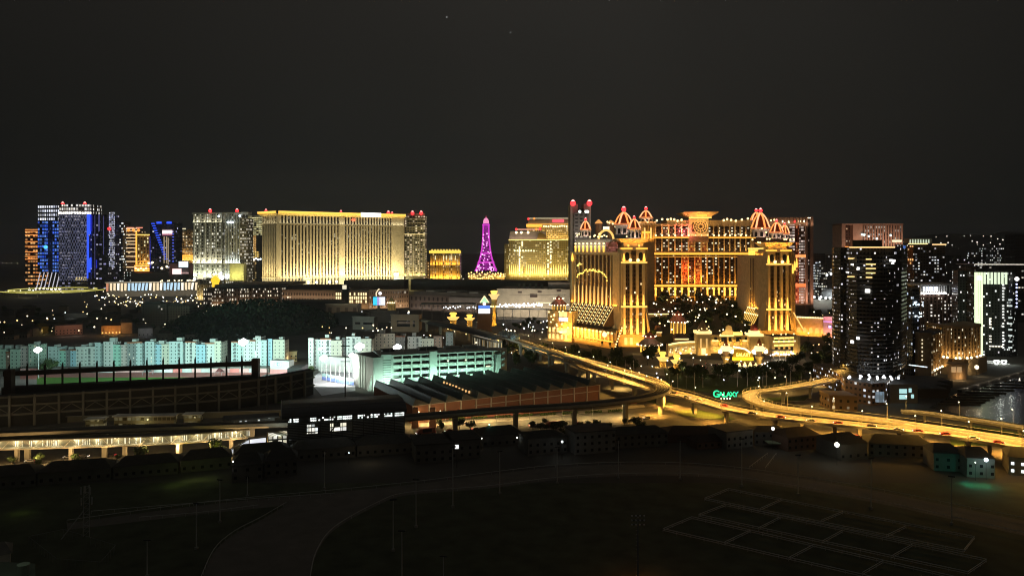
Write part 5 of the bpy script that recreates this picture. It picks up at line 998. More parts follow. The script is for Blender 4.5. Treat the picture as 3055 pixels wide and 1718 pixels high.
def ring():
 c=Vector((X(160,1690),1690,0));r=thing('ring_roof','round ring canopy edged with yellow light in front of the blue lattice tower','canopy',tuple(c))
 pts=lambda R_,z:[Vector((c.x+R_*math.cos(2*math.pi*i/48),c.y+R_*math.sin(2*math.pi*i/48),z))for i in range(49)]
 m=MB();ribbon(m,pts(92,9),[(-7,0),(-7,1.5),(7,1.5),(7,0)]);m.build('ring_deck',[M('ring_grey',(.2,.2,.18))],r)
 for R_,z,w,e in((99.5,9.6,.8,E('ring_led',(.95,.85,.16),.85)),(84.5,10.8,.8,E('ring_led2',(.95,.85,.2),.9)),(70,6,.5,E('ring_led3',(.9,.8,.25),.5))):
  m=MB();m.line(pts(R_,z),w,4);m.build('light_strip',[e],r)
 mb=MB();mb.tube((0,0,0),(0,0,9),.8,6);rep('column',mb,CONC,r,[(c.x+92*math.cos(t),c.y+92*math.sin(t),0)for t in[2*math.pi*i/14 for i in range(14)]])
 mb=MB();mb.ball((0,0,0),1.5,0,6,4);rep('lamp',mb,E_CREAM,r,[(c.x+a,c.y-95+b,z)for a,b,z in((R.uniform(-60,70),R.uniform(0,30),R.uniform(8,13))for _ in range(16))])
 point((c.x+10,c.y-110,16),6000,(1,.9,.5),2);point((c.x-60,c.y-70,16),4000,(1,.9,.5),2)
ring()
def promenade():
 r=thing('arcade_building','long low building fronted by a row of cream and pale blue lit panels','building',(X(455,1600),1605,0))
 f=Fc((316,1600),(592,1640));z0,z1=Z(868,1610),Z(842,1610)
 m=MB();f.solid(m,0,f.L,40,0,z1,0,1);m.build('body',[DCONC,ROOFD],r)
 n=26;st=f.L/n;pc=E('panel_cream',(1,.80,.52),1.1);pb=E('panel_blue',(.55,.80,1),1.05);pw=E('panel_pale',(1,.93,.78),1.4);pr=E('panel_red',(.8,.35,.2),.8)
 for i in range(n):
  mat=pr if i==0 else pb if(6<=i<=11 or 16<=i<=20)else pw if i%3==0 else pc
  m=MB();a=st*i+.6;b=st*(i+1)-1.6;k=R.uniform(-2.0,.4);lo=R.uniform(-.5,3)
  m.face([f.p(a+k,.6,z0+lo),f.p(b+k-.6,.6,z0+lo*.4),f.p(b,.6,z1-1.8),f.p(a,.6,z1-1.8)]);m.build('lit_panel',[mat],r)
 m=MB();f.box(m,-2,f.L,0,3,z1-.9,z1+.5);m.build('roof_edge',[M('roof_edge_pale',(.5,.48,.42))],r)
 m=MB();f.box(m,0,f.L*.62,3,3.5,z1-.5,z1+.3);m.build('light_strip',[E('prom_strip',(1,.85,.6),.9)],r)
 mb=MB();mb.ball((0,0,0),1.4,0,6,4);rep('lamp',mb,E_WARM,r,[tuple(f.p(R.uniform(.4,1)*f.L,-R.uniform(5,30),z1+R.uniform(1,3)))for _ in range(16)])
 f.strip(14,2,-.5,.5,12000,(1,.85,.6))
 r=thing('entrance_tower','narrow cream lit entrance tower at the right end of the lit panel row','tower',(X(603,1500),1500,0))
 D=1500;m=MB();m.prism(front([(588,D),(620,D)],20),0,Z(848,D),0,1);m.build('body',[WM('w_ent',(.5,.42,.25),(.12,.08,.04),4,6,.5,.6,.4,(1,.8,.45),(1,.9,.6),.9),ROOFD],r)
 f=Fc((588,D-.5),(620,D-.5));f.strip(8,2,-.5,1,6000,(1,.8,.4));mb=MB();f.box(mb,0,1.6,0,1.5,0,Z(850,D));rep('column',mb,CREAM,r,[(f.L*t,0,0)for t in(0,.3,.65,.92)])
promenade()
def podiums():
 wb=lambda nm,p,cw=4.5,ch=7:WM(nm,(.24,.165,.12),(.05,.03,.02),cw,ch,.42,.45,p,(1,.84,.58),(1,.92,.75),1.4,.3)
 r=thing('podium_building','long brown podium with paired warm lit windows beside the amber kiosk','podium',(X(720,1340),1350,0))
 D=1340;pt=[(606,D+20),(690,D),(842,D+40)];m=MB();m.prism(front(pt,60),0,Z(862,D),0,1);m.build('body',[wb('w_po1',.45,5,8),ROOFD],r)
 for i,(a,b)in enumerate(((632,668),(682,705),(714,742),(754,790),(796,830))):
  f=Fc((a,D-3+i*6),(b,D+i*8));m=MB();f.box(m,0,f.L,0,3,0,Z(866,D));m.build('bay',[wb('w_po_b%d'%i,.7,4,7)],r)
  f.strip(8,1,-.6,.8,1100,(1,.7,.4))
 m=MB();m.prism(front([(640,D+30),(860,D+80)],120),Z(862,D)+.1,Z(852,D));m.build('roof',[M('pale_roof',(.34,.31,.27))],r)
 r=thing('podium_building','brown podium wing with a row of small lamps along its foot','podium',(X(920,1320),1330,0))
 D=1320;f=Fc((842,D),(1004,D-20));m=MB();f.solid(m,0,f.L,60,0,Z(867,D),0,1);m.build('body',[WM('w_po2',(.26,.19,.14),(.06,.04,.03),5,9,.5,.55,.05,(1,.8,.5),(1,.9,.7),1),ROOFD],r)
 mb=MB();mb.ball(f.p(3,1.5,Z(886,D)),1.3,0,6,4);rep('lamp',mb,E('podium_lamp',(1,.86,.62),2.2),r,[(f.d.x*f.L*t,0,R.uniform(-.5,.5))for t in(.08,.12,.24,.3,.36,.42,.55,.66,.74,.8,.9)])
 f.strip(7,Z(888,D),-.7,.8,5000,(1,.72,.45));m=MB();f.box(m,0,f.L,-4,1.5,Z(867,D),Z(864,D));m.build('cornice',[BROWNST],r)
 r=thing('podium_building','podium pavilion with bright golden window grids beside the video billboard','podium',(X(1048,1280),1290,0))
 D=1280;f=Fc((1000,D),(1100,D-4));m=MB();f.solid(m,0,f.L,60,0,Z(867,D),0,1);m.build('body',[BROWNST,ROOFD],r)
 m=MB();f.box(m,f.s_(1023),f.s_(1041),0,4,0,Z(858,D));m.build('dark_bay',[M('green_black',(.03,.04,.035))],r)
 mb=MB();f.box(mb,0,2.2,0,.6,0,4.5)
 wl=E('podium_window',(1,.80,.42),1.5)
 rep('lit_window',mb,wl,r,[(f.d.x*f.s_(u),f.d.y*f.s_(u),Z(v,D))for u in(1002,1008,1014,1043,1049,1056,1062,1068,1076,1083,1090)for v in(881,892,903)if R.random()<.9])
 m=MB();f.box(m,f.s_(1024),f.s_(1036),4.2,5,Z(862,D),Z(850,D));m.build('lit_lantern',[E('lantern_glow',(1,.9,.65),1.0)],r)
 f.strip(6,1,-.5,.9,3500,(1,.7,.35))
 r=thing('podium_building','plain brown windowless podium block standing behind the golden window grids','podium',(X(1120,1400),1420,0))
 D=1400;m=MB();m.prism(front([(1026,D+10),(1040,D),(1206,D+10)],60),0,Z(838,D),0,1);m.build('body',[M('plain_brown',(.22,.16,.125)),ROOFD],r)
 m=MB();m.prism(front([(860,1420),(1024,1430)],50),0,Z(852,1420),0,1);m.build('low_wing',[M('plain_brown2',(.15,.115,.095)),ROOFD],r)
 r=thing('podium_building','pinkish podium wing with many tiny windows right of the video billboard','podium',(X(1160,1290),1300,0))
 D=1290;f=Fc((1100.5,D-8),(1220,D+20));m=MB();f.solid(m,0,f.L,50,0,Z(866,D),0,1);m.build('body',[WM('w_po4',(.36,.26,.19),(.08,.05,.03),4,7.5,.4,.5,.10,(1,.8,.5),(1,.9,.7),.8),ROOFD],r)
 f.strip(8,1,-.6,.8,6500,(1,.70,.40));m=MB();f.box(m,-.5,f.L,-3,1.2,Z(866,D),Z(864,D));m.build('cornice',[WARM],r)
 r=thing('convention_hall','very long dark brown flat roofed hall right of the podium','hall',(X(1350,1280),1290,0))
 D=1250;f=Fc((1222,D+30),(1482,D-60));m=MB();f.solid(m,0,f.L,90,0,24,0,1);m.build('body',[WM('w_cv',(.17,.13,.11),(.05,.04,.035),9,12,.35,.5,.0,(1,.8,.5),(1,.9,.7),.8),M('hall_roof_d',(.12,.105,.095))],r)
 m=MB();f.box(m,f.L*.48,f.L*1.02,0,1.6,6,23);m.build('pale_panel',[M('cv_pale',(.30,.28,.26))],r)
 m=MB();f.solid(m,f.L*.05,f.L*.9,70,24.1,30,0,0);m.build('upper_roof',[M('cv_upper',(.13,.115,.10))],r);m=MB();m.prism(front([(1225,1420),(1700,1330)],60),24,43);m.build('rear_hall',[M('cv_rear',(.12,.10,.085))],r)
 for t in(.2,.45,.7):m=MB();f.solid(m,f.L*t,f.L*(t+.1),30,30.1,32);m.build('roof_vent',[CONC],r)
 f.strip(16,1.5,-.8,.3,9000,(1,.82,.66))
 r=thing('convention_hall','pale beige windowless hall with small dark slots left of the left golden tower','hall',(X(1590,1120),1130,0))
 D=1120;f=Fc((1482,D+14),(1700,D-10));m=MB();f.solid(m,0,f.L,70,0,Z(862,D));m.build('body',[M('beige_hall',(.40,.35,.28))],r)
 for u,v,w,hh in((1551,872,6,2.6),(1610,870,6,2.6),(1667,866,6,2.6),(1592,882,11,5)):
  m=MB();f.box(m,f.s_(u)-w/2,f.s_(u)+w/2,0,.15,Z(v,D)-hh/2,Z(v,D)+hh/2);m.build('slot',[M('slot_dark%d'%u,(.05,.03,.03))],r)
 m=MB();f.box(m,f.s_(1520),f.L*.95,0,.3,Z(880.5,D),Z(879.5,D));m.build('joint',[DCONC],r)
 f.strip(40,10,-.9,.25,42000,(1,.85,.62))
 m=MB();f.box(m,f.s_(1632),f.L,-30,-8,Z(862,D),Z(842,D));m.build('plant_room',[M('plant_room',(.16,.13,.11))],r)
 mb=MB();f.box(mb,0,3,-26,-22,Z(862,D),Z(850,D));rep('vent',mb,M('vent_grey',(.2,.18,.16)),r,[(f.d.x*f.s_(u),0,0)for u in(1536,1552,1570,1588,1606)])
 r=thing('walkway','elevated walkway with a cluster of white bulbs before the beige hall','walkway',(X(1560,1060),1060,0))
 D=1060;f=Fc((1468,D+14),(1682,D-10));m=MB();f.box(m,0,f.L,-4,0,Z(924,D),Z(921,D));m.build('deck',[CONC],r)
 mb=MB();f.box(mb,0,.7,-2,-1.3,0,Z(924,D));rep('column',mb,CONC,r,[(f.d.x*f.L*t,f.d.y*f.L*t,0)for t in(.04,.16,.28,.4,.52,.64,.76,.88,.97)])
 mb=MB();mb.ball((0,0,0),1.15,0,7,5);rep('bulb',mb,E('white_bulb',(.98,.98,1),3.2),r,[tuple(f.p(f.s_(u),-1+R.uniform(-3,3),Z(v,D)))for u,v in[(1486+t*2.55+R.uniform(-2,2),915-t*.12+R.uniform(-5,4))for t in range(52)]])
 m=MB();f.box(m,f.s_(1600),f.L,0,.8,Z(904,D),Z(901,D));m.build('light_strip',[E_CREAM],r)
 point(f.p(f.s_(1540),-8,Z(916,D)),6000,(.95,.97,1),1.5);point(f.p(f.s_(1600),-8,Z(914,D)),6000,(.95,.97,1),1.5)
 r=thing('low_arcade','short row of white bulbs under a dark canopy left of the blue sky billboard','canopy',(X(1360,1090),1090,0))
 D=1090;f=Fc((1255,D),(1420,D));m=MB();f.box(m,0,f.L,-14,0,Z(908,D),Z(905,D));m.build('canopy',[DCONC],r)
 mb=MB();f.box(mb,0,.8,-.8,0,0,Z(908,D));rep('column',mb,CONC,r,[(f.L*t,0,0)for t in(.02,.2,.4,.42,.6,.8,.97)])
 mb=MB();mb.ball((0,0,0),1.1,0,7,5);rep('bulb',mb,E('arc_bulb',(.92,.98,1),3),r,[tuple(f.p(f.s_(u),-2,Z(v,D)))for u,v in((1324,918),(1330,916),(1337,920),(1343,917),(1352,915),(1358,919),(1366,916),(1373,914),(1394,919),(1400,917),(1412,916),(1418,919))])
 f.strip(-6,4,-.3,.6,4000,(.9,.97,1))
 for nm,lab,pts,dep,v,D,mat in(('low_building','wide flat roofed low building in front of the brown podium',[(846,1160),(1004,1150)],60,902,1150,M('lb1',(.14,.12,.10))),('low_building','beige low building with a dark doorway in front of the golden window podium',[(972,1090),(1066,1085)],30,909,1090,WM('w_lb2',(.24,.2,.15),(.12,.10,.08),12,20,.4,.7,0,(1,1,1),(1,1,1),1)),('low_building','dark long low building beside the wooded hill',[(1000,1010),(1090,1000)],40,938,1000,M('lb3',(.09,.085,.075))),('low_building','pale grey box building with two dark windows right of the wooded hill',[(1052,955),(1116,950)],26,948,950,M('lb4',(.27,.27,.24))),('low_building','brown box building with one large dark window beside the elevated rail line',[(1166,930),(1250,925)],30,942,925,M('lb5',(.30,.23,.17))),('low_building','low dark shed behind the pale grey box building',[(1090,1040),(1180,1040)],30,930,1040,M('lb6',(.12,.11,.10)))):
  r=thing(nm,lab,'building',(X((pts[0][0]+pts[1][0])/2,D),D,0));m=MB();m.prism(front(pts,dep),0,Z(v,D),0,1);m.build('body',[mat,ROOFD],r)
  f=Fc(*[(p[0],p[1]-.1)for p in pts])
  m=MB();f.box(m,-.8,f.L+.8,-3,1,Z(v,D)+.05,Z(v,D)+1.6);m.build('parapet',[mat if 'lb' in mat.name and 'w_' not in mat.name else CREAM],r)
  if 'large dark' in lab:m=MB();f.box(m,f.L*.22,f.L*.68,0,.2,Z(975,D),Z(957,D));m.build('window',[GLASSD],r);m=MB();f.box(m,f.L*.78,f.L*.86,0,.2,Z(975,D),Z(957,D));m.build('window',[GLASSD],r);area(f.p(f.L/2,20,9),(-f.n.x,-f.n.y,.1),(1,0,0),30,2,700,(1,.75,.5))
  if 'pale grey' in lab:
   for a,b in((.12,.36),(.5,.92)):m=MB();f.box(m,f.L*a,f.L*b,0,.2,Z(968,D),Z(962,D));m.build('window',[GLASSD],r)
   area(f.p(f.L/2,20,9),(-f.n.x,-f.n.y,.1),(1,0,0),26,2,550,(.95,1,.85))
  if 'doorway' in lab:area(f.p(f.L*.6,20,6),(-f.n.x,-f.n.y,.2),(1,0,0),30,2,1100,(1,.78,.5))
podiums()
def billboards():
 D=1020
 r=thing('billboard','video billboard glowing cyan and pink with a curled gold finial, before the pinkish podium','billboard',(X(1130,1180),1180,0));D=1180
 f=Fc((1112,D),(1150,D));m=MB();f.box(m,0,f.L,-2,0,Z(912,D),Z(884,D));fr=m.build('frame',[DMETAL],r)
 for a,b,e in((.03,.34,E('scr_cyan',(.05,.62,.95),1.3)),(.34,.52,E('scr_violet',(.50,.42,.85),1.1)),(.52,.97,E('scr_white',(.82,.86,.95),1.3))):
  m=MB();f.box(m,f.L*a,f.L*b,0,.3,Z(910,D),Z(886,D));m.build('screen',[e],fr)
 m=MB();f.box(m,f.L*.4,f.L*.43,.3,.4,Z(908,D),Z(892,D));f.box(m,f.L*.56,f.L*.59,.3,.4,Z(906,D),Z(890,D));m.build('screen_bars',[E('scr_bars',(.1,.15,.35),.8)],fr)
 m=MB();f.box(m,f.L*.36,f.L*.56,-1.6,-.3,0,Z(912,D));m.build('post',[CONC],r)
 m=MB();m.line([P(1123,884,D),P(1122,874,D),P(1126,868,D),P(1130,862,D),P(1132,864,D)],.9,6);m.build('finial',[E('fin_gold',(1,.8,.5),1.2)],r)
 m=MB();m.ball(P(1134,875,D),2.6,0,8,6);m.build('globe',[E('fin_globe',(1,.95,1),1.8)],r)
 D=1160;r=thing('kiosk','stepped golden lit kiosk right of the cyan video billboard','kiosk',(X(1168,D),D,0));m=MB();c=(X(1168,D),D)
 m.lathe(c,[(6.2,0),(6.2,Z(908,D)),(5,Z(903,D)),(5,Z(899,D)),(3,Z(894,D)),(1,Z(888,D)),(0,Z(884,D))],8);m.build('body',[M('kiosk_gold',(.6,.46,.2))],r)
 for dx in(-8,0,8):point((c[0]+dx,c[1]-9,3),900,(1,.75,.3),.5)
 mb=MB();mb.ball((0,0,0),.9,0,6,4);rep('bulb',mb,E_WARM,r,[(c[0]-5+2.5*i,c[1]-6.5,Z(902,D))for i in range(5)])
 D=870;r=thing('billboard','billboard with a blue and white picture beside the tall golden lamp column','billboard',(X(1444,D),D,0))
 f=Fc((1426,D),(1464,D));m=MB();f.box(m,-1,f.L+1,-1.5,0,4,Z(905,D));b=m.build('panel',[M('bill_mauve',(.16,.10,.09))],r)
 for v0,v1,e in((911,921,E('sky_blue',(.10,.25,.85),1.1)),(921,935,E('sky_white',(.92,.95,1),1.4))):
  m=MB();f.box(m,.5,f.L-.7,0,.25,Z(v1,D),Z(v0,D));m.build('picture',[e],b)
 m=MB();a_=[f.p(f.s_(1432),.1,Z(903,D)),f.p(f.s_(1459),.1,Z(903,D)),f.p(f.s_(1445),.1,Z(883,D))];m.face(a_);m.face([p+Vector((0,1,0))for p in reversed(a_)])
 for i in range(3):m.face([a_[i],a_[i]+Vector((0,1,0)),a_[(i+1)%3]+Vector((0,1,0)),a_[(i+1)%3]])
 m.build('emblem',[E('emblem_cyan',(.55,.9,.55),1.0)],r);m=MB();cc=f.p(f.s_(1445),0,0);m.line([f.p(f.s_(1432),-.3,Z(903,D)),f.p(f.s_(1445),-.3,Z(883,D)),f.p(f.s_(1459),-.3,Z(903,D))],.6,5);m.build('emblem_edge',[E('emblem_gold',(1,.8,.4),1.6)],r)
 m=MB();m.ball(f.p(f.s_(1445),.8,Z(906,D)),1.8,0,8,5);m.build('lamp',[E_WARM],r)
 def column(lab,u,vt,vb,D,k,cat='lamp column',full=True):
  r=thing('lamp_column',lab,cat,(X(u,D),D,0));c=(X(u,D),D);zt,zb=Z(vt,D),max(0,Z(vb,D));h=zt-zb
  g=M('column_gold%d'%u,(.62,.42,.13),.6)
  if full:
   m=MB();m.lathe(c,[(k*1.3,zb),(k*1.3,zb+h*.06),(k*.9,zb+h*.1),(k*.85,zb+h*.52)],12);m.build('shaft',[g],r)
   m=MB();m.lathe(c,[(k*.9,zb+h*.52),(k*1.5,zb+h*.55),(k*1.3,zb+h*.68),(k*1.6,zb+h*.74)],12);m.build('lantern_cage',[g],r)
   mb=MB();mb.ball((0,0,0),k*.5,0,7,5);rep('bulb',mb,E_BULB,r,[(c[0]+k*1.6*math.cos(t),c[1]+k*1.6*math.sin(t),zb+h*.55)for t in[2*math.pi*i/6+.3 for i in range(6)]])
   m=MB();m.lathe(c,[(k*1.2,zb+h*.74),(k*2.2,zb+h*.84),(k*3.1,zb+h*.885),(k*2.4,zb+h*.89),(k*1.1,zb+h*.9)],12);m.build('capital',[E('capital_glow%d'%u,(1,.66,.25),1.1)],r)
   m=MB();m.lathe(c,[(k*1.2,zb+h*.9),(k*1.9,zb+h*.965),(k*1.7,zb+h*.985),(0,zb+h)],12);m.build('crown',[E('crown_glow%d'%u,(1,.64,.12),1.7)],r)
   for dx,dz,pw in((-5,.3,2500),(5,.3,2500),(-5,.05,1600),(4,.05,1600)):point((c[0]+dx,c[1]-5,zb+h*dz),pw,(1,.58,.12),.5)
  else:
   m=MB();m.lathe(c,[(k*1.4,0),(k*1.4,zb+h*.35),(k*1.5,zb+h*.38)],8,0,math.pi/8);m.build('pedestal',[g],r)
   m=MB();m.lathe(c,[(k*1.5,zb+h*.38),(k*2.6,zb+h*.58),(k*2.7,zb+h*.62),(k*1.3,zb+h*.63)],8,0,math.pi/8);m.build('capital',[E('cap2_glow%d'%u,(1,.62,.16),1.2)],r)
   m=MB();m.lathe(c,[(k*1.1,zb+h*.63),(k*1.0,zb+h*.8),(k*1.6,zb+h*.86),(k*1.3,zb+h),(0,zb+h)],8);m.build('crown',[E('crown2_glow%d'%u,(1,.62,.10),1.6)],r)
   for dx in(-k*2.6,k*2.6):point((c[0]+dx,c[1]-k*2.2,max(1,zb+h*.1)),500*k,(1,.6,.18),.4)
  return r
 column('tall golden lamp column with a flared glowing crown beside the blue picture billboard',1474,866,972,840,2.1)
 column('short golden lamp pedestal left of the rail line, the larger of two',1352,932,968,950,3.0,full=False)
 column('short golden lamp pedestal, the smaller of two, nearer the tall lamp column',1401,938,966,960,2.6,full=False)
 column('golden lamp pillar with a crown, left of two at the resort forecourt edge',1977,1049,1100,655,2.0,full=False)
 column('golden lamp pillar with a crown, right of two at the resort forecourt edge',2019,1058,1112,642,2.0,full=False)
billboards()
AP={}
def apm(c,seed):
 if c not in AP:
  cols=dict(cyan=(.42,.50,.50),teal=(.30,.52,.44),blue=(.30,.46,.54),pale=(.52,.54,.52),pink=(.48,.40,.38),cream=(.50,.48,.40),brown=(.28,.18,.14),white=(.62,.63,.62),green=(.40,.50,.42),grey=(.22,.23,.23))
  AP[c]=WM('w_apt_'+c,cols[c],(.06,.075,.075),3.5,3.0,.28,.36,.03,(1,.9,.6),(1,1,.9),.9,.2);AP[c+'p']=M('apt_'+c,cols[c],.85,0,.08)
 return AP[c]
TANK=M('tank_wall',(.42,.44,.42))
def apartments():
 RS=(('far left row of apartments',640,((-30,0,1046,'green'),(0,18,1045,'green'),(18,30,1053,'brown'),(30,61,1045,'green'),(61,85,1036,'pink'),(85,108,1030,'green'))),('row of apartments behind the stadium',655,((143,170,1037,'cyan'),(175,196,1046,'teal'),(196,210,1048,'grey'),(210,226,1046,'blue'),(226,250,1038,'pale'),(250,283,1037,'pale'),(283,300,1025,'cyan'),(309,337,1023,'pale'),(337,358,1032,'teal'),(358,380,1032,'pink'),(380,402,1024,'grey'),(402,424,1023,'cyan'),(433,460,1022,'cyan'),(460,482,1031,'blue'),(482,505,1030,'cream'),(505,545,1022,'cyan'),(553,585,1022,'pale'),(585,612,1031,'blue'),(612,640,1026,'pale'),(640,660,1021,'cream'))),('row of apartments beside the stadium floodlight',660,((690,726,1022,'cyan'),(726,745,1017,'white'),(745,762,1018,'pale'),(762,778,1006,'white'),(778,798,1018,'cyan'),(799,812,1014,'blue'),(815,849,1016,'cream'))),('row of apartments behind the white sports ground',640,((920,935,1012,'white'),(935,956,1016,'pale'),(956,988,1013,'white'),(988,1020,1019,'cream'),(1020,1034,1012,'grey'),(1034,1076,1008,'pale'),(1076,1108,1014,'cream'))),('row of apartments behind the car park',690,((1118,1178,998,'cream'),(1178,1208,1005,'grey'),(1216,1258,1007,'pale'),(1258,1294,1013,'cream'),(1294,1318,1006,'brown'),(1330,1352,994,'grey'))))
 for lab,D,segs in RS:
  for i,(a,b,v,c)in enumerate(segs):
   Di=D+R.uniform(-2.5,2.5);dep=R.uniform(13,17);z1=Z(v,Di)
   r=thing('apartment_block',ORD[i]+' block from the left in the '+lab,'apartment block',(X((a+b)/2,Di),Di,0),lab)
   m=MB();m.prism(front([(a,Di),(b,Di)],dep),0,z1,0,1);m.build('block_body',[apm(c,i),M('apt_roof',(.14,.12,.11))if i==0 else ROOFD],r)
   m=MB();x0,x1=X(a,Di),X(b,Di);m.box(x0-.1,x1+.1,Di-.25,Di+.1,z1+.02,z1+1.1);m.build('parapet',[AP[c+'p']if R.random()<.7 else TILE],r)
   if(b-a)>24 or R.random()<.3:
    xm=R.uniform(x0+1.5,x1-4);m=MB();m.box(xm,xm+R.uniform(2,5),Di+4,Di+9,z1,z1+R.uniform(2,4));m.build('roof_tank',[TANK],r)
   if(b-a)>30 and c in('cyan','pale','white'):
    m=MB();xm=x0+(x1-x0)*R.choice((.3,.5,.7));m.box(xm-.9,xm+.9,Di-.05,Di-.02,1,z1-.5);m.build('stair_recess',[M('recess%d%s'%(i,c),(.12,.14,.14))],r)
    mb=MB();mb.box(xm-1,xm+1,Di-.7,Di-.06,3,3.9);rep('balcony',mb,AP[c+'p'],r,[(0,0,3*k)for k in range(int((z1-4)/3))])
 D=1000
 for lab,a,b,v,c,p in(('dim grey mid rise block with dark windows left of the paler one',424,497,905,(.13,.13,.115),.03),('paler dim mid rise block with a regular window grid behind the old town',499,566,911,(.20,.20,.16),.03)):
  r=thing('apartment_block',lab,'apartment block',(X((a+b)/2,D),D,0));m=MB();m.prism(front([(a,D),(b,D-4)],24),0,Z(v,D),0,1)
  m.build('block_body',[WM('w_mid%d'%a,c,(.03,.03,.028),3.6,3.4,.5,.55,p,(1,.9,.6),(1,1,.9),.8),ROOFD],r);m=MB();m.prism(front([(a+8,D+5),(b-20,D+3)],10),Z(v,D),Z(v,D)+2.5);m.build('roof_plant',[DCONC],r)
 area((X(530,D),960,4),(0,1,.3),(1,0,0),40,2,1500,(1,.95,.7))
apartments()
def stadium():
 z=.03
 def sheet(nm,pts,mat,zz):m=MB();m.face([(p.x,p.y,zz)for p in pts]);m.single(nm,[mat],None,None,kind='structure')
 W_=[G(u,v)for u,v in((-40,1165),(905,1150),(905,1098),(-40,1108))];sheet('stadium_ground',W_,M('apron',(.26,.25,.24)),.004)
 sheet('running_track',[Vector((X(u,D),D,0))for u,D in((60,622),(870,622),(870,592),(60,592))],M('track_red',(.50,.19,.17)),.012)
 sheet('pitch',[Vector((X(u,D),D,0))for u,D in((110,600),(862,600),(862,500),(110,500))],M('pitch_green',(.10,.26,.035),.9,0,.15,.08),.02)
 r=thing('low_stand','low far grandstand with pink and white hoardings along the running track','grandstand',(X(450,634),634,0))
 f=Fc((60,624),(800,624));m=MB();n=26
 hc=[M('hoard_pink',(.55,.30,.30)),M('hoard_white',(.6,.58,.56)),M('hoard_red',(.55,.16,.15)),M('hoard_grey',(.42,.40,.40))]
 m=MB();f.box(m,0,f.L,-8,-.4,0,3.2);m.build('terrace',[CONC],r)
 for i in range(n):m=MB();f.box(m,f.L*i/n,f.L*(i+.97)/n,-.3,0,0,3.0);m.build('hoarding',[hc[R.choice((0,0,1,2,3,0))]],r)
 for i,(u,w)in enumerate(((205,5),(440,5),(655,5))):
  q=thing('tent',ORD[i]+' small peaked tent from the left beside the track','tent',(X(u,612),612,0),'tents beside the track');x=X(u,612);m=MB();m.prism([(x-w/2,609),(x+w/2,609),(x+w/2,615),(x-w/2,615)],2.6,5.6,0,0,grow=-.9);m.build('roof',[M('tent_roof%d'%i,(.12,.03,.03)if i!=1 else(.14,.14,.14))],q)
  mb=MB();mb.tube((x-w/2,609,0),(x-w/2,609,2.7),.1,5);rep('post',mb,METAL,q,[(0,0,0),(w,0,0),(0,6,0),(w,6,0)])
 r=thing('grandstand','huge dark concrete grandstand seen from behind, thin canopy on posts','grandstand',(X(380,460),460,0))
 base=smooth([Vector((X(u,D),D,0))for u,D in((-150,424),(-20,432),(224,446),(454,461),(664,478),(814,500),(935,530))],5)
 dk=M('stand_conc',(.21,.195,.165),.85,0,.2,.2)
 m=MB();ribbon(m,base,[(0,0),(0,16.5),(-4,17.5),(-26,7),(-26,0)]);m.build('bowl',[M('stand_seats',(.05,.048,.045))],r)
 for h,t in((6.0,1.1),(11.3,.9),(16.0,1.1)):
  m=MB();ribbon(m,base,[(.2,h),(1.3,h),(1.3,h+t),(.2,h+t)]);m.build('beam',[dk],r)
 ps=along(base,12.2,4)
 for p,d in ps:
  n=Vector((d.y,-d.x,0));m=MB();q=p+n*1.45;m.prism([(q.x-d.x*.6-n.x*.5,q.y-d.y*.6-n.y*.5),(q.x+d.x*.6-n.x*.5,q.y+d.y*.6-n.y*.5),(q.x+d.x*.6+n.x*.9,q.y+d.y*.6+n.y*.9),(q.x-d.x*.6+n.x*.9,q.y-d.y*.6+n.y*.9)],0,17.6);m.build('post',[dk],r)
 for(p,d),(p2,d2)in zip(ps,ps[1:]):
  n=Vector((d.y,-d.x,0))*.8;mid=(p+p2)/2+n+Vector((0,0,11));m=MB();m.tube(p+n+Vector((0,0,6.8)),mid,.28,4);m.build('brace',[dk],r);m=MB();m.tube(p2+n+Vector((0,0,6.8)),mid,.28,4);m.build('brace',[dk],r)
 cb=smooth([Vector((X(u,D),D,0))for u,D in((10,468),(150,476),(380,489),(560,499),(762,512))],5)
 m=MB();ribbon(m,cb,[(1,25.6),(-7,24.8),(-7,22.9),(1,22.7),(1,25.6)]);m.build('canopy',[M('canopy_black',(.04,.038,.036),.6)],r)
 for p,d in along(cb,9.55,3):
  n=Vector((d.y,-d.x,0));m=MB();m.tube(p+Vector((0,0,15)),p+Vector((0,0,28)),.6,5);m.tube(p+Vector((0,0,28)),p-n*1.5+Vector((0,0,29.6)),.6,5,0,.2);m.build('canopy_post',[M('post_black',(.05,.04,.035))],r)
 m=MB();ribbon(m,cb,[(4,12),(4,16.2),(-2,16.4),(-2,12)]);m.build('upper_rim',[M('rim_dark',(.07,.065,.06))],r)
 for u,D in((22,462),(760,508)):
  m=MB();x=X(u,D);m.box(x-2.2,x+2.2,D,D+4,10,27.5);m.build('end_tower',[M('end_tower%d'%u,(.10,.08,.065))],r)
 for t,hh in((.02,10.2),(.47,14),(.93,12.5)):pass
 e=thing('stair_hut','dark block with a small orange lit opening at the right end of the grandstand','building',(X(900,520),520,0));m=MB();m.prism(front([(770,540),(900,548)],16),0,9.5,0,1);m.build('body',[M('hut_dark',(.07,.065,.06)),ROOFD],e);m=MB();m.prism(front([(857,560),(902,566)],16),0,13);m.build('upper_box',[M('hut_dark2',(.05,.045,.045))],e)
 for u,v,pw,col in((760,1135,260,(1,.55,.2)),(812,1138,120,(1,.75,.4)),(12,1172,300,(1,.45,.15))):
  p=G(u,v,5);point(p+Vector((0,-4,2)),pw*3,col,.3)
  m=MB();m.ball(p+Vector((0,-5,2)),.55,1,7,5);m.tube(p+Vector((0,-5,-5)),p+Vector((0,-5,2)),.12,5);m.single('small_lamp',[DMETAL,E_WARM],{760:'small orange lamp at the right end of the grandstand canopy',812:'small warm lamp on the pitch edge right of the grandstand',12:'orange lamp at the left end of the grandstand'}[u],'lamp')
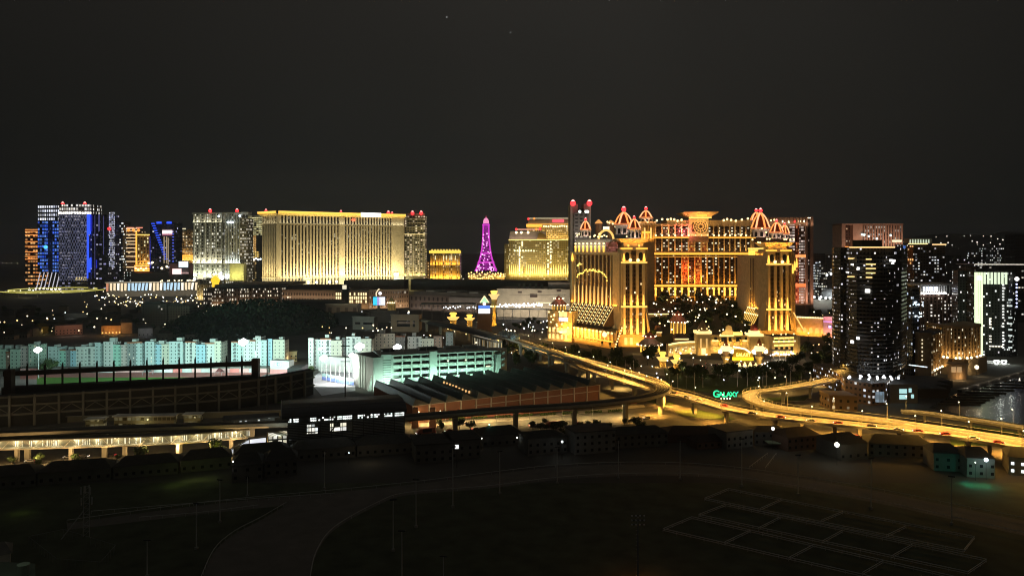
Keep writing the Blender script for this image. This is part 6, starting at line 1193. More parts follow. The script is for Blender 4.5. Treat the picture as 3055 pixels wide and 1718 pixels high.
 for u in range(0,900,100):point((X(u,425),426+u*.04,9),230,(1,.86,.55),.5)  # fill points added to lift the dark stand back, in place of street glow
 def mast(lab,u,vh,D,r0,n=1,col=(.82,1,.95),pw=0,slim=False):
  t=thing('floodlight_mast',lab,'floodlight mast',(X(u,D),D,0));x=X(u,D);zt=Z(vh,D)
  m=MB();m.tube((x,D,0),(x,D,zt),.45,6,0,.25);m.build('pole',[SILVER if not slim else DMETAL],t)
  if r0:
   m=MB();m.box(x-r0*1.6,x+r0*1.6,D-.2,D+.2,zt-.3,zt+.3);m.build('crossbar',[DMETAL],t)
   mb=MB();mb.ball((x,D-.6,zt),r0,0,8,6);rep('lamp',mb,E('mast_lamp%d'%u,(.95,1,.97),7),t,[(-r0*1.2,0,0),(r0*1.0,0,r0*.3),(0,-.1,r0*.8),(-r0*.2,0,-r0*.6)][:max(2,n)])
  if pw:point((x,D-2.5,zt+.5),pw,col,1)
  return t
 mast('floodlight mast with a white burst head left of the stadium apartments',115,1044,596,1.5,4,(.85,1,.9),4500);mast('floodlight mast with the brightest white head over the stadium',727,1021,632,1.9,4,(.8,1,.95),16000)
 mast('floodlight mast with a wide white head, left of two above the sports ground',1074,1034,604,1.9,4,(.95,1,.88),15000);mast('floodlight mast with a round white head, right of two above the sports ground',1186,1036,610,1.6,4,(.95,1,.85),6000)
 mast('low floodlight mast in front of the white sports ground apartments, left',967,1068,610,1.5,4,(.95,1,.97),9000);mast('small lamp mast before the white sports ground apartments, upper left',957,1040,622,.9,2,(.95,1,.97),1500);mast('low floodlight mast close to the car park left end',1052,1060,590,1.3,3,(.95,1,.97),5500)
 mast('dark unlit mast standing before the pitch',797,1013,470,0,slim=True)
 t=mast('tall dark mast with lamp crossbars between the sports ground and the car park',1030,1005,430,0,slim=True);x=X(1030,430);m=MB()
 for v in(1012,1032,1078):m.box(x-2.6,x+2.6,429.8,430.2,Z(v,430)-.2,Z(v,430)+.2)
 m.build('crossbar',[DMETAL],t)
 mast('slim grey mast at the right end of the pitch',763,1045,560,0)
 G2=(.62,1,.90)
 for u0,u1,D,pw,tz in((40,330,477,32000,.02),(330,560,493,42000,.02),(560,770,506,26000,.02)):
  a,b=Vector((X(u0+8,D-5),D-5+11,20.6)),Vector((X(u1-8,D+7),D+7+11,20.6));area((a+b)/2,(0,1,-.04),b-a,(b-a).length,1.2,pw*2.8,G2,2.4)
 area((X(820,560),556,18),(0,1,-.3),(1,0,0),16,1.5,5000,(.8,1,.85),2.6)
 spot((X(805,540),540,26),(X(815,585),590,0),26000,(.9,1,.85),60,1)
 sheet('sports_court',[G(u,v)for u,v in((920,1135),(962,1104),(1060,1104),(1060,1165),(960,1180))],M('court_pale',(.42,.42,.44)),.01)
 c=thing('court_fence','tall pale mesh fence with a blue lower band round the white lit sports ground','fence',(X(1000,590),590,0));f=Fc((960,585),(1056,560));mb=MB();f.box(mb,0,.25,0,.25,0,13);rep('post',mb,WHITE,c,[(f.d.x*f.L*i/7,f.d.y*f.L*i/7,0)for i in range(8)])
 for h,mt in((3.2,M('band_blue',(.18,.26,.62))),(5.6,M('band_teal',(.4,.6,.6)))):m=MB();f.box(m,0,f.L,-.12,-.05,h-2.4 if h<4 else 3.3,h);m.build('band',[mt],c)
 m=MB();f.box(m,0,f.L,20,20.3,0,0.5);f2=Fc((950,632),(1066,622));m=MB();f2.box(m,0,f2.L,-1,0,0,12);c2=m.single('screen_wall',[M('screen_wall',(.52,.52,.50))],'pale screen wall behind the white lit sports ground','wall')
 area((X(1010,560),556,17),(0,1,-.25),(1,0,0),26,1.5,30000,(.98,1,.93),2.6)
 area((X(1240,600),640,15),(0,1,.1),(1,0,0),80,1.5,6000,(1,.96,.8),2.6)
 sb=thing('scoreboard_building','pale low building with a round mark right of the green pitch','building',(X(835,615),618,0));f=Fc((806,616),(862,612));m=MB();f.solid(m,0,f.L,8,0,11);m.build('body',[M('sb_pale',(.45,.44,.42))],sb)
 m=MB();f.box(m,f.L*.28,f.L*.62,0,.2,6.4,10);pn=m.build('panel',[M('sb_panel',(.5,.56,.6))],sb);m=MB();ce=f.p(f.L*.45,.3,8.2);m.line([ce+Vector((1.2*math.cos(t),0,1.2*math.sin(t)))for t in[2*math.pi*i/12 for i in range(13)]],.22,4);m.build('mark',[M('sb_mark',(.2,.3,.34))],pn)
 m=MB();f.box(m,0,f.L,0,.15,0,4);m.build('red_band',[M('sb_red',(.5,.2,.2))],sb)
stadium()
def car_park():
 r=thing('car_park','five storey open car park lit green white, with a sloping pylon at each end','car park',(X(1300,560),565,0))
 f=Fc((1136,546),(1472,574));L=f.L;zt=24.4;pc=M('park_conc',(.44,.47,.43),.85,0,.12,.15)
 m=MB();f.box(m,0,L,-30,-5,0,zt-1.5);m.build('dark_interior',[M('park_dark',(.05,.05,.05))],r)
 fl=[.5,5.2,9.9,14.6,19.3]
 for i,h in enumerate(fl):
  m=MB();f.box(m,0,L,-5,.3,h,h+(2.5 if i<4 else 2.2));m.build('floor_band',[pc],r)
 m=MB();f.box(m,-.5,L+.5,-30,.6,zt-.9,zt);m.build('roof_slab',[pc,ROOFD],r)
 n=11;mb=MB();f.box(mb,0,.9,.3,1.0,0,zt);rep('column',mb,pc,r,[(f.d.x*(8+(L-9)*i/n),f.d.y*(8+(L-9)*i/n),0)for i in range(n+1)])
 m=MB();f.box(m,f.s_(1281),f.s_(1303),-6,1.6,0,zt+1.6);m.build('stair_core',[pc],r)
 m=MB();f.box(m,0,7.6,-5,.9,0,zt+.6);m.build('louvre_bay',[pc],r);mb=MB();f.box(mb,.6,7,.9,1.1,2,2.5);rep('louvre',mb,M('louvre_dark',(.10,.12,.11)),r,[(0,0,1.7*i)for i in range(12)])
 for u0,u1,sgn in((1119,1133,1),(1474,1494,1)):
  m=MB();a,b=f.s_(u0),f.s_(u1);k=5 if u0<1200 else 0
  q=[f.p(a-k,1,0),f.p(b-.2,1,0),f.p(b,1,zt-3),f.p(b-3.4,1,zt-3)];m.face(q);bq=[p-Vector((f.n.x*7,f.n.y*7,0))for p in q];m.face(list(reversed(bq)))
  for i in range(4):m.face([q[i],bq[i],bq[(i+1)%4],q[(i+1)%4]])
  m.build('pylon',[pc],r)
 g=Fc((1056,566),(1114,541));m=MB();g.solid(m,0,g.L,20,0,zt-1,0,1);m.build('end_block',[M('park_end',(.30,.30,.28)),ROOFD],r)
 mb=MB();g.box(mb,g.L*.3,g.L*.36,0,.8,0,zt-1);rep('buttress',mb,pc,r,[(0,0,0),(g.d.x*4,g.d.y*4,0),(g.d.x*8,g.d.y*8,0)])
 mb=MB();mb.lathe(f.p(-2.6,-1,0)[:2],[(2.6,6),(2.6,7.6)],12);rep('ramp_band',mb,pc,r,[(0,0,4.3*i)for i in range(4)]);mb=MB();mb.lathe(f.p(L+7,-3,0)[:2],[(3.4,8),(3.4,9.6)],12);rep('ramp_band',mb,pc,r,[(0,0,4.3*i)for i in range(4)])
 m=MB();h=Fc((1495,577),(1512,592));h.solid(m,0,h.L,14,0,zt-.5);m.build('end_block',[pc],r)
 mb=MB();mb.tube((0,0,zt),(0,0,zt+3),.2,5);rep('roof_post',mb,WHITE,r,[tuple(f.p(L*t,-10,0))for t in(.02,.1,.22,.33,.42,.8,.9)])
 for t,w in((.05,9),(.38,14),(.62,12),(.8,10)):m=MB();f.box(m,L*t,L*t+w,-26,-18,zt,zt+1.6);m.build('roof_shed',[ROOFD if t<.5 else pc],r)
 mb=MB();f.box(mb,0,1.6,-4.6,-4.3,0,.5);rep('strip_lamp',mb,E('park_lamp',(.85,1,.8),1.6),r,[tuple(Vector((f.d.x*L*t,f.d.y*L*t,h+4.2)))for t in[.1+.083*i for i in range(11)]for h in fl[:3]if R.random()<.65])
 for t in(.58,.74):m=MB();m.ball(f.p(L*t,1,18.4),.5,0,6,4);m.build('bulb',[E_WARM],r)
 m=MB();f.box(m,L*.93,L*.97,.4,.6,12.6,13.4);m.build('warm_window',[E('park_win',(1,.85,.5),1.2)],r)
 f.strip(15,6.5,-.85,.22,15000,(.52,1,.76),-6,L*1.02,1,2.4);f.strip(8,2,-.7,.6,5500,(.52,1,.74),L*.3,L*.8,1);f.strip(6,2,-.7,.8,3200,(.72,1,.84),-6,10,1)
 g.strip(14,9,-.9,.2,4200,(.9,1,.85),w=1)
car_park()
def sawtooth():
 r=thing('factory_hall','dark hall with a saw tooth roof and an orange brown wall','hall',(10,520,0))
 FL,FR,BL=Vector((-57,440)),Vector((58,509)),Vector((-90,502));d=FR-FL;w=BL-FL;n=13;z0,z1=10.5,14.5
 def pt(a,b,z):q=FL+d*a+w*b;return Vector((q.x,q.y,z))
 wall=M('brick_wall',(.20,.085,.05));m=MB();m.prism([pt(0,0,0)[:2],pt(1,0,0)[:2],pt(1,1,0)[:2],pt(0,1,0)[:2]],0,z0);m.build('hall_wall',[wall],r)
 rd=M('saw_roof',(.055,.055,.055),.75,0,.25,.3);gl=M('saw_glass',(.13,.17,.17),.3)
 for i in range(n):
  a,b=i/n,(i+1)/n;m=MB();e0,e1=-.02,1.0
  A0,A1,T0,T1,B0,B1=pt(a,e0,z0),pt(a,e1,z0),pt(a+.012,e0,z1),pt(a+.012,e1,z1),pt(b,e0,z0+.2),pt(b,e1,z0+.2)
  m.face([T0,B0,B1,T1],0);m.face([A0,B0,T0],0);m.face([A1,T1,B1],0);t=m.build('roof_tooth',[rd],r)
  m=MB();m.face([A0,T0,T1,A1]);m.build('north_light',[gl],t)
  m=MB();m.tube(T0,T1,.16,4);m.build('ridge',[METAL],t)
 fw=M('wall_frame',(.40,.35,.30))
 f=Fc(tuple(FL),tuple(FR),True);mb=MB();f.box(mb,0,.8,0,.5,0,z0+.4);rep('pilaster',mb,fw,r,[(f.d.x*(f.L-.8)*i/n,f.d.y*(f.L-.8)*i/n,0)for i in range(n+1)])
 for h in(6.2,10.1):m=MB();f.box(m,f.L*(.3 if h<8 else 0),f.L,0,.35,h,h+.45);m.build('wall_band',[fw],r)
 for k in range(9):
  t=.15+.07*k;q=pt(4/n+.004,t,0);m=MB();m.box(q.x-.5,q.x+.5,q.y-.6,q.y+.3,z0+1.2+R.uniform(0,.8),z0+2.4+R.uniform(0,.6));m.build('lit_pane',[E('hall_glow%d'%k,(1,.55,.2),1.0)],r)
 f.strip(12,2,-.8,.3,1300,(1,.68,.4),0,None,1)
 gt=thing('gate_posts','pair of small orange lit gable ends at the hall corner','gable',(X(1240,436),436,0))
 for u in(1238,1290):x=X(u,430);m=MB();m.prism([(x-2,430),(x+2,430),(x+2,434),(x-2,434)],0,11,grow=-.3);m.build('gable',[M('gable%d'%u,(.40,.22,.12))],gt)
 point((X(1262,420),420,7),500,(1,.6,.3),.4)
sawtooth()
def hill():
 cx,cy_,rx,ry,h=X(760,980),985,105,150,27;m=MB();n,k=28,10
 def hp(i,j):t=2*math.pi*i/n;q=j/k;return(cx+rx*q*math.cos(t),cy_+ry*q*math.sin(t),h*(1-q*q)**1.3+.01)
 for i in range(n):
  for j in range(k):m.face([hp(i,j),hp(i,j+1),hp(i+1,j+1),hp(i+1,j)])
 m.single('hill',[M('hill_earth',(.03,.04,.025))],None,None,kind='structure')
 m=MB()
 for _ in range(5200):
  q=math.sqrt(R.random())*.98;t=R.uniform(0,2*math.pi);x,y=cx+rx*q*math.cos(t),cy_+ry*q*math.sin(t);z=h*(1-q*q)**1.3+R.uniform(1,9);s=R.uniform(.9,2.4)
  a=Vector((R.uniform(-1,1),R.uniform(-1,1),R.uniform(-1,1))).normalized()*s;b=a.cross(Vector((R.uniform(-1,1),R.uniform(-1,1),R.uniform(-1,1)))).normalized()*s*.8;c=Vector((x,y,z));m.face([c-a,c+b,c+a,c-b],R.choice((0,0,1)))
 m.single('woods',[M('woods_dark',(.035,.06,.035)),M('woods_mid',(.05,.085,.045))],None,None,kind='stuff')
 area((X(800,700),690,14),(-.1,1,.05),(1,0,0),60,2,9000,(.75,1,.9),2.2)
hill()
def path(pts,z,k=6):return smooth([G(u,v,z)for u,v in pts],k)
def roads():
 def sheet(nm,pts,mat,zz):m=MB();m.face([(p[0],p[1],zz)for p in pts]);return m.single(nm,[mat],None,None,kind='structure')
 rd=M('road_asphalt',(.115,.108,.095),.85,0,.2,.25);pv=M('paving',(.22,.20,.17),.9,0,.25,.3);grs=M('verge_grass',(.05,.085,.02),.95,0,.4,.2)
 sheet('road',[G(u,v)for u,v in((-120,1352),(860,1300),(1300,1262),(1930,1218),(2000,1175),(2150,1200),(2160,1255),(2000,1290),(1300,1325),(860,1370),(-120,1425))],rd,.006)
 sheet('road',[G(u,v)for u,v in((2000,1235),(2400,1262),(2800,1295),(3200,1345),(3200,1410),(2800,1352),(2400,1310),(1990,1292))],rd,.010)
 sheet('road',[G(u,v)for u,v in((2420,1245),(2360,1190),(2480,1130),(2512,1085),(2522,1030),(2540,1030),(2536,1090),(2520,1150),(2430,1205),(2500,1235))],rd,.008)
 sheet('road',[G(u,v)for u,v in((1300,1000),(1500,1045),(1700,1120),(1900,1195),(1980,1230),(2040,1200),(1930,1140),(1780,1085),(1600,1030),(1400,985))],rd,.012)
 sheet('forecourt',[G(u,v)for u,v in((1850,1080),(1930,1062),(2150,1075),(2400,1070),(2420,1110),(2300,1125),(2050,1130),(1900,1110))],M('forecourt_paving',(.26,.22,.16),.8,0,.25,.2),.014)
 sheet('plaza',[G(u,v)for u,v in((1320,955),(1700,965),(1760,1040),(1500,1010),(1330,985))],pv,.016)
 mk=M('road_paint',(.7,.7,.66))
 for i,(a,b)in enumerate(((G(1930,1236),G(1300,1290)),(G(1300,1291),G(0,1385)),(G(2100,1268),G(3100,1362)))):
  d=(b-a).normalized();n=Vector((d.y,-d.x,0))*.12;m=MB();L=(b-a).length;s=0
  while s<L-3:p=a+d*s;q=p+d*3;m.face([(p+n)[0:2]+(.02,),(q+n)[0:2]+(.02,),(q-n)[0:2]+(.02,),(p-n)[0:2]+(.02,)]);s+=8
  m.single('road_markings',[mk],None,None,kind='structure')
 for i,pts in enumerate((((2010,1225),(2080,1222),(2180,1243),(2195,1252),(2120,1252),(2030,1240)),((1905,1190),(1975,1212),(2020,1205),(1960,1190)),((2250,1190),(2420,1180),(2400,1195),(2300,1200)),((2180,1165),(2420,1130),(2380,1150),(2230,1168)),((2840,1330),(3100,1330),(3100,1300),(2900,1268),(2820,1275)))):
  q=[G(u,v)for u,v in pts];m=MB();poly=[(p.x,p.y)for p in q]
  ar=sum(poly[j][0]*poly[(j+1)%len(poly)][1]-poly[(j+1)%len(poly)][0]*poly[j][1]for j in range(len(poly)))
  if ar<0:poly.reverse()
  m.prism(poly,.0,.16,1,0);m.single('traffic_island',[grs,CONC],None,None,kind='structure')
 q=[G(u,v)for u,v in((1980,1100),(2200,1128),(2420,1120),(2180,1185),(1990,1150))];m=MB();poly=[(p.x,p.y)for p in q];poly.reverse()if sum(poly[j][0]*poly[(j+1)%5][1]-poly[(j+1)%5][0]*poly[j][1]for j in range(5))<0 else 0
 m.prism(poly,.0,.2,0,0);m.single('lawn',[grs],None,None,kind='structure')
 O=(1,.45,.07);Y=(1,.6,.16)
 for u,v,p in((1990,1212,2600),(2050,1226,2600),(2110,1240,2200),(1950,1240,2000),(2130,1262,1400),(1860,1250,900),(2300,1280,1600),(2400,1290,1800),(2520,1298,2000),(2640,1308,1900),(2760,1322,1900),(2880,1338,1900),(3000,1355,1900),(2240,1182,800),(2330,1170,900),(2430,1150,900),(2500,1110,1200),(2515,1075,1500),(2528,1045,1800),(1560,1045,1700),(1650,1080,1700),(1760,1120,1500),(1850,1160,1500),(1480,1020,1500)):
  down(G(u,v)+Vector((0,0,7.5)),p*14,O if v>1200 else Y,.5)
 for u,v,p in((1840,1262,900),(1750,1266,800),(1660,1270,800),(1560,1275,900),(1460,1282,900),(1370,1288,900),(1290,1292,800),(1225,1297,600)):
  Ds=434+(u-1225)*.035;q=Vector((X(u,Ds),Ds,0));down(q+Vector((0,0,8)),p*13,(1,.66,.24),.5,150);m=MB();q=q+Vector((4,5,0));m.tube(q,q+Vector((0,0,7)),.1,5);m.ball(q+Vector((0,0,7.2)),.4,1,7,5);m.single('roadside_lamp',[SILVER,E_WARM],'roadside lamp under the elevated rail line between station and junction','street lamp','roadside lamps under the rail line');point(q+Vector((0,0,6.4)),p*2.2,(1,.74,.34),.4)
 for u,v,p in((10,1365,1200),(110,1360,1200),(210,1354,1100),(310,1350,1000),(430,1342,1200),(530,1336,1200),(620,1330,900),(700,1326,800),(790,1322,900),(850,1318,900),(960,1322,700),(1100,1310,600)):
  point(G(u,v,4.5),p*2.6,(1,.62,.24),.4)
 for i,l in enumerate((((1230,1263),(1560,1243),(1920,1206),(1925,1214),(1560,1253),(1230,1274)),((1215,1303),(1560,1283),(1900,1259),(1905,1264),(1560,1290),(1215,1312)))):sheet('pavement',[G(u,v)for u,v in l],M('pavement_pale%d'%i,(.36,.32,.27),.9,0,.2,.3),.05)
 hg=[M('hedge_a',(.06,.11,.025),.8,0,.4,.6),M('hedge_b',(.10,.15,.04),.8,0,.4,.6)]
 for i in range(9):
  u=1270+i*68;a,b=G(u,1258-(u-1240)*.05),G(u+48,1255-(u-1240)*.05);m=MB()
  for _ in range(170):p=a.lerp(b,R.random())+Vector((R.uniform(-.3,.3),R.uniform(-.7,.7),R.uniform(.1,1.3)));e=Vector((R.uniform(-1,1),R.uniform(-1,1),R.uniform(-1,1))).normalized()*.45;w=e.cross(Vector((R.uniform(-1,1),R.uniform(-1,1),R.uniform(-1,1)))).normalized()*.35;m.face([p-e,p+w,p+e,p-w],R.choice((0,1)))
  m.single('hedge',hg,ORD[i]+' clipped green hedge from the left under the elevated rail line','hedge','hedges under the rail line')
 w=thing('boundary_wall','low reddish boundary wall behind the street trees under the rail line','wall',tuple(G(1560,1236)));pr=[G(1225,1258),G(1560,1237),(G(1900,1202))]
 m=MB();ribbon(m,pr,[(-.2,0),(-.2,2.2),(.2,2.2),(.2,0)]);m.build('wall_face',[M('boundary_red',(.40,.14,.09))],w);m=MB();ribbon(m,pr,[(-.3,2.2),(-.3,2.45),(.3,2.45),(.3,2.2)]);m.build('coping',[CONC],w)
roads()
VIA=M('viaduct_conc',(.40,.37,.31),.85,0,.15,.2);PAR=M('parapet_conc',(.46,.42,.34),.85,0,.12,.3);DECK=M('deck_asphalt',(.24,.22,.19),.85,0,.2,.3)
def viaduct(name,lab,cat,pts,hw,th,ph,deckmat,step,pw,cap=True,fence=False,z_in=0):
 r=thing(name,lab,cat,tuple(Vector((pts[len(pts)//2].x,pts[len(pts)//2].y,0))))
 m=MB();ribbon(m,pts,[(-hw,0),(hw,0)],0);m.build('deck',[deckmat],r)
 m=MB();ribbon(m,pts,[(hw,-.01),(hw*.45,-th),(-hw*.45,-th),(-hw,-.01)],0);m.build('girder',[VIA],r)
 for s in(-1,1):
  m=MB();ribbon(m,pts,[(s*(hw+.1),-.5),(s*(hw+.1),ph),(s*(hw-.2),ph),(s*(hw-.2),.01)]if s>0 else[(s*(hw-.2),.01),(s*(hw-.2),ph),(s*(hw+.1),ph),(s*(hw+.1),-.5)],0);m.build('parapet',[PAR],r)
 if fence:
  m=MB();lp=along(pts,6,2)
  for p,d in lp:n=Vector((d.y,-d.x,0))*.09;q=p+d*2.4;m.face([p+n+Vector((0,0,.012)),q+n+Vector((0,0,.012)),q-n+Vector((0,0,.012)),p-n+Vector((0,0,.012))])
  m.build('lane_marking',[M('lane_white'+str(hw),(.7,.68,.6))],r)
 for p,d in along(pts,step,step*.5):
  zb=0;m=MB();n=Vector((d.y,-d.x,0));zt=p.z-th+.02
  q=lambda a,b:(p.x+d.x*a+n.x*b,p.y+d.y*a+n.y*b)
  m.prism([q(-pw,-pw),q(-pw,pw),q(pw,pw),q(pw,-pw)][::-1],zb,zt-1.2);m.prism([q(-pw,-hw*.5),q(-pw,hw*.5),q(pw,hw*.5),q(pw,-hw*.5)][::-1],zt-1.2,zt);m.build('pier',[VIA],r)
 if fence:
  ft=M('fence_'+name+str(len(bpy.data.objects)),(.45,.42,.36));L=along(pts,4.0,1)
  for s in(-1,1):
   m=MB();ribbon(m,[p+Vector((0,0,ph+1.35))for p in pts],[(s*hw-.06,0),(s*hw+.06,0),(s*hw+.06,.1),(s*hw-.06,.1),(s*hw-.06,0)]);m.build('rail',[ft],r)
   k=0
   for p,d in L:
    k+=1
    if k>49:break
    n=Vector((d.y,-d.x,0));m=MB();q=p+n*s*hw;m.tube(q+Vector((0,0,ph)),q+Vector((0,0,ph+1.4)),.11,4);m.build('rail_post',[ft],r)
 return r
def elevated():
 z=13.2
 mp=path([(1175,942),(1262,955),(1380,975),(1500,1004),(1600,1034),(1700,1064),(1800,1090),(1895,1118),(1950,1136),(1975,1150),(1978,1164),(1955,1177),(1890,1190),(1750,1206),(1500,1222),(1215,1244),(1030,1254),(600,1270),(300,1281),(0,1292),(-200,1299)],z,7)
 r=viaduct('rail_viaduct','elevated rail line that bends back sharply and runs left through the station','viaduct',mp,4.2,1.8,.9,M('track_deck',(.06,.058,.055)),34,1.1)
 for o in(-2.4,-1.0,1.0,2.4):
  m=MB();ribbon(m,[p+Vector((0,0,.02))for p in mp],[(o-.2,0),(o-.2,.35),(o+.2,.35),(o+.2,0)]);m.build('running_beam',[M('beam_conc%d'%int(o*10),(.20,.19,.17))],r)
 D=880;s=thing('rail_station','far rail station with a pale blue bubbly canopy end, on the elevated rail line','rail station',(X(1480,800),800,0))
 m=MB();pp=[G(1290,962,17),G(1400,985,17),G(1500,1010,17)];sp=smooth(pp,5);ribbon(m,sp,[(-8,-1),(-5,1.4),(0,2.2),(5,1.4),(8,-1)]);m.build('roof',[M('far_station_roof',(.10,.10,.10),.5)],s)
 bb=M('bubble',(.40,.52,.56),.4);m=MB()
 for k in range(26):t=R.random();p=G(1488+t*58,992+t*12+R.uniform(-8,6),16);m.ball(p,R.uniform(1.2,2.6),0,7,5)
 m.build('canopy_end',[bb],s);q=G(1515,995,20);point(q+Vector((0,-6,3)),900,(.75,.95,1),1);point(q+Vector((-8,-8,-2)),500,(.75,.95,1),1)
 f=Fc(tuple(G(1408,1012,9)[:2]),tuple(G(1482,1030,9)[:2]),True);m=MB();f.solid(m,0,f.L,6,3,13);m.build('side_wall',[WM('w_fst',(.3,.3,.27),(.5,.4,.2),1.6,9,.5,.8,.7,(1,.65,.2),(.85,.9,.8),.7)],s)
 fz=8.9
 f1=path([(1560,1028),(1640,1055),(1720,1085),(1790,1112),(1900,1148),(1985,1168),(2043,1182),(2121,1206),(2199,1226),(2354,1249),(2500,1264),(2680,1282),(2876,1304),(3055,1336),(3180,1362),(3400,1412),(3650,1480)],fz,6)
 viaduct('flyover','long yellow lit road flyover curving from the rail line to the right','flyover',f1,5.2,1.1,.9,DECK,30,.9,fence=True)
 f2=path([(2540,1108),(2500,1128),(2430,1144),(2354,1158),(2295,1166),(2252,1171),(2236,1180),(2243,1193),(2272,1205),(2315,1216),(2400,1228),(2500,1240),(2600,1251),(2680,1262),(2876,1290),(3055,1318),(3180,1344),(3400,1394),(3650,1462)],fz+.5,6)
 viaduct('flyover','upper flyover ramp with a hairpin loop near the green letters','flyover',f2,4.2,1.0,.9,DECK,30,.8,fence=True)
 f3=path([(2690,1228),(2760,1233),(2860,1248),(2960,1262),(3055,1278),(3150,1296),(3350,1338)],5,5)
 viaduct('causeway','low lit causeway between the marina water and the dark basin at the right','causeway',f3,3.6,1.0,.8,DECK,24,.6)
 E_S=E('street_lamp_head',(1,.86,.52),5);pole=M('lamp_pole',(.45,.43,.38),.5,.3)
 def lampo(h,arm,b,em):
  o=thing('street_lamp','','street lamp');m=MB();m.tube((0,0,0),(0,0,h),.14,6,0,.08);m.build('pole',[pole],o)
  m=MB();m.tube((0,0,h),(arm,0,h+.3),.07,5);m.build('arm',[pole],o);m=MB();m.ball((arm,0,h+.2),b,0,8,5);m.build('lamp_head',[em],o);return Proto(o)
 A=lampo(8.5,1.0,.34,E_S)
 def row(pts,step,off,pr,lab,g,zo,pw,col,lim=99,start=3):
  k=0
  for p,d in along(pts,step,start):
   if k>=lim:break
   n=Vector((d.y,-d.x,0));q=p+n*off
   pr.put((q.x,q.y,q.z+zo),ORD[k]+' '+lab,g,math.atan2(-n.y*off,-n.x*off));k+=1
   if pw:area((p.x,p.y,q.z+zo+8.2),(0,0,-1),d,step*.96,.8,pw*.62*step/24,col,name='street_lamp_light');point((q.x+n.x*off*.55,q.y+n.y*off*.55,q.z+zo+1.6),pw*.03,col,.3)  # strips stand for the lamp row; points are added fill for the outer parapet
 row(f1[20:],24,5.3,A,'street lamp from the left on the near edge of the main flyover','lamps along the main flyover',0,13000,(1,.50,.085))
 row(f1[:24],30,-5.3,A,'street lamp from the left along the flyover beside the rail line','lamps along the main flyover',0,10000,(1,.55,.12))
 row(f2,26,-4.3,A,'street lamp from the near apartment tower along the upper ramp','lamps along the upper flyover',0,8500,(1,.54,.11))
 row(f3,26,-3.6,A,'street lamp on the low marina causeway from the left','lamps along the causeway',0,3500,(1,.62,.17))
 return A,mp
LAMP_A,METRO=elevated()
def station():
 f=Fc((858,372),(1206,388));L=f.L
 r=thing('rail_station','near rail station with a dark curved roof and white lit upper windows','rail station',(X(1030,400),402,0))
 rf=M('station_roof',(.075,.075,.075),.55,.1,.15,.3);n=8;pr=[(2.2,18.3),(1.9,19.5),(.6,20.8),(-2,21.6),(-6,22.2),(-14,22.5),(-30,21.4)]
 m=MB()
 for(a,za),(b,zb)in zip(pr,pr[1:]):m.face([f.p(-3,a,za),f.p(L+1,a,za),f.p(L+1,b,zb),f.p(-3,b,zb)])
 m.face([f.p(-3,a,z)for a,z in pr]);m.face([f.p(L+1,a,z)for a,z in reversed(pr)]);m.build('roof',[rf],r)
 m=MB();m.line([f.p(-3,a,z+.05)for a,z in pr],.2,5);m.build('roof_edge',[WHITE],r);m=MB();m.line([f.p(-3,pr[4][0],pr[4][1]+.1),f.p(L+1,pr[4][0],pr[4][1]+.1)],.14,5);m.build('roof_edge',[METAL],r)
 m=MB();f.box(m,0,L,-4,-1,0.1,18);f.box(m,0,L,-28,-24,.1,18);m.build('hall',[M('station_dark',(.06,.06,.055))],r)
 lv=M('louvre_grey',(.30,.31,.30),.5);mb=MB();f.box(mb,0,L,-.3,.15,0,.36);rep('louvre',mb,lv,r,[(0,0,5.6+.8*i)for i in range(13)])
 mb=MB();f.box(mb,0,.3,-.2,.4,4.8,18.2);rep('mullion',mb,M('mullion',(.10,.10,.10),.5),r,[(f.d.x*L*i/11,f.d.y*L*i/11,0)for i in range(12)])
 wl=WM('w_stn',(.25,.27,.26),(.3,.3,.3),.9,1.0,.85,.7,.72,(.85,1,.95),(1,1,.95),2.3,.4)
 for i in range(11):
  if i==1:continue
  m=MB();f.panel(m,L*i/11+.2,L*(i+1)/11-.1,15.9,18.1,.02);m.build('upper_window',[wl],r)
 for a,b,z0,z1,e in((.16,.25,10.2,14.6,WM('w_so1',(.3,.3,.25),(.3,.3,.25),1.6,2.2,.8,.75,.75,(1,.95,.8),(.9,1,1),1.4)),(.355,.545,10.4,14.8,WM('w_so2',(.3,.3,.25),(.3,.3,.25),3.1,2.1,.9,.8,.85,(1,.93,.7),(1,1,.95),1.7))):
  m=MB();f.panel(m,L*a,L*b,z0,z1,.22);m.build('lit_opening',[e],r)
 m=MB();q=f.p(L*.39,.3,6);m.line([f.p(L*.36,.35,10.6),f.p(L*.42,.35,14.4)],.35,4);m.build('stair_rail',[DMETAL],r)
 m=MB();f.box(m,-9,-.2,-12,-2,0.1,9.5);m.build('lobby',[WM('w_lob',(.42,.40,.33),(.3,.28,.2),2.2,2.6,.75,.7,.6,(1,.88,.55),(1,1,.9),1.1)],r)
 m=MB();m.lathe(f.p(-5,0,0)[:2],[(2.6,0),(2.7,3.6),(2.2,3.8),(0,4)],14);m.build('round_kiosk',[M('kiosk_tan',(.5,.36,.2))],r)
 m=MB();f.box(m,-30,-4,-15,-6,17.6,18.3);m.build('flat_canopy',[DCONC],r);m=MB();f.box(m,-26,-6,-13,-8,16,17.4);m.build('lit_soffit',[WM('w_sof',(.25,.26,.24),(.2,.2,.2),1.2,.9,.8,.6,.22,(.9,1,.95),(1,1,.9),.9)],r)
 for s,p in((-6,900),(L*.2,800),(L*.45,800),(L*.75,800),(L*.95,800)):point(f.p(s,4,3.2),p,(1,.82,.5),.4)
 point(f.p(-4,-3,11),500,(.85,1,.95),.4)
 mb=MB();f.box(mb,0,1.2,-1,.2,0,5.4);rep('column',mb,CONC,r,[(f.d.x*L*i/9,f.d.y*L*i/9,0)for i in range(10)])
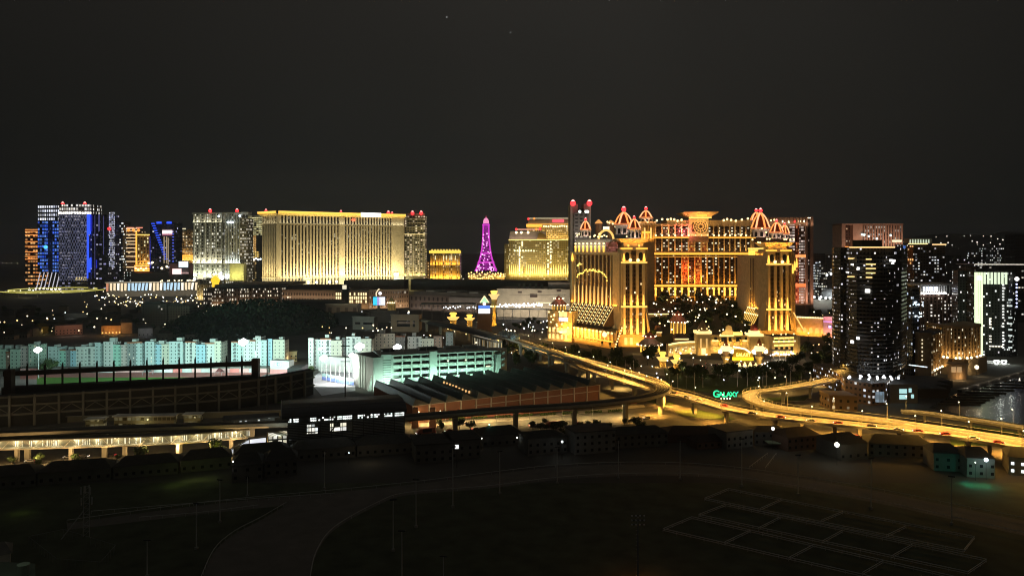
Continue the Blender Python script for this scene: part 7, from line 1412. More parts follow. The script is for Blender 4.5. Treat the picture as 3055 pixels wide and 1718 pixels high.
 m=MB();q=f.p(L*.27,2,1.2);m.ball(f.p(L*.27,2.2,2.4),.3,0,6,4);m.build('small_lamp',[E_WHITE],r)
 bp=smooth([Vector((X(u,D),D,6.2))for u,D in((-160,357),(0,361),(280,366),(524,372),(756,384))],6)
 r=thing('footbridge','long covered footbridge of zigzag trusses, lit yellow white inside, along the street','footbridge',(X(300,366),366,0))
 m=MB();ribbon(m,bp,[(2.2,0),(2.2,.5),(-2.2,.5),(-2.2,0),(2.2,0)]);m.build('deck',[PAR],r);m=MB();ribbon(m,bp,[(2.5,4.2),(2.5,4.6),(-2.5,4.8),(-2.5,4.3),(2.5,4.2)]);m.build('roof',[M('bridge_roof',(.30,.29,.26))],r)
 st=along(bp,3.4,.5);wt=M('truss_white',(.6,.58,.5))
 for s in(2.15,-2.15):
  for k,((p,d),(q,d2))in enumerate(zip(st,st[1:])):
   if s<0 and k%2:continue
   n=Vector((d.y,-d.x,0))*s;m=MB();a,b=(.5,4.2)if k%2 else(4.2,.5);m.tube(p+n+Vector((0,0,a)),q+n+Vector((0,0,b)),.16,4);m.build('truss_bar',[wt],r)
 pn=[WM('w_truss',(.35,.33,.25),(.4,.38,.3),1.0,3.2,.5,.8,.5,(1,.90,.55),(1,1,.85),1.2,.2)]
 m=MB();ribbon(m,bp,[(-1.7,.5),(-1.7,4.2)]);m.build('glazed_back',pn,r)
 for p,d in along(bp,9,2):point(p+Vector((0,0,3.2)),480,(1,.86,.5),.3);
 for p,d in along(bp,18,2):m=MB();m.ball(p+Vector((d.y,-d.x,0))*1.2+Vector((0,0,3.9)),.32,0,7,5);m.build('lamp',[E_WARM],r)
 for u in(470,560,655):p=Vector((X(u,372),368,5.2));point(p,500,(1,.78,.16),.3)
 for p,d in along(bp,24,6):m=MB();m.box(p.x-.8,p.x+.8,p.y-.8,p.y+.8,0,6.2);m.build('pier',[VIA],r)
 r=thing('escalator','black roofed escalator with a white lit landing between the footbridge and the station','escalator',(X(730,368),368,0))
 a,b,c=Vector((X(690,366),366,1.6)),Vector((X(745,370),370,5.6)),Vector((X(792,373),373,5.8));m=MB();ribbon(m,[a,b,c],[(1.4,3.3),(1.4,3.7),(-1.4,3.7),(-1.4,3.3)]);m.build('roof',[DMETAL],r)
 m=MB();ribbon(m,[a,b,c],[(1.4,0),(1.4,.6),(-1.4,.6),(-1.4,0)]);m.build('flight',[WHITE],r);m=MB();ribbon(m,[b,c],[(1.35,.7),(1.35,3.2)]);m.build('landing_glass',[E('landing_glow',(.92,.95,1),.9)],r);m=MB();ribbon(m,[a,b],[(-1.2,.7),(-1.2,3.2)]);m.build('side_glass',[E('side_glow',(.8,.85,.9),.6)],r)
 point(b+Vector((0,-3,2)),260,(.95,.97,1),.3)
 m=MB();q=Vector((X(806,380),380,0));m.box(q.x-1.3,q.x+1.3,q.y-1,q.y+1,0,10);m.single('lift_tower',[M('lift_dark',(.08,.07,.05))],'dark lift tower between the escalator and the station','lift tower')
 for lab,a,b,v0,v1,D,e in(('small yellowish lit booth behind the rail line, left',255,308,1252,1275,428,.26),('long glass fronted shed behind the rail line, middle',340,518,1243,1275,430,.22),('small yellowish lit booth behind the rail line, right',548,598,1238,1262,436,.26)):
  r=thing('booth',lab,'booth',(X((a+b)/2,D),D,0));g=Fc((a,D),(b,D+1));m=MB();g.solid(m,0,g.L,5,0,Z(v0,D));m.build('body',[WM('w_booth%d'%a,(.34,.31,.20),(.12,.11,.06),2.4,3.4,.8,.5,.5,(1,.85,.4),(1,.9,.5),.12)],r)
  m=MB();g.box(m,-.8,g.L+.8,-6,1,Z(v0,D)+.01,Z(v0,D)+.5);m.build('roof',[WHITE],r);point(g.p(g.L/2,5,3.5),110*max(1,g.L/9),(1,.85,.40),.3)
 D=450;w=thing('compound_wall','long low wall between the grandstand and the rail line','wall',(X(400,D),D,0));m=MB();g=Fc((-60,438),(850,462));g.solid(m,0,g.L,.5,0,3.2);m.build('wall_face',[M('low_wall',(.22,.20,.14))],w);m=MB();g.box(m,0,g.L,-.7,.2,3.2,3.5);m.build('coping',[CONC],w)
station()
def resort_gate():
 pal=M('gate_stone',(.58,.45,.25),.8,0,.12)
 def blk(lab,a,b,D,vt,dep=14,z0=0,nm='gate_building',cat='building',wash=3000,D2=None):
  r=thing(nm,lab,cat,(X((a+b)/2,D),D,0));f=Fc((a,D),(b,D2 or D));m=MB();f.solid(m,0,f.L,dep,z0,Z(vt,D),0,1);m.build('body',[pal,ROOFD],r)
  if wash:f.strip(5,z0+.8,-.45,1,wash,(1,.60,.17),w=1)
  return r,f
 r=thing('gate_building','curved low wing with a glowing roof edge left of the resort entrance','building',(X(2040,735),740,0));pl=[(1994,712),(2010,722),(2032,730),(2056,734),(2082,734)];zt=Z(1021,730)
 m=MB();m.prism(front(pl,10),0,zt,0,1);m.build('body',[pal,ROOFD],r)
 for a,b in zip(pl,pl[1:]):
  f=Fc((a[0],a[1]-.1),(b[0],b[1]-.1));m=MB();f.box(m,0,f.L,0,1.2,zt-.6,zt+.6);m.build('roof_edge',[E('edge_glow%d'%a[0],(1,.74,.26),2.2)],r);f.strip(3,.8,-.5,1,800,(1,.64,.2),w=.6)
  mb=MB();f.box(mb,f.L*.25,f.L*.75,.05,.3,2,zt-4);mb.build('window',[WM('w_cw%d'%a[0],(.3,.2,.08),(.06,.04,.02),1.6,3,.6,.6,.8,(1,.74,.3),(1,.85,.5),1.7)],r)
  m=MB();m.ball(f.p(f.L*.1,1.4,5),.75,0,6,4);m.build('bulb',[E_BULB],r)
 r,f=blk('square pavilion tower with a dark cone roof left of the resort entrance gable',2081,2120,722,996,nm='pavilion_tower',cat='tower',wash=1500);D=722;c=f.p(f.L/2,-6,0)
 m=MB();f.box(m,-1,f.L+1,-13,1,Z(996,D),Z(988,D));e=m.build('cornice',[E('pv_cornice',(1,.72,.28),1.4)],r);m=MB();m.lathe(c[:2],[(5.4,Z(988,D)),(4.6,Z(980,D)),(2.2,Z(966,D)),(0,Z(955,D))],8,0,math.pi/8);m.build('cone_roof',[M('cone_brown',(.30,.20,.11))],r)
 mb=MB();mb.ball((0,0,0),.6,0,6,4);rep('bulb',mb,E_BULB,r,[tuple(f.p(f.L*t,.9,Z(v,D)))for t,v in((.1,984),(.9,984),(.3,980),(.7,980),(0,990),(1,990))])
 for s in(.25,.7):m=MB();f.box(m,f.L*s-.7,f.L*s+.7,.05,.5,7,16);m.build('niche',[E('niche%d'%(s*100),(1,.62,.2),.8)],r)
 m=MB();f.box(m,f.L*.3,f.L*.62,.1,.6,1,7);m.build('gold_door',[E('gold_door',(1,.78,.3),1.6)],r)
 r,f=blk('main golden gate block with tall columns behind the resort entrance',2120,2300,738,1001,wash=9000);D=738;zt=Z(1001,D)
 m=MB();f.box(m,-.5,f.L+.5,0,1,zt-.5,zt+.6);m.build('cornice',[pal],r)
 for a,b,v in((2124,2144,1016),(2146,2188,1001),(2215,2232,1016),(2268,2300,1018)):m=MB();f.box(m,f.s_(a),f.s_(b),.1,1.1,Z(v,D)-.6,Z(v,D)+.6);m.build('light_strip',[E('gate_strip%d'%a,(1,.76,.24),1.8)],r)
 mb=MB();mb.lathe(f.p(0,1.2,0)[:2],[(1.1,6),(1.0,zt-5),(1.7,zt-4),(1.7,zt-3)],8);rep('column',mb,M('gate_col',(.62,.44,.14)),r,[(f.s_(u),0,0)for u in(2146,2190,2210)])
 mb=MB();f.box(mb,0,2.6,.05,.4,zt-5.5,zt-1.5);rep('window',mb,GLASSD,r,[(f.s_(u),0,0)for u in(2131,2152,2160,2174,2196,2203,2222)])
 f.strip(3,zt*.5,-.4,1,2600,(1,.62,.16),w=.6)
 m=MB();a,b=f.s_(2148),f.s_(2200);g=[f.p(a,.6,zt+.6),f.p(b,.6,zt+.6),f.p(b-2,.6,zt+3),f.p(b-5,.6,zt+5),f.p((a+b)/2+2.5,.6,zt+9),f.p((a+b)/2,.6,zt+10),f.p((a+b)/2-2.5,.6,zt+9),f.p(a+5,.6,zt+5),f.p(a+2,.6,zt+3)]
 m.face(g);q=[p+Vector((0,2.5,0))for p in g];m.face(list(reversed(q)));
 for i in range(len(g)):m.face([g[i],q[i],q[(i+1)%len(g)],g[(i+1)%len(g)]])
 m.build('curved_gable',[pal],r);f.strip(4,zt+1,-.3,1,1300,(1,.66,.24),a,b,.6)
 m=MB();f.box(m,f.s_(2186),f.s_(2214),.5,1.5,Z(1000,D),Z(990,D));m.build('lit_balcony',[E('lit_balc',(1,.72,.16),1.5)],r)
 mb=MB();mb.ball((0,0,0),.7,0,6,4);rep('bulb',mb,E_BULB,r,[tuple(f.p(f.s_(u),1.2,Z(v,D)))for u,v in((2146,986),(2148,998),(2210,987),(2222,992),(2235,996),(2260,992))])
 r,f=blk('stepped pavilion with a small red dome at the right of the golden gate block',2238,2274,728,1003,nm='pavilion_tower',cat='tower',wash=1400);D=728;c=f.p(f.L/2,-6,0)
 for v0,v1,w in((1003,996,1.0),(994,988,-1.5)):m=MB();f.box(m,-w,f.L+w,-12-w,w,Z(v0,D),Z(v1,D));m.build('lit_tier',[E('tier%d'%v0,(1,.74,.3),1.5)],r)
 m=MB();m.lathe(c[:2],[(3.6,Z(988,D)),(3.4,Z(980,D)),(2,Z(972,D)),(0,Z(966,D))],12);m.build('red_dome',[M('small_red_dome',(.42,.10,.06))],r);point((c[0],c[1]-7,Z(984,D)),500,(1,.5,.4),.3)
 r,f=blk('golden block with a grid of lit windows at the right of the resort entrance',2304,2384,716,1004,18,wash=3200,D2=722);D=716
 mb=MB();f.box(mb,0,4.4,.05,.5,0,1.7)
 rep('lit_window',mb,E('gate_win',(1,.66,.16),1.8),r,[(f.d.x*f.s_(u),f.d.y*f.s_(u),Z(v,D))for u in(2309,2325,2340,2355)for v in(1012,1022,1033,1053)])
 mb=MB();f.box(mb,0,2.8,.05,.3,0,3);rep('dark_window',mb,GLASSD,r,[(f.d.x*f.s_(u),f.d.y*f.s_(u),Z(v,D))for u in(2312,2328,2343,2358)for v in(1019,1046)])
 mb=MB();mb.ball((0,0,0),.75,0,6,4);rep('bulb',mb,E_BULB,r,[tuple(f.p(f.s_(u),.9,Z(v,D)))for u in(2307,2322,2337,2352,2370)for v in(1019,1057)]+[tuple(f.p(f.s_(u),-2,Z(1003,D)+1.4))for u in(2310,2334,2348,2372)])
 m=MB();f.box(m,f.L-2,f.L+.5,-17.5,1.2,0,Z(1003,D));m.build('end_pier',[WARM],r)
 r=thing('entrance_canopy','flat canopy with white lamps under the golden block of lit windows','canopy',(X(2335,700),700,0));D=700;f=Fc((2304,D),(2366,D));m=MB();f.box(m,0,f.L,-9,0,7,7.8);m.build('slab',[WARM],r)
 mb=MB();mb.ball((0,0,0),.9,0,7,5);rep('lamp',mb,E('canopy_white',(1,.97,.95),3.4),r,[tuple(f.p(f.L*t,.6,z))for t,z in((.02,4),(.1,4.6),(.2,5.4),(.26,4.8),(.42,4.2),(.55,4.4),(.66,4.4),(.78,4.2),(.9,6.2),(.97,5))]);mb=MB();mb.tube((0,0,0),(0,0,7),.3,6);rep('post',mb,WARM,r,[tuple(f.p(f.L*t,-.6,0))for t in(.05,.35,.65,.95)])
 point(f.p(f.L*.3,4,4),1500,(1,.95,.85),.5);point(f.p(f.L*.8,4,4),1000,(1,.95,.85),.5)
 for lab,u in(('left entrance pagoda with big white globes beside the golden name board',2165),('right entrance pagoda with big white globes beside the golden name board',2265)):
  D=672;r=thing('entrance_pagoda',lab,'pagoda',(X(u,D),D,0));c=(X(u,D),D);z=lambda v:Z(v,D)
  m=MB();m.lathe(c,[(2.4,0),(2.2,z(1076)),(3.8,z(1066)),(3.6,z(1062))],8,0,math.pi/8);m.build('pedestal',[M('pag_gold%d'%u,(.62,.45,.18))],r)
  m=MB();m.lathe(c,[(2.6,z(1062)),(2.4,z(1046))],8,0,math.pi/8);m.build('lantern_room',[M('pag_dark%d'%u,(.16,.10,.05))],r);m=MB();m.lathe(c,[(1.0,z(1061)),(.3,z(1050))],6);m.build('statue',[GOLDP],r)
  m=MB();m.lathe(c,[(6,z(1046)),(4.6,z(1041)),(4.4,z(1036)),(3.6,z(1032)),(0,z(1030))],8,0,math.pi/8);m.build('lit_roof',[E('pag_roof%d'%u,(1,.76,.34),1.7)],r)
  m=MB();m.lathe(c,[(2.6,z(1031)),(1.6,z(1024)),(1.9,z(1022)),(.8,z(1014)),(0,z(1008))],8);m.build('spire',[M('pag_red%d'%u,(.42,.13,.06))],r)
  mb=MB();mb.ball((c[0],c[1]-1.5,z(1048)),1.9,0,8,6);rep('globe',mb,E('pag_globe%d'%u,(1,.93,.75),3),r,[(-5.2,0,0),(5.2,0,0)])
  mb=MB();mb.ball((0,0,0),.6,0,6,4);rep('bulb',mb,E_BULB,r,[(c[0]+a,c[1]-3.5,z(v))for a,v in((-4,1036),(4,1036),(-2,1026),(2,1026),(-5.5,1040),(5.5,1040))])
  point((c[0],c[1]-6,3),900,(1,.7,.3),.5);point((c[0],c[1]-5,z(1054)),500,(1,.7,.3),.4)
 D=668;r=thing('entrance_sign','golden entrance name board over a bright yellow band between the two pagodas','sign',(X(2216,D),D,0));f=Fc((2186,D),(2248,D));z=lambda v:Z(v,D)
 m=MB();m.face([f.p(0,0,z(1065)),f.p(f.L,0,z(1065)),f.p(f.L*.9,0,z(1050)),f.p(f.L*.6,0,z(1038)),f.p(f.L*.08,0,z(1044))]);m.face([f.p(0,-1,z(1065)),f.p(f.L*.08,-1,z(1044)),f.p(f.L*.6,-1,z(1038)),f.p(f.L*.9,-1,z(1050)),f.p(f.L,-1,z(1065))]);b=m.build('board',[M('board_gold',(.52,.32,.05),.6)],r)
 m=MB();m.line([f.p(f.L*.02,.2,z(1034)),f.p(f.L*.3,.2,z(1037)),f.p(f.L*.6,.2,z(1041)),f.p(f.L*.85,.2,z(1052))],.8,6,0);m.build('swoosh',[E('swoosh',(1,.93,.62),1.8)],b)
 text('GALAXY',4.2,.12,E('gold_letters',(1,.80,.16),2.4),b,f.p(f.L*.5,.25,z(1063)),0,'lettering',f.L*.70)
 m=MB();f.box(m,0,f.L,-2,.6,z(1075),z(1066));m.build('yellow_band',[E('yellow_band',(1,.66,.02),1.35)],r);m=MB();f.box(m,1,f.L-1,-1.5,0,0,z(1075));m.build('base',[M('sign_base',(.5,.36,.2))],r)
 f.strip(5,z(1064),-.8,.5,700,(1,.7,.12),w=.5)
 mb=MB();mb.lathe((X(2222,655),655),[(1.7,0),(1.2,2.2),(.2,4)],8);rep('flame_lamp',mb,E('flame_lamp',(1,.80,.30),1.8),r,[(0,0,0),(5,1,0),(-4,2,-.6),(9,-1,-.6)])
 point((X(2222,650),648,4),1500,(1,.8,.4),.5)
 def pavilion(lab,u,D,rad,v,red=False,pw=1400):
  r=thing('round_pavilion',lab,'pavilion',(X(u,D),D,0));c=(X(u,D),D);z=lambda q:Z(q,D)
  m=MB();m.lathe(c,[(rad*.8,0),(rad*.8,z(v[0]))],12);m.build('drum',[pal],r);m=MB();m.lathe(c,[(rad*1.15,z(v[0])-.6),(rad*.8,z(v[1])),(rad*.42,z(v[2])),(rad*.40,z(v[2])+.2)],16);m.build('roof',[M('pav_roof%d'%u,(.34,.15,.10)if red else(.42,.32,.24))],r)
  m=MB();m.lathe(c,[(rad*.5,z(v[2])-.2),(rad*.48,z(v[3])),(rad*.62,z(v[3])),(rad*.2,z(v[4])),(0,z(v[5]))],12);m.build('cupola',[M('pav_cup%d'%u,(.50,.16,.09))],r)
  mb=MB();mb.ball((0,0,0),.7,0,6,4);n=18;rep('bulb',mb,E('pav_bulb%d'%u,(1,.82,.55),2.8),r,[(c[0]+rad*1.15*math.cos(2*math.pi*i/n),c[1]+rad*1.15*math.sin(2*math.pi*i/n),z(v[0])-.3)for i in range(n)]+[(c[0]+rad*.6*math.cos(2*math.pi*i/8),c[1]+rad*.6*math.sin(2*math.pi*i/8),z(v[3]))for i in range(8)])
  mb=MB();mb.lathe((c[0]+rad*.85,c[1]),[(.9,1.2),(.7,4),(.2,z(v[0])-1)],6);rep('sconce',mb,E_FLAME,r,[(rad*.85*(math.cos(t)-1),rad*.85*math.sin(t),0)for t in[math.pi+.25+i*.52 for i in range(6)]])
  for t in(3.6,4.7,5.8):point((c[0]+rad*1.5*math.cos(t),c[1]+rad*1.5*math.sin(t),3),pw*.5,(1,.62,.2),.4)
  point((c[0],c[1]-rad*1.3,z(v[3])),pw*.4,(1,.55,.4),.4)
 pavilion('round tiered pavilion with white lit eaves between the corner tower and the curved wing',1938,742,10.5,(1026,1018,1008,1002,995,988),False,1800)
 pavilion('red roofed garden pavilion in the middle of the dark garden',2022,800,9,(958,950,940,937,931,925),True,1500)
 pavilion('small red domed tower pavilion at the left flank of the left golden tower',1667,850,9,(908,901,894,890,886,881),True,2200)
 D=838;r=thing('side_building','low golden building with two bright screens left of the left golden tower','building',(X(1680,D),D,0));f=Fc((1634,D),(1706,D-14));m=MB();f.solid(m,0,f.L,16,0,Z(926,D),0,1);m.build('body',[pal,ROOFD],r)
 for a,b,v0,v1,e in((1668,1679,928,943,E('y_pan1',(1,.74,.28),1.3)),(1681,1692,928,943,E('y_pan2',(1,.74,.28),1.3)),(1668,1680,945,955,E('w_scr1',(.72,.76,1),2)),(1682,1694,945,956,E('w_scr2',(.9,.9,1),2.2))):m=MB();f.box(m,f.s_(a),f.s_(b),.1,.5,Z(v1,D),Z(v0,D));m.build('lit_panel',[e],r)
 mb=MB();f.box(mb,0,2.2,.1,.4,3,8);rep('lit_window',mb,E('side_win',(1,.7,.26),1.4),r,[(f.d.x*s,f.d.y*s,dz)for s in(1.5,6,11,16,21)for dz in(0,7)]);f.strip(5,1,-.5,1,2800,(1,.6,.2),w=.7)
 mb=MB();mb.ball((0,0,0),.9,0,6,4);rep('bulb',mb,E_BULB,r,[tuple(f.p(f.L*t,.8,R.uniform(8,34)))for t in[R.random()for _ in range(14)]])
 for lab,u,D,w,vt,vb in(('dark hipped roof hall with a lit eave beside the left corner tower',1950,870,16,920,936),('small pale garden kiosk with a lit top, left of the gate block',2030,765,7,996,1010),('thin curved light sculpture in the garden',1963,790,3,970,990)):
  r=thing('garden_hall',lab,'building',(X(u,D),D,0));x=X(u,D);m=MB();m.prism([(x-w,D-6),(x+w,D-6),(x+w,D+8),(x-w,D+8)],Z(vb,D)+.6,Z(vt,D),0,0,grow=-.45);m.build('roof',[M('hall_red%d'%u,(.13,.07,.05))],r)
  m=MB();m.prism([(x-w*.86,D-5),(x+w*.86,D-5),(x+w*.86,D+7),(x-w*.86,D+7)],0,Z(vb,D)+.59);m.build('body',[pal],r);m=MB();m.box(x-w,x+w,D-6.6,D-6.1,Z(vb,D)-.3,Z(vb,D)+.9);m.build('lit_eave',[E('eave%d'%u,(1,.70,.30),1.4)],r)
 D=560;r=thing('letter_sign','green glowing letters standing on the lawn above a row of small white lamps','sign',(X(2165,505),505,0));D=505;zb=Z(1184,D)
 text('G',6.2,.3,E_GREEN,r,(X(2137,D),D,zb),0,'letter');
 for i,ch in enumerate('ALAXY'):text(ch,4.7,.3,E_GREEN if i<4 else E('green_teal',(.02,.8,.55),1.0),r,(X(2151+i*11.6,D),D+.2*i,zb+.1),0,'letter')
 mb=MB();mb.ball((0,0,0),.5,0,6,4);rep('lamp',mb,E('sign_bulb',(.95,1,.75),2.4),r,[(X(u,D),D-.5,zb-.9)for u in(2151,2160,2169,2177)])
 m=MB();m.box(X(2132,D),X(2206,D),D,D+.4,0,zb-.05);m.build('plinth',[M('plinth_dark',(.06,.055,.04))],r)
 point((X(2168,D),D-4,zb+3),260,(.1,1,.5),.5)
resort_gate()
BARK=M('bark',(.09,.07,.05));LV=[M('leaf_a',(.045,.075,.022),.7,0,.4,.5),M('leaf_b',(.07,.10,.03),.7,0,.4,.5),M('leaf_c',(.03,.055,.02),.7,0,.4,.5)]
def tree_proto(k,h,w,n,palm=False):
 o=thing('tree','','tree');m=MB();lean=Vector((R.uniform(-.3,.3),R.uniform(-.3,.3),0));top=lean+Vector((0,0,h*.5));m.tube((0,0,0),top,.28,6,0,.16)
 for _ in range(5):t=R.uniform(0,6.28);m.tube(top-Vector((0,0,R.uniform(0,h*.12))),top+Vector((math.cos(t)*w*.3,math.sin(t)*w*.3,h*.2)),.12,4,0,.04)
 m.build('trunk',[BARK],o);m=MB()
 lob=[(Vector((R.uniform(-.3,.3)*w,R.uniform(-.3,.3)*w,h*R.uniform(.5,.85))),R.uniform(.22,.36)*w)for _ in range(7)]
 for i in range(n):
  c,r=R.choice(lob);d=Vector((R.gauss(0,1),R.gauss(0,1),R.gauss(0,.8))).normalized();p=c+d*r*R.uniform(.6,1.05);s=R.uniform(.35,.8)*w/8
  a=Vector((R.uniform(-1,1),R.uniform(-1,1),R.uniform(-.6,.6))).normalized()*s;b=a.cross(d)
  if b.length<.05:continue
  b=b.normalized()*s*.7;m.face([p-a,p+b,p+a,p-b],R.choice((0,0,1,2)))
 m.build('crown',LV,o);return Proto(o)
TP=[tree_proto(i,h,w,n)for i,(h,w,n)in enumerate(((9,8,520),(11,9,620),(7.5,7,460),(6,7.5,420)))]
def slope(y):return 10+(y-770)*.112
def trees(lab,grp,pts,s0=.85,s1=1.2,zf=lambda y:0):
 for x,y in pts:
  s=R.uniform(s0,s1);TP[R.randrange(4)].put((x,y,zf(y)),lab,grp,R.uniform(0,6.28),(s*R.uniform(.9,1.1),s,s*R.uniform(.85,1.15)))
def sc(n,u0,u1,v0,v1):return[G(R.uniform(u0,u1),R.uniform(v0,v1))[:2]for _ in range(n)]
def scD(n,u0,u1,D0,D1):return[(X(R.uniform(u0,u1),D),D)for D in[R.uniform(D0,D1)for _ in range(n)]]
T='dark leafy tree '
trees(T+'in the dense garden between the two golden towers','trees in the resort garden',[p for p in scD(74,1942,2238,772,984)if abs(p[0]-172)>10 or abs(p[1]-795)>14],1.0,1.45,slope)
trees(T+'between the elevated rail line and the left golden tower arcade','trees along the rail line',[(X(u,D)+R.uniform(-3,3),D+R.uniform(-9,9))for u,D in[(1500+i*12,770-i*4)for i in range(25)]],.9,1.25)
trees(T+'at the left edge of the resort forecourt','trees by the forecourt',sc(9,1800,1900,1085,1112)+sc(5,1912,1965,1068,1082)+sc(8,1985,2085,1112,1128),.9,1.3)
trees(T+'in the belt behind the green letter sign','trees behind the lawn',sc(20,2060,2420,1124,1142)+sc(14,2265,2440,1098,1126),.8,1.2)
trees(T+'between the right golden tower and the street','trees by the street',sc(20,2385,2490,1010,1105)+scD(10,2375,2510,950,1200),.9,1.3)
trees(T+'on the plaza below the beige hall','trees on the plaza',sc(16,1490,1680,958,1000),.6,.9)
trees(T+'between the car park right end and the rail line','trees by the car park',sc(12,1512,1610,1045,1098),.8,1.1)
trees('bright green lit tree beside the white sports ground','trees by the sports ground',sc(10,872,930,1100,1150),.6,.9)
trees('small street tree under the elevated rail line','street trees',sc(20,1240,1920,1262,1288),.45,.7)
trees('small dark street tree under the lit footbridge','street trees by the footbridge',sc(8,20,640,1372,1388),.4,.6)
trees('green lit tree left of the stadium apartments','trees left of the apartments',[G(136,1112)[:2],G(152,1110)[:2]],1.0,1.3)
trees(T+'among the old town roofs','trees in the old town',[q for q in sc(36,0,560,925,1010)if not(110<q[0]*F/q[1]+U0<470 and q[1]<900)],.8,1.3)
trees(T+'in the row before the brown podium','trees before the podium',scD(14,610,850,1215,1300),.9,1.2)
trees(T+'in the dark fringe behind the row of stables','trees behind the stables',[(X(u,D),D)for u,D in[(R.uniform(-20,860),0)for _ in range(7)]for D in[345+u*.045]]+[(X(u,405),405+R.uniform(-5,3))for u in(1450,1470,1490,1662,1680)],.55,.8)
m=MB()
for i in range(12):
 for j in range(12):
  q=[]
  for a,b in((i,j),(i+1,j),(i+1,j+1),(i,j+1)):D=768+b*217/12;q.append((X(1936+a*25.2,D),D,slope(D)-.4 if b else 0))
  m.face(q)
m.single('garden_terrain',[M('garden_earth',(.04,.045,.025),.95)],None,None,kind='structure')
for u,D in((2080,900),(2150,940),(1990,850),(2200,960),(2050,830),(2130,820),(2200,860),(1970,940)):point((X(u,D),D,slope(D)+13),1400,(1,.68,.3),.5)
def lamp_proto(h,r,em,pol=DMETAL,nm='globe_lamp'):
 m=MB();m.tube((0,0,0),(0,0,h),.12 if h<8 else .2,5);m.ball((0,0,h+r*.7),r,1,7,5);return Proto(m.single(nm,[pol,em],'','lamp',origin=(0,0,0)))
LW,LC,LO=E('globe_warm',(1,.84,.55),3),E('globe_cool',(.92,.98,1),3),E('globe_amber',(1,.66,.24),2.6)
FW,FC,FO=lamp_proto(6,1.15,LW),lamp_proto(6,1.15,LC),lamp_proto(5,1.1,LO);NW,NC,NO=lamp_proto(5,.55,LW),lamp_proto(5,.55,LC),lamp_proto(4,.55,LO)  # far globes are oversize, the lamps' bloom put into the ball
def lamps(pr,pts,lab,grp,s0=.7,s1=1.2,zf=lambda y:0):
 for x,y in pts:s=R.uniform(s0,s1);R.choice(pr).put((x,y,zf(y)),lab,grp,0,s)
lamps((FW,FW,FC,FO),scD(60,318,605,1280,1585),'round glowing lamp in the crowded street below the lit panel row','lamps in the crowded street')
lamps((FW,FC),scD(10,5,115,1700,1830)+scD(8,280,330,1450,1700),'round lamp at the foot of the blue lattice tower','lamps by the lattice tower')
lamps((FW,),[(X(u,1230),1230)for u in(636,660,718,772,832)],'warm lamp before the brown podium with paired windows','lamps before the podium',1.1,1.5)
lamps((FW,FO),scD(10,560,700,1130,1240),'small lamp on the dark slope below the brown podium','lamps on the slope',.5,.8)
lamps((FC,FW),scD(16,1060,1140,1040,1150)+scD(8,1160,1250,1040,1130),'bright lamp on the street round the cyan video billboard','lamps round the video billboard')
lamps((NW,NO,NW),[(p[0],p[1])for p in scD(34,1945,2236,772,975)],'small warm lamp between the garden trees','lamps in the resort garden',1.2,2.0,slope)
for i in range(34):D=R.uniform(785,970);m=MB();m.ball((X(R.uniform(1945,2236),D),D,slope(D)+R.uniform(8,14)),R.uniform(.6,1.0),0,6,4);m.single('tree_light',[LW],'warm light hung high in a garden tree crown','light','lights in the garden trees')
lamps((NW,NC,NW),scD(26,1480,1690,850,1010),'round lamp on the plaza below the beige hall','lamps on the plaza',1.0,1.8)
lamps((NO,NW),scD(16,1290,1480,860,1000),'warm lamp round the golden lamp pedestals','lamps round the pedestals',1.0,1.8)
lamps((NW,NC),sc(24,1990,2300,1072,1116)+sc(4,1900,1990,1085,1115),'lamp on the resort forecourt among the waiting cars','lamps on the forecourt',.8,1.5)
lamps((NW,NC),sc(18,1780,2420,1126,1162),'low lamp along the lawn path behind the green letters','lamps along the lawn',.8,1.3)
lamps((NW,NO),sc(12,2385,2520,1000,1095)+scD(8,2375,2510,960,1180),'lamp among the street trees right of the right golden tower','lamps by the street',.9,1.6)
lamps((NW,NC,NO),sc(14,1260,1560,1010,1070),'lamp on the lit street behind the car park','lamps behind the car park',.8,1.4)
lamps((FW,),[(X(u,D),D)for u,D in((8,4600),(20,4700),(34,4650),(52,4600),(1375,2400),(1382,2300),(1398,2500),(1492,2450))],'tiny far lamp on the dark horizon shore','far shore lamps',1.4,2.2)
lamps((NO,NW,NC),sc(18,0,560,918,1008),'lone lamp among the old town roofs','lamps in the old town',.8,1.5)
AW,AO=lamp_proto(5,.8,LW,DMETAL,'town_globe_lamp'),lamp_proto(5,.75,LO,DMETAL,'town_globe_lamp')  # the same globe lamp again, more copies added to brighten the town
lamps((AW,AO),sc(44,0,620,912,1000)+sc(14,250,420,905,930)+sc(14,940,1180,985,1005),'small warm globe lamp in the dark quarter beside the wooded hill','town globe lamps',.6,1.3)
for u,v,p,c in((400,885,9000,(1,.85,.6)),(480,885,9000,(.9,.95,1)),(560,880,9000,(1,.85,.6)),(1100,938,4000,(1,.85,.75)),(1560,975,1800,(1,.8,.4)),(1630,985,1500,(1,.75,.35)),(2110,1105,700,(1,.85,.6)),(2220,1108,800,(1,.9,.7)),(2040,1100,600,(1,.8,.5)),(1950,1095,600,(1,.75,.4)),(2440,1060,900,(1,.75,.35)),(2100,1140,350,(1,.85,.5)),(2300,1142,350,(1,.85,.5)),(860,1085,500,(1,.8,.4)),(1330,1050,900,(1,.75,.4)),(1440,1040,900,(1,.75,.4)),(1100,1345,250,(1,.8,.5)),(895,1130,300,(1,1,.7))):
 q=G(u,v,9 if v<1000 else 6);point(q,p,c,.5)
m=MB();D=5200;wn=E('hill_window',(1,.95,.8),1.6)
for i in range(26):u=R.uniform(2690,3050);q=Vector((X(u,4300),4300,Z(R.uniform(700,740),4300)));m=MB();m.ball(q,R.uniform(2,4.5),0,6,4);m.single('hill_light',[wn],'tiny white light on the dark hillside at the right','light','lights on the hillside')
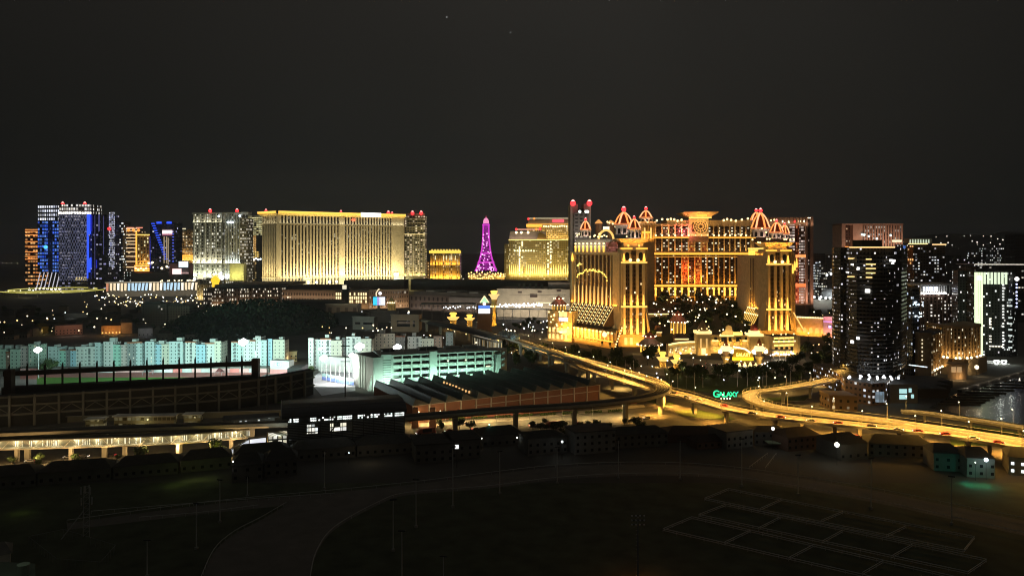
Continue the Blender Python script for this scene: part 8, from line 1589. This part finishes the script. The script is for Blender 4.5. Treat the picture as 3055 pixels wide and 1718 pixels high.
for lab,u,v in(('faint white star high above the long gold hotel',1333,52),('fainter star right of the first one',1523,98)):m=MB();m.ball(P(u,v,16000),14,0,6,4);m.single('star',[E('star%d'%u,(.9,.95,1),.5)],lab,'star')
fp=MB();fp.tube((0,0,0),(0,0,10),.16,6,0,.1);fp.ball((0,0,10.1),.25,0,6,4);FP=Proto(fp.single('flag_pole',[SILVER],'','flag pole',origin=(0,0,0)))
for i,u in enumerate((1722,1745,1768,1815,1840,1866,1890,1996,2022,2047,2072,2097,2200,2230,2276,2286,2345,2358,2390,2418)):p=G(u,1098+abs(u-1722)*.1 if u<1900 else 1160-(u-1996)*.03);FP.put((p.x,p.y,0),ORD[i]+' bare silver flag pole from the left along the lawn and rail line','flag poles along the lawn',0,R.uniform(.85,1.1))
for i in range(6):area(G(1760+i*120,1150,1.5),(0,.5,1),(1,0,0),20,1,200,(1,.9,.7))
def car_proto(nm,cat,col,L=4.4,w=1.8,h=1.45,van=False):
 o=thing(nm,'',cat);bm=M('car_'+nm+str(len(bpy.data.materials)),col,.3,.1,.03);m=MB()
 prof=[(-L/2,.35),(-L/2,.85),(-L/2*.55,.95 if not van else h),(-L*.12,h),(L*.28,h),(L/2*.9,.9 if not van else h),(L/2,.8),(L/2,.35)]
 a=[(x,-w/2,z)for x,z in prof];b=[(x,w/2,z)for x,z in prof];m.face(a);m.face(list(reversed(b)))
 for i in range(8):m.face([a[i],b[i],b[(i+1)%8],a[(i+1)%8]])
 m.build('body',[bm],o);m=MB();m.box(-L*.2,L*.3,-w/2-.02,w/2+.02,.95,h-.12);m.build('side_window',[GLASSD],o)
 mb=MB();mb.tube((0,-.12,.33),(0,.12,.33),.33,10);rep('wheel',mb,M('tyre%d'%len(bpy.data.materials),(.02,.02,.02)),o,[(sx*L*.31,sy*w*.46,0)for sx in(-1,1)for sy in(-1,1)])
 mb=MB();mb.ball((-L/2,0,.68),.2,0,6,4);rep('headlight',mb,E_WHITE,o,[(0,-w*.36,0),(0,w*.36,0)]);mb=MB();mb.ball((L/2,0,.75),.18,0,6,4);rep('tail_light',mb,E_TAIL,o,[(0,-w*.36,0),(0,w*.36,0)])
 return Proto(o)
KINDS=[('white',car_proto('car','car',(.6,.6,.6))),('black',car_proto('car','car',(.02,.02,.025))),('silver',car_proto('car','car',(.35,.36,.38))),('red',car_proto('car','car',(.35,.03,.03)))]
BUS=car_proto('bus','bus',(.45,.16,.12),10.5,2.5,3.0,True)
def cars(places,where,grp,z=.02):
 places.sort();cnt={}
 for u,v,rz,zz in places:
  c,pr=R.choice(KINDS);cnt[c]=cnt.get(c,0)+1;p=G(u,v,zz);pr.put((p.x,p.y,zz+z),'%s %s car from the left %s'%(ORD[cnt[c]-1],c,where),grp,rz)
cars([(2075+i*13+R.uniform(-4,4),1094+R.uniform(-8,10),R.uniform(-.4,.4)+(3.14 if i%2 else 0),0)for i in range(18)],'in the waiting line on the resort forecourt','cars on the forecourt',.05)
cars([(u,v,a,0)for u,v,a in((2508,1118,1.9),(2516,1092,1.7),(2522,1074,1.65),(2524,1060,1.6),(2530,1046,1.6),(2526,1050,-1.5),(2490,1133,1.2))],'queued beside the near apartment tower','cars on the street')
cars([(u,v,a,0)for u,v,a in((1340,1288,.4),(1420,1282,3.5),(1480,1279,.4),(1590,1272,3.5),(1720,1266,.4),(1880,1256,.3),(1930,1248,.3),(90,1378,.1),(205,1366,.1),(250,1364,3.2),(330,1360,.1),(420,1354,.1),(2310,1283,2.9),(2420,1294,-.2),(2560,1306,2.9),(2700,1318,-.2))],'on the orange lit street under the rail line','cars on the street below')
cars([(u,v,a,8.65)for u,v,a in((2010,1175,-.7),(2085,1196,-.6),(2245,1235,2.6),(2420,1257,-.35),(2600,1273,2.7),(2738,1288,-.3),(2905,1310,2.75),(2050,1187,2.4),(2160,1213,-.6),(2330,1247,2.7),(2500,1264,-.3),(2680,1284,2.75),(2820,1297,-.3),(2980,1322,2.7))],'on the main flyover','cars on the main flyover')
for i,(u,v)in enumerate(((1270,1293),(1650,1272))):p=G(u,v);BUS.put((p.x,p.y,.03),('left','right')[i]+' reddish bus on the street under the rail line','buses on the street',.4)
WH={}
def hm(c):
 if c not in WH:WH[c]=(M('house%d'%len(WH),c,.85,0,.2,.2),M('house_roof%d'%len(WH),tuple(x*.32 for x in c),.85,0,.3,.3))
 return WH[c]
def house(lab,u0,u1,D0,D1,dep,zw,zr,c,win=0,nm='house',cat='house',grp=None,wm=None):
 r=thing(nm,lab,cat,(X((u0+u1)/2,(D0+D1)/2),(D0+D1)/2,0),grp);f=Fc((u0,D0),(u1,D1));w,rf=hm(c);m=MB();f.solid(m,0,f.L,dep,0,zw);m.build('wall',[w],r);m=MB();o=.6
 if zr>.6:
  a,b,c_,d=f.p(-o,o,zw),f.p(f.L+o,o,zw),f.p(f.L+o,-dep-o,zw),f.p(-o,-dep-o,zw);k=min(dep*.3,f.L*.2);e,g=f.p(k,-dep/2,zw+zr),f.p(f.L-k,-dep/2,zw+zr)
  m.face([a,b,g,e]);m.face([b,c_,g]);m.face([c_,d,e,g]);m.face([d,a,e]);m.face([d,c_,b,a])
 else:f.box(m,-o,f.L+o,-dep-o,o,zw,zw+.5)
 m.build('roof',[rf],r)
 for j in range(win):
  z0=1.2+3.2*j
  if z0+1.5>zw:break
  n=max(3,int(f.L/3.2));mb=MB();f.box(mb,0,1.2,.02,.1,z0,z0+1.3);rep('window',mb,wm or GLASSD,r,[(f.d.x*(.8+(f.L-2.4)*i/(n-1)),f.d.y*(.8+(f.L-2.4)*i/(n-1)),0)for i in range(n)])
 return r,f
def town():
 for u,D,z,p,c in((320,892,5,2600,(1,.5,.13)),(345,893,4,2600,(1,.5,.13)),(378,894,8,1200,(1,.55,.25)),(190,878,6,1300,(1,.55,.42)),(228,886,6,1300,(1,.62,.5)),(130,896,5,900,(1,.7,.2)),(434,872,6,700,(.9,.9,1)),(215,1106,5,900,(.9,1,.95)),(868,670,5,900,(1,.7,.3)),(60,700,10,900,(.8,1,.9)),(250,800,12,1600,(.85,1,.9)),(420,780,12,1600,(.85,1,.9))):point((X(u,D),D,z),p,c,.5)
 for i in range(46):
  u,v=R.uniform(0,555),R.uniform(930,1016);u=R.choice((R.uniform(0,100),R.uniform(470,560)))if v>990 else u;D=DG(v);w=R.uniform(9,22)/D*F;c=R.choice(((.16,.15,.13),(.22,.20,.17),(.13,.10,.08),(.26,.23,.18)))
  house('%s old town house of the scattered row with a %s roof'%((ORD+['further '+o for o in ORD])[i],R.choice(('dark','hipped dark'))),u,u+w,D,D+R.uniform(-3,3),R.uniform(8,13),R.uniform(4,9),R.choice((0,2.4,3)),c,1 if v>975 else 0,grp='old town houses')
 house('pink lit old town house with a row of dark windows',165,246,890,905,12,11,0,(.46,.27,.20),2);house('orange lit old town hall with a pale gable',302,360,900,905,16,10,3,(.5,.3,.14),1,wm=E('town_window',(1,.62,.2),1.8));house('pale gabled house right of the orange lit hall',362,395,905,912,14,13,4,(.42,.30,.2));house('small golden house left of the pink lit one',116,145,905,915,10,8,4,(.45,.33,.1));house('pale house with a white lit doorway in the old town',412,456,880,885,10,9,3,(.42,.40,.36),1)
 house('flat pale shed on the old town far edge',176,262,1120,1125,14,6,0,(.28,.27,.24));house('warm lit low house behind the sports ground',852,886,680,684,10,9,0,(.5,.38,.2),2)
town()
def stables():
 g=(.15,.145,.13)
 for i,(a,b,D0,D1,zw,zr)in enumerate(((-90,105,318,325,5.2,3),(112,330,326,334,5.2,3),(338,530,335,343,5.2,3),(540,690,344,352,5.4,3.2),(700,862,354,362,5.4,3.2),(868,1060,362,371,5.4,3),(1066,1235,371,378,5.4,3))):
  house(ORD[i]+' long dark stable roof from the left along the lit street',a,b,D0,D1,13,zw,zr,g,1,'stable','stable','stables along the street')
 L=(('dark gabled house with one tiny lamp, left of its twin',692,782,330,333,14,8,3.5,2),('dark gabled house right of its twin with the tiny lamp',792,886,337,341,14,8,3.5,2),('dark two storey block left of the lit white panel',1240,1350,358,362,18,9.5,0,2),('dark two storey block behind the lit white panel',1346,1432,366,370,18,9.5,0,2),('low dark roof behind the two storey blocks',1440,1560,388,394,16,6.5,3,1),('dark house with a stepped roof left of the many windowed white house',1575,1692,372,378,15,9,2,2),('pale three storey house with many small square windows',1716,1836,374,380,14,11.5,0,3),('long low dark house right of the many windowed white house',1838,1992,386,392,13,7.5,2.6,2),('striped open shed roof beside the orange lit street',1990,2150,398,398,16,6,3,0),('low gabled house before the striped shed',2080,2168,384,388,11,5.5,2.6,1),('two storey house with pale edges left of the white lamp',2168,2246,384,390,15,10.5,0,2),('long two storey house behind the white lamp',2250,2350,392,392,11,9,2,2),('dark red roofed house right of the white lamp',2350,2448,380,386,15,9,3,2),('dark house behind the white starburst lamp',2508,2588,364,368,18,9.5,3.5,1),('long dark block right of the starburst lamp',2592,2782,372,366,14,8.5,3,2),('pale two storey house left of the bluish starburst lamp',2786,2870,348,346,14,10,3,2),('pale two storey house under the bluish starburst lamp',2885,2968,338,336,18,10.5,3,2),('dark house with white lit windows at the right edge',3010,3090,342,338,16,10,3,2))
 for lab,a,b,D0,D1,dep,zw,zr,win in L:
  zw-=2 if a>1980 else .8
  wm=E('edge_windows',(.9,.97,1),1.4)if 'lit windows' in lab else None
  house(lab,a,b,D0,D1,dep,zw,zr,(.22,.22,.21)if 'pale' in lab or 'white house' in lab and 'many small' in lab else(.15,.09,.065)if 'red' in lab or 'striped' in lab else(.14,.135,.12),win,wm=wm)
 for u,v,D,r_,c,p,lab in((2306,1278,380,.8,(1,.95,.82),900,'white lamp on the wall of the long two storey house'),(2497,1326,356,1.1,(1,1,.82),2200,'white starburst lamp between two dark houses'),(2942,1371,334,.85,(.75,.95,1),900,'bluish white starburst lamp on the pale two storey house'),(1677,1317,366,.5,(.9,1,1),500,'white lamp at the corner of the stepped roof house'),(695,1376,328,.28,(1,1,.95),60,'tiny white lamp on the dark gabled house'),(1437,1307,384,.3,(.9,1,.95),40,'tiny white lamp in the dark yard, left'),(1543,1305,384,.3,(.95,1,1),60,'tiny white lamp in the dark yard, right'),(1460,1266,398,.35,(.2,1,.7),60,'small green lamp above the dark tree'),(1041,1350,360,.22,(.8,.9,1),20,'faint small lamp in the dark yard'),(3027,1350,345,.3,(1,1,1),80,'small white lamp at the right edge houses'),(2910,1379,333,.25,(1,.95,.8),30,'small warm lamp beside the bluish starburst')):
  q=P(u,v,D);m=MB();m.tube((q.x,q.y,0),q,.09,5);m.ball(q,r_,1,8,6);m.single('yard_lamp',[DMETAL,E('yard%d'%u,c,6)],lab,'lamp');point(q+Vector((0,-r_-1.5,-.3)),p*.22,c,.3)  # brightest balls are enlarged, their glare put into the size
 m=MB();q=P(1363,1332,352);m.box(q.x-.9,q.x+.9,q.y-.2,q.y,q.z-.9,q.z+.9);m.box(q.x-.12,q.x+.12,q.y-.2,q.y,0,q.z-.9,1);m.single('lit_panel',[E('yard_panel',(1,1,.97),1.1),DMETAL],'square white lit panel on a post in the dark yard','panel')
 point(G(2940,1432,2.5),600,(.05,1,.65),.3);point(G(2890,1428,2.5),350,(.05,1,.65),.3);point(G(1720,1330,4),120,(.8,.95,1),.3)
 for u,v,p in((570,1405,130),(620,1402,100),(520,1420,90),(60,1500,60)):point(G(u,v,4),p,(.75,1,.2),.5)
 m=MB();q=G(2340,1335);m.box(q.x-9,q.x+9,q.y-3,q.y+3,2.6,3);m.single('porch',[M('porch_green',(.35,.42,.3))],'pale green porch roof below the white lamp house','porch');point(q+Vector((0,-5,6)),160,(1,1,.8),.3)
stables()
def track():
 sand=M('track_sand',(.165,.15,.13),.95,0,.2,.15);inf=M('infield_grass',(.075,.085,.05),.95,0,.4,.12);rail=M('white_rail',(.6,.6,.58))
 def sheet(nm,pts,mat,z):m=MB();m.face([(p.x,p.y,z)for p in pts]);m.single(nm,[mat],None,None,kind='structure')
 S=lambda l:smooth([G(u,v)for u,v in l],6)
 o=S([(200,1560),(621,1504),(1000,1468),(1233,1444),(1388,1425),(1621,1397),(1815,1386),(2000,1386),(2169,1397),(2348,1421),(2617,1465),(2842,1510),(3055,1552),(3300,1600)])
 i=S([(3300,1650),(3055,1597),(2842,1549),(2617,1500),(2348,1452),(2169,1427),(2000,1418),(1815,1421),(1640,1433),(1450,1457),(1217,1476),(1128,1505),(1000,1578),(945,1650),(925,1730)])
 j=S([(600,1730),(640,1645),(700,1592),(776,1552),(854,1506)])
 sheet('infield',[G(-250,1440),G(3300,1440),G(3300,1800),G(-250,1800)],inf,.03)
 sheet('race_track',list(o)+list(i)+list(j)+[G(854,1507),G(621,1530),G(200,1580)],sand,.042)
 def fence(pts,lab,h=1.2,nm='track_rail',cat='rail'):
  r=thing(nm,lab,cat,(pts[len(pts)//2].x,pts[len(pts)//2].y,0));m=MB();m.line([p+Vector((0,0,h))for p in pts],.10,4);m.build('rail',[rail],r);k=0
  for p,d in along(pts,max(4,sum((b-a).length for a,b in zip(pts,pts[1:]))/40)):m=MB();m.tube(p,p+Vector((0,0,h)),.05,4);m.build('post',[rail],r)
 fence(o,'long outer rail of the race track');fence(i,'inner rail of the race track on the bend');fence(j,'inner rail of the track where it turns towards the bottom')
 fence(S([(272,1533),(621,1505),(1000,1478)]),'pale rail of the straight chute at the left');fence(S([(415,1551),(600,1536),(770,1514)]),'second pale rail of the straight chute at the left')
 fence([G(2290,1358),G(2235,1400)],'left rail of the short crossing path');fence([G(2316,1358),G(2283,1402)],'right rail of the short crossing path')
 for row,(A,B,C,D,dv)in zip(('far','middle','near'),(((2173,1465),(2907,1610),(2875,1651),(2102,1494),(((2333,1496),(2268,1525)),((2514,1534),(2449,1561)),((2703,1577),(2644,1606)))),((2165,1512),(2943,1678),(2887,1716),(2084,1543),(((2328,1550),(2263,1583)),((2514,1590),(2452,1624)),((2721,1633),(2658,1669)))),((2064,1550),(2900,1742),(2800,1776),(1978,1586),(((2239,1590),(2162,1626)),((2429,1633),(2353,1673)),((2635,1682),(2573,1718)))))):
  r=thing('paddock_fence','pale rail fence of the %s row of paddocks'%row,'fence',tuple(G(*A)));q=[G(*p)for p in(A,B,C,D)];segs=list(zip(q,q[1:]+q[:1]))+[(G(*a),G(*b))for a,b in dv]
  for a,b in segs:
   m=MB()
   for h in(.6,1.25):m.tube(a+Vector((0,0,h)),b+Vector((0,0,h)),.13,4)
   n=max(3,int((b-a).length/5))
   for k in range(n+1):p=a.lerp(b,k/n);m.tube(p,p+Vector((0,0,1.3)),.07,4)
   m.build('fence_side',[rail],r)
 pp=thing('light_pole','','light pole');m=MB();m.tube((0,0,0),(0,0,18),.20,6,0,.12);m.build('pole',[M('pole_grey',(.62,.62,.6),.6)],pp);m=MB();m.box(-1.1,1.1,-.2,.2,17.7,18.2);m.build('lamp_bar',[DMETAL],pp);m=MB();m.box(-.5,.5,-.5,.5,0,.8);m.build('footing',[CONC],pp);PP=Proto(pp)
 for k,(u,v0,v1)in enumerate(((439,1610,1718),(586,1500,1637),(656,1430,1558),(738,1420,1478),(968,1345,1458),(1173,1489,1643),(1199,1582,1730),(1241,1429,1573),(1323,1658,1760),(1351,1332,1514),(1491,1345,1472),(1662,1332,1441),(1845,1312,1427),(2029,1312,1429),(2213,1308,1451),(2381,1357,1476),(2599,1366,1518),(2839,1420,1563))):
  p=G(u,v1);PP.put(tuple(p),ORD[k]+' tall dark light pole from the left round the race track','light poles round the race track',R.uniform(-.5,.5),(1,1,Z(v0,p.y)/18))
 p=G(1903,1760);zt=Z(1540,p.y);r=thing('floodlight_mast','unlit floodlight mast with a grid of small lamps near the bottom edge','floodlight mast',tuple(p));m=MB();m.tube(p,p+Vector((0,0,zt)),.28,6,0,.18);m.build('pole',[METAL],r);m=MB()
 for a in(-1,0,1):m.box(p.x-1.9,p.x+1.9,p.y-.1,p.y+.1,zt-1-a*1.3-.08,zt-1-a*1.3+.08)
 m.build('lamp_frame',[DMETAL],r);mb=MB();mb.ball((0,0,0),.28,0,6,4);rep('lamp',mb,M('dead_lamp',(.6,.6,.6),.3),r,[(p.x+a*1.2,p.y-.25,zt-1-b*1.3)for a in(-1.5,-.5,.5,1.5)for b in(-1,0,1)]);mb=MB();mb.box(-.25,.25,-.1,.1,0,.08);rep('rung',mb,METAL,r,[(p.x-.4,p.y-.2,zt-4-i*1.1)for i in range(14)])
 point(G(1908,1692,5),700,(1,.32,.08),.5)  # point added to imitate an orange reflection patch; no lamp stands there
 p=G(262,1596);zt=Z(1448,p.y);r=thing('antenna_mast','pale lattice antenna mast with panels and a slanted brace at the left','antenna mast',tuple(p));wm=M('mast_pale',(.5,.5,.48))
 for a,b in((-1.1,-1),(1.1,-1),(0,1)):m=MB();m.tube(p+Vector((a,b,0)),p+Vector((a*.8,b*.8,zt)),.14,5);m.build('leg',[wm],r)
 m=MB();k=9
 for i in range(k):z0,z1=zt*i/k,zt*(i+1)/k;m.tube(p+Vector((-1.1,-1,z0)),p+Vector((1.1,-1,z1)),.07,4);m.tube(p+Vector((1.1,-1,z0)),p+Vector((0,1,z1)),.07,4);m.tube(p+Vector((-1,-1,z1)),p+Vector((1,-1,z1)),.07,4)
 m.build('lattice',[wm],r);mb=MB();mb.box(-.22,.22,-.15,.15,0,2.6);rep('antenna_panel',mb,wm,r,[tuple(p+Vector((a,b,z)))for a,b,z in((-1.6,-1.4,zt-2.7),(0,-1.6,zt-2.2),(1.6,-1.4,zt-2.7),(-1.5,-1.3,zt-6.5),(2.1,-1.3,zt-6.2))]);m=MB();m.tube(p+Vector((-1.1,-1,zt*.5)),p+Vector((-7,-4,0)),.18,5);m.build('brace',[wm],r)
 pts=[G(u,v)for u,v in((85,1622),(190,1600),(345,1648),(300,1700),(170,1690))];r=thing('mesh_fence','faint mesh fence round the compound below the antenna mast','fence',tuple(pts[2]));m=MB()
 m.line([q+Vector((0,0,2.6))for q in pts+pts[:1]],.05,4);m.build('top_rail',[METAL],r)
 for q,d in along(pts+pts[:1],2.6):m=MB();m.tube(q,q+Vector((0,0,2.7)),.05,4);m.build('post',[METAL],r)
 r=thing('roof_terrace','greenish flat roof with a round water tank in the lower left corner','building',(X(40,200),200,0));m=MB();m.prism([(X(-80,196),188),(X(150,196),190),(X(105,206),206),(X(-80,206),208)],0,16);m.build('body',[M('roof_green',(.14,.18,.13))],r);c=(X(70,199),199)
 m=MB();m.lathe(c,[(1.3,16),(1.4,18.4),(1.5,18.4),(1.5,18.7),(0,18.8)],16);m.build('water_tank',[M('tank_green',(.30,.36,.28))],r);m=MB();m.tube((X(-40,196),196,16.3),(X(60,191),191,16.3),.3,5);m.build('ledge',[WHITE],r)
 house('small pale house with a dark roof at the left edge above the tree',-60,30,232,236,9,7,2.4,(.46,.44,.38),1);point((X(0,226),222,12),70,(1,.95,.8),.3);point((X(60,200),196,24),60,(.8,1,.75),.4)
 trees('round leafy tree beside the roof with the water tank',None,[(X(42,212),212)],1.5,1.5)
track()
def haze():  # thin air volume added so that bright lamps get a glow
 m=MB();m.box(-5200,5200,-120,5600,-1,262);hz=bpy.data.materials.new('haze_air');hz.use_nodes=True;nt=hz.node_tree;nt.nodes.clear()
 o=nt.nodes.new('ShaderNodeOutputMaterial');v=nt.nodes.new('ShaderNodeVolumePrincipled');v.inputs['Color'].default_value=(.9,.92,.95,1);v.inputs['Density'].default_value=.00009;v.inputs['Anisotropy'].default_value=.45
 nt.links.new(v.outputs[0],o.inputs['Volume']);hz.cycles.homogeneous_volume=True
 m.single('haze',[hz],None,None,kind='stuff',origin=(0,0,0))
 cy.volume_bounces=0
haze()
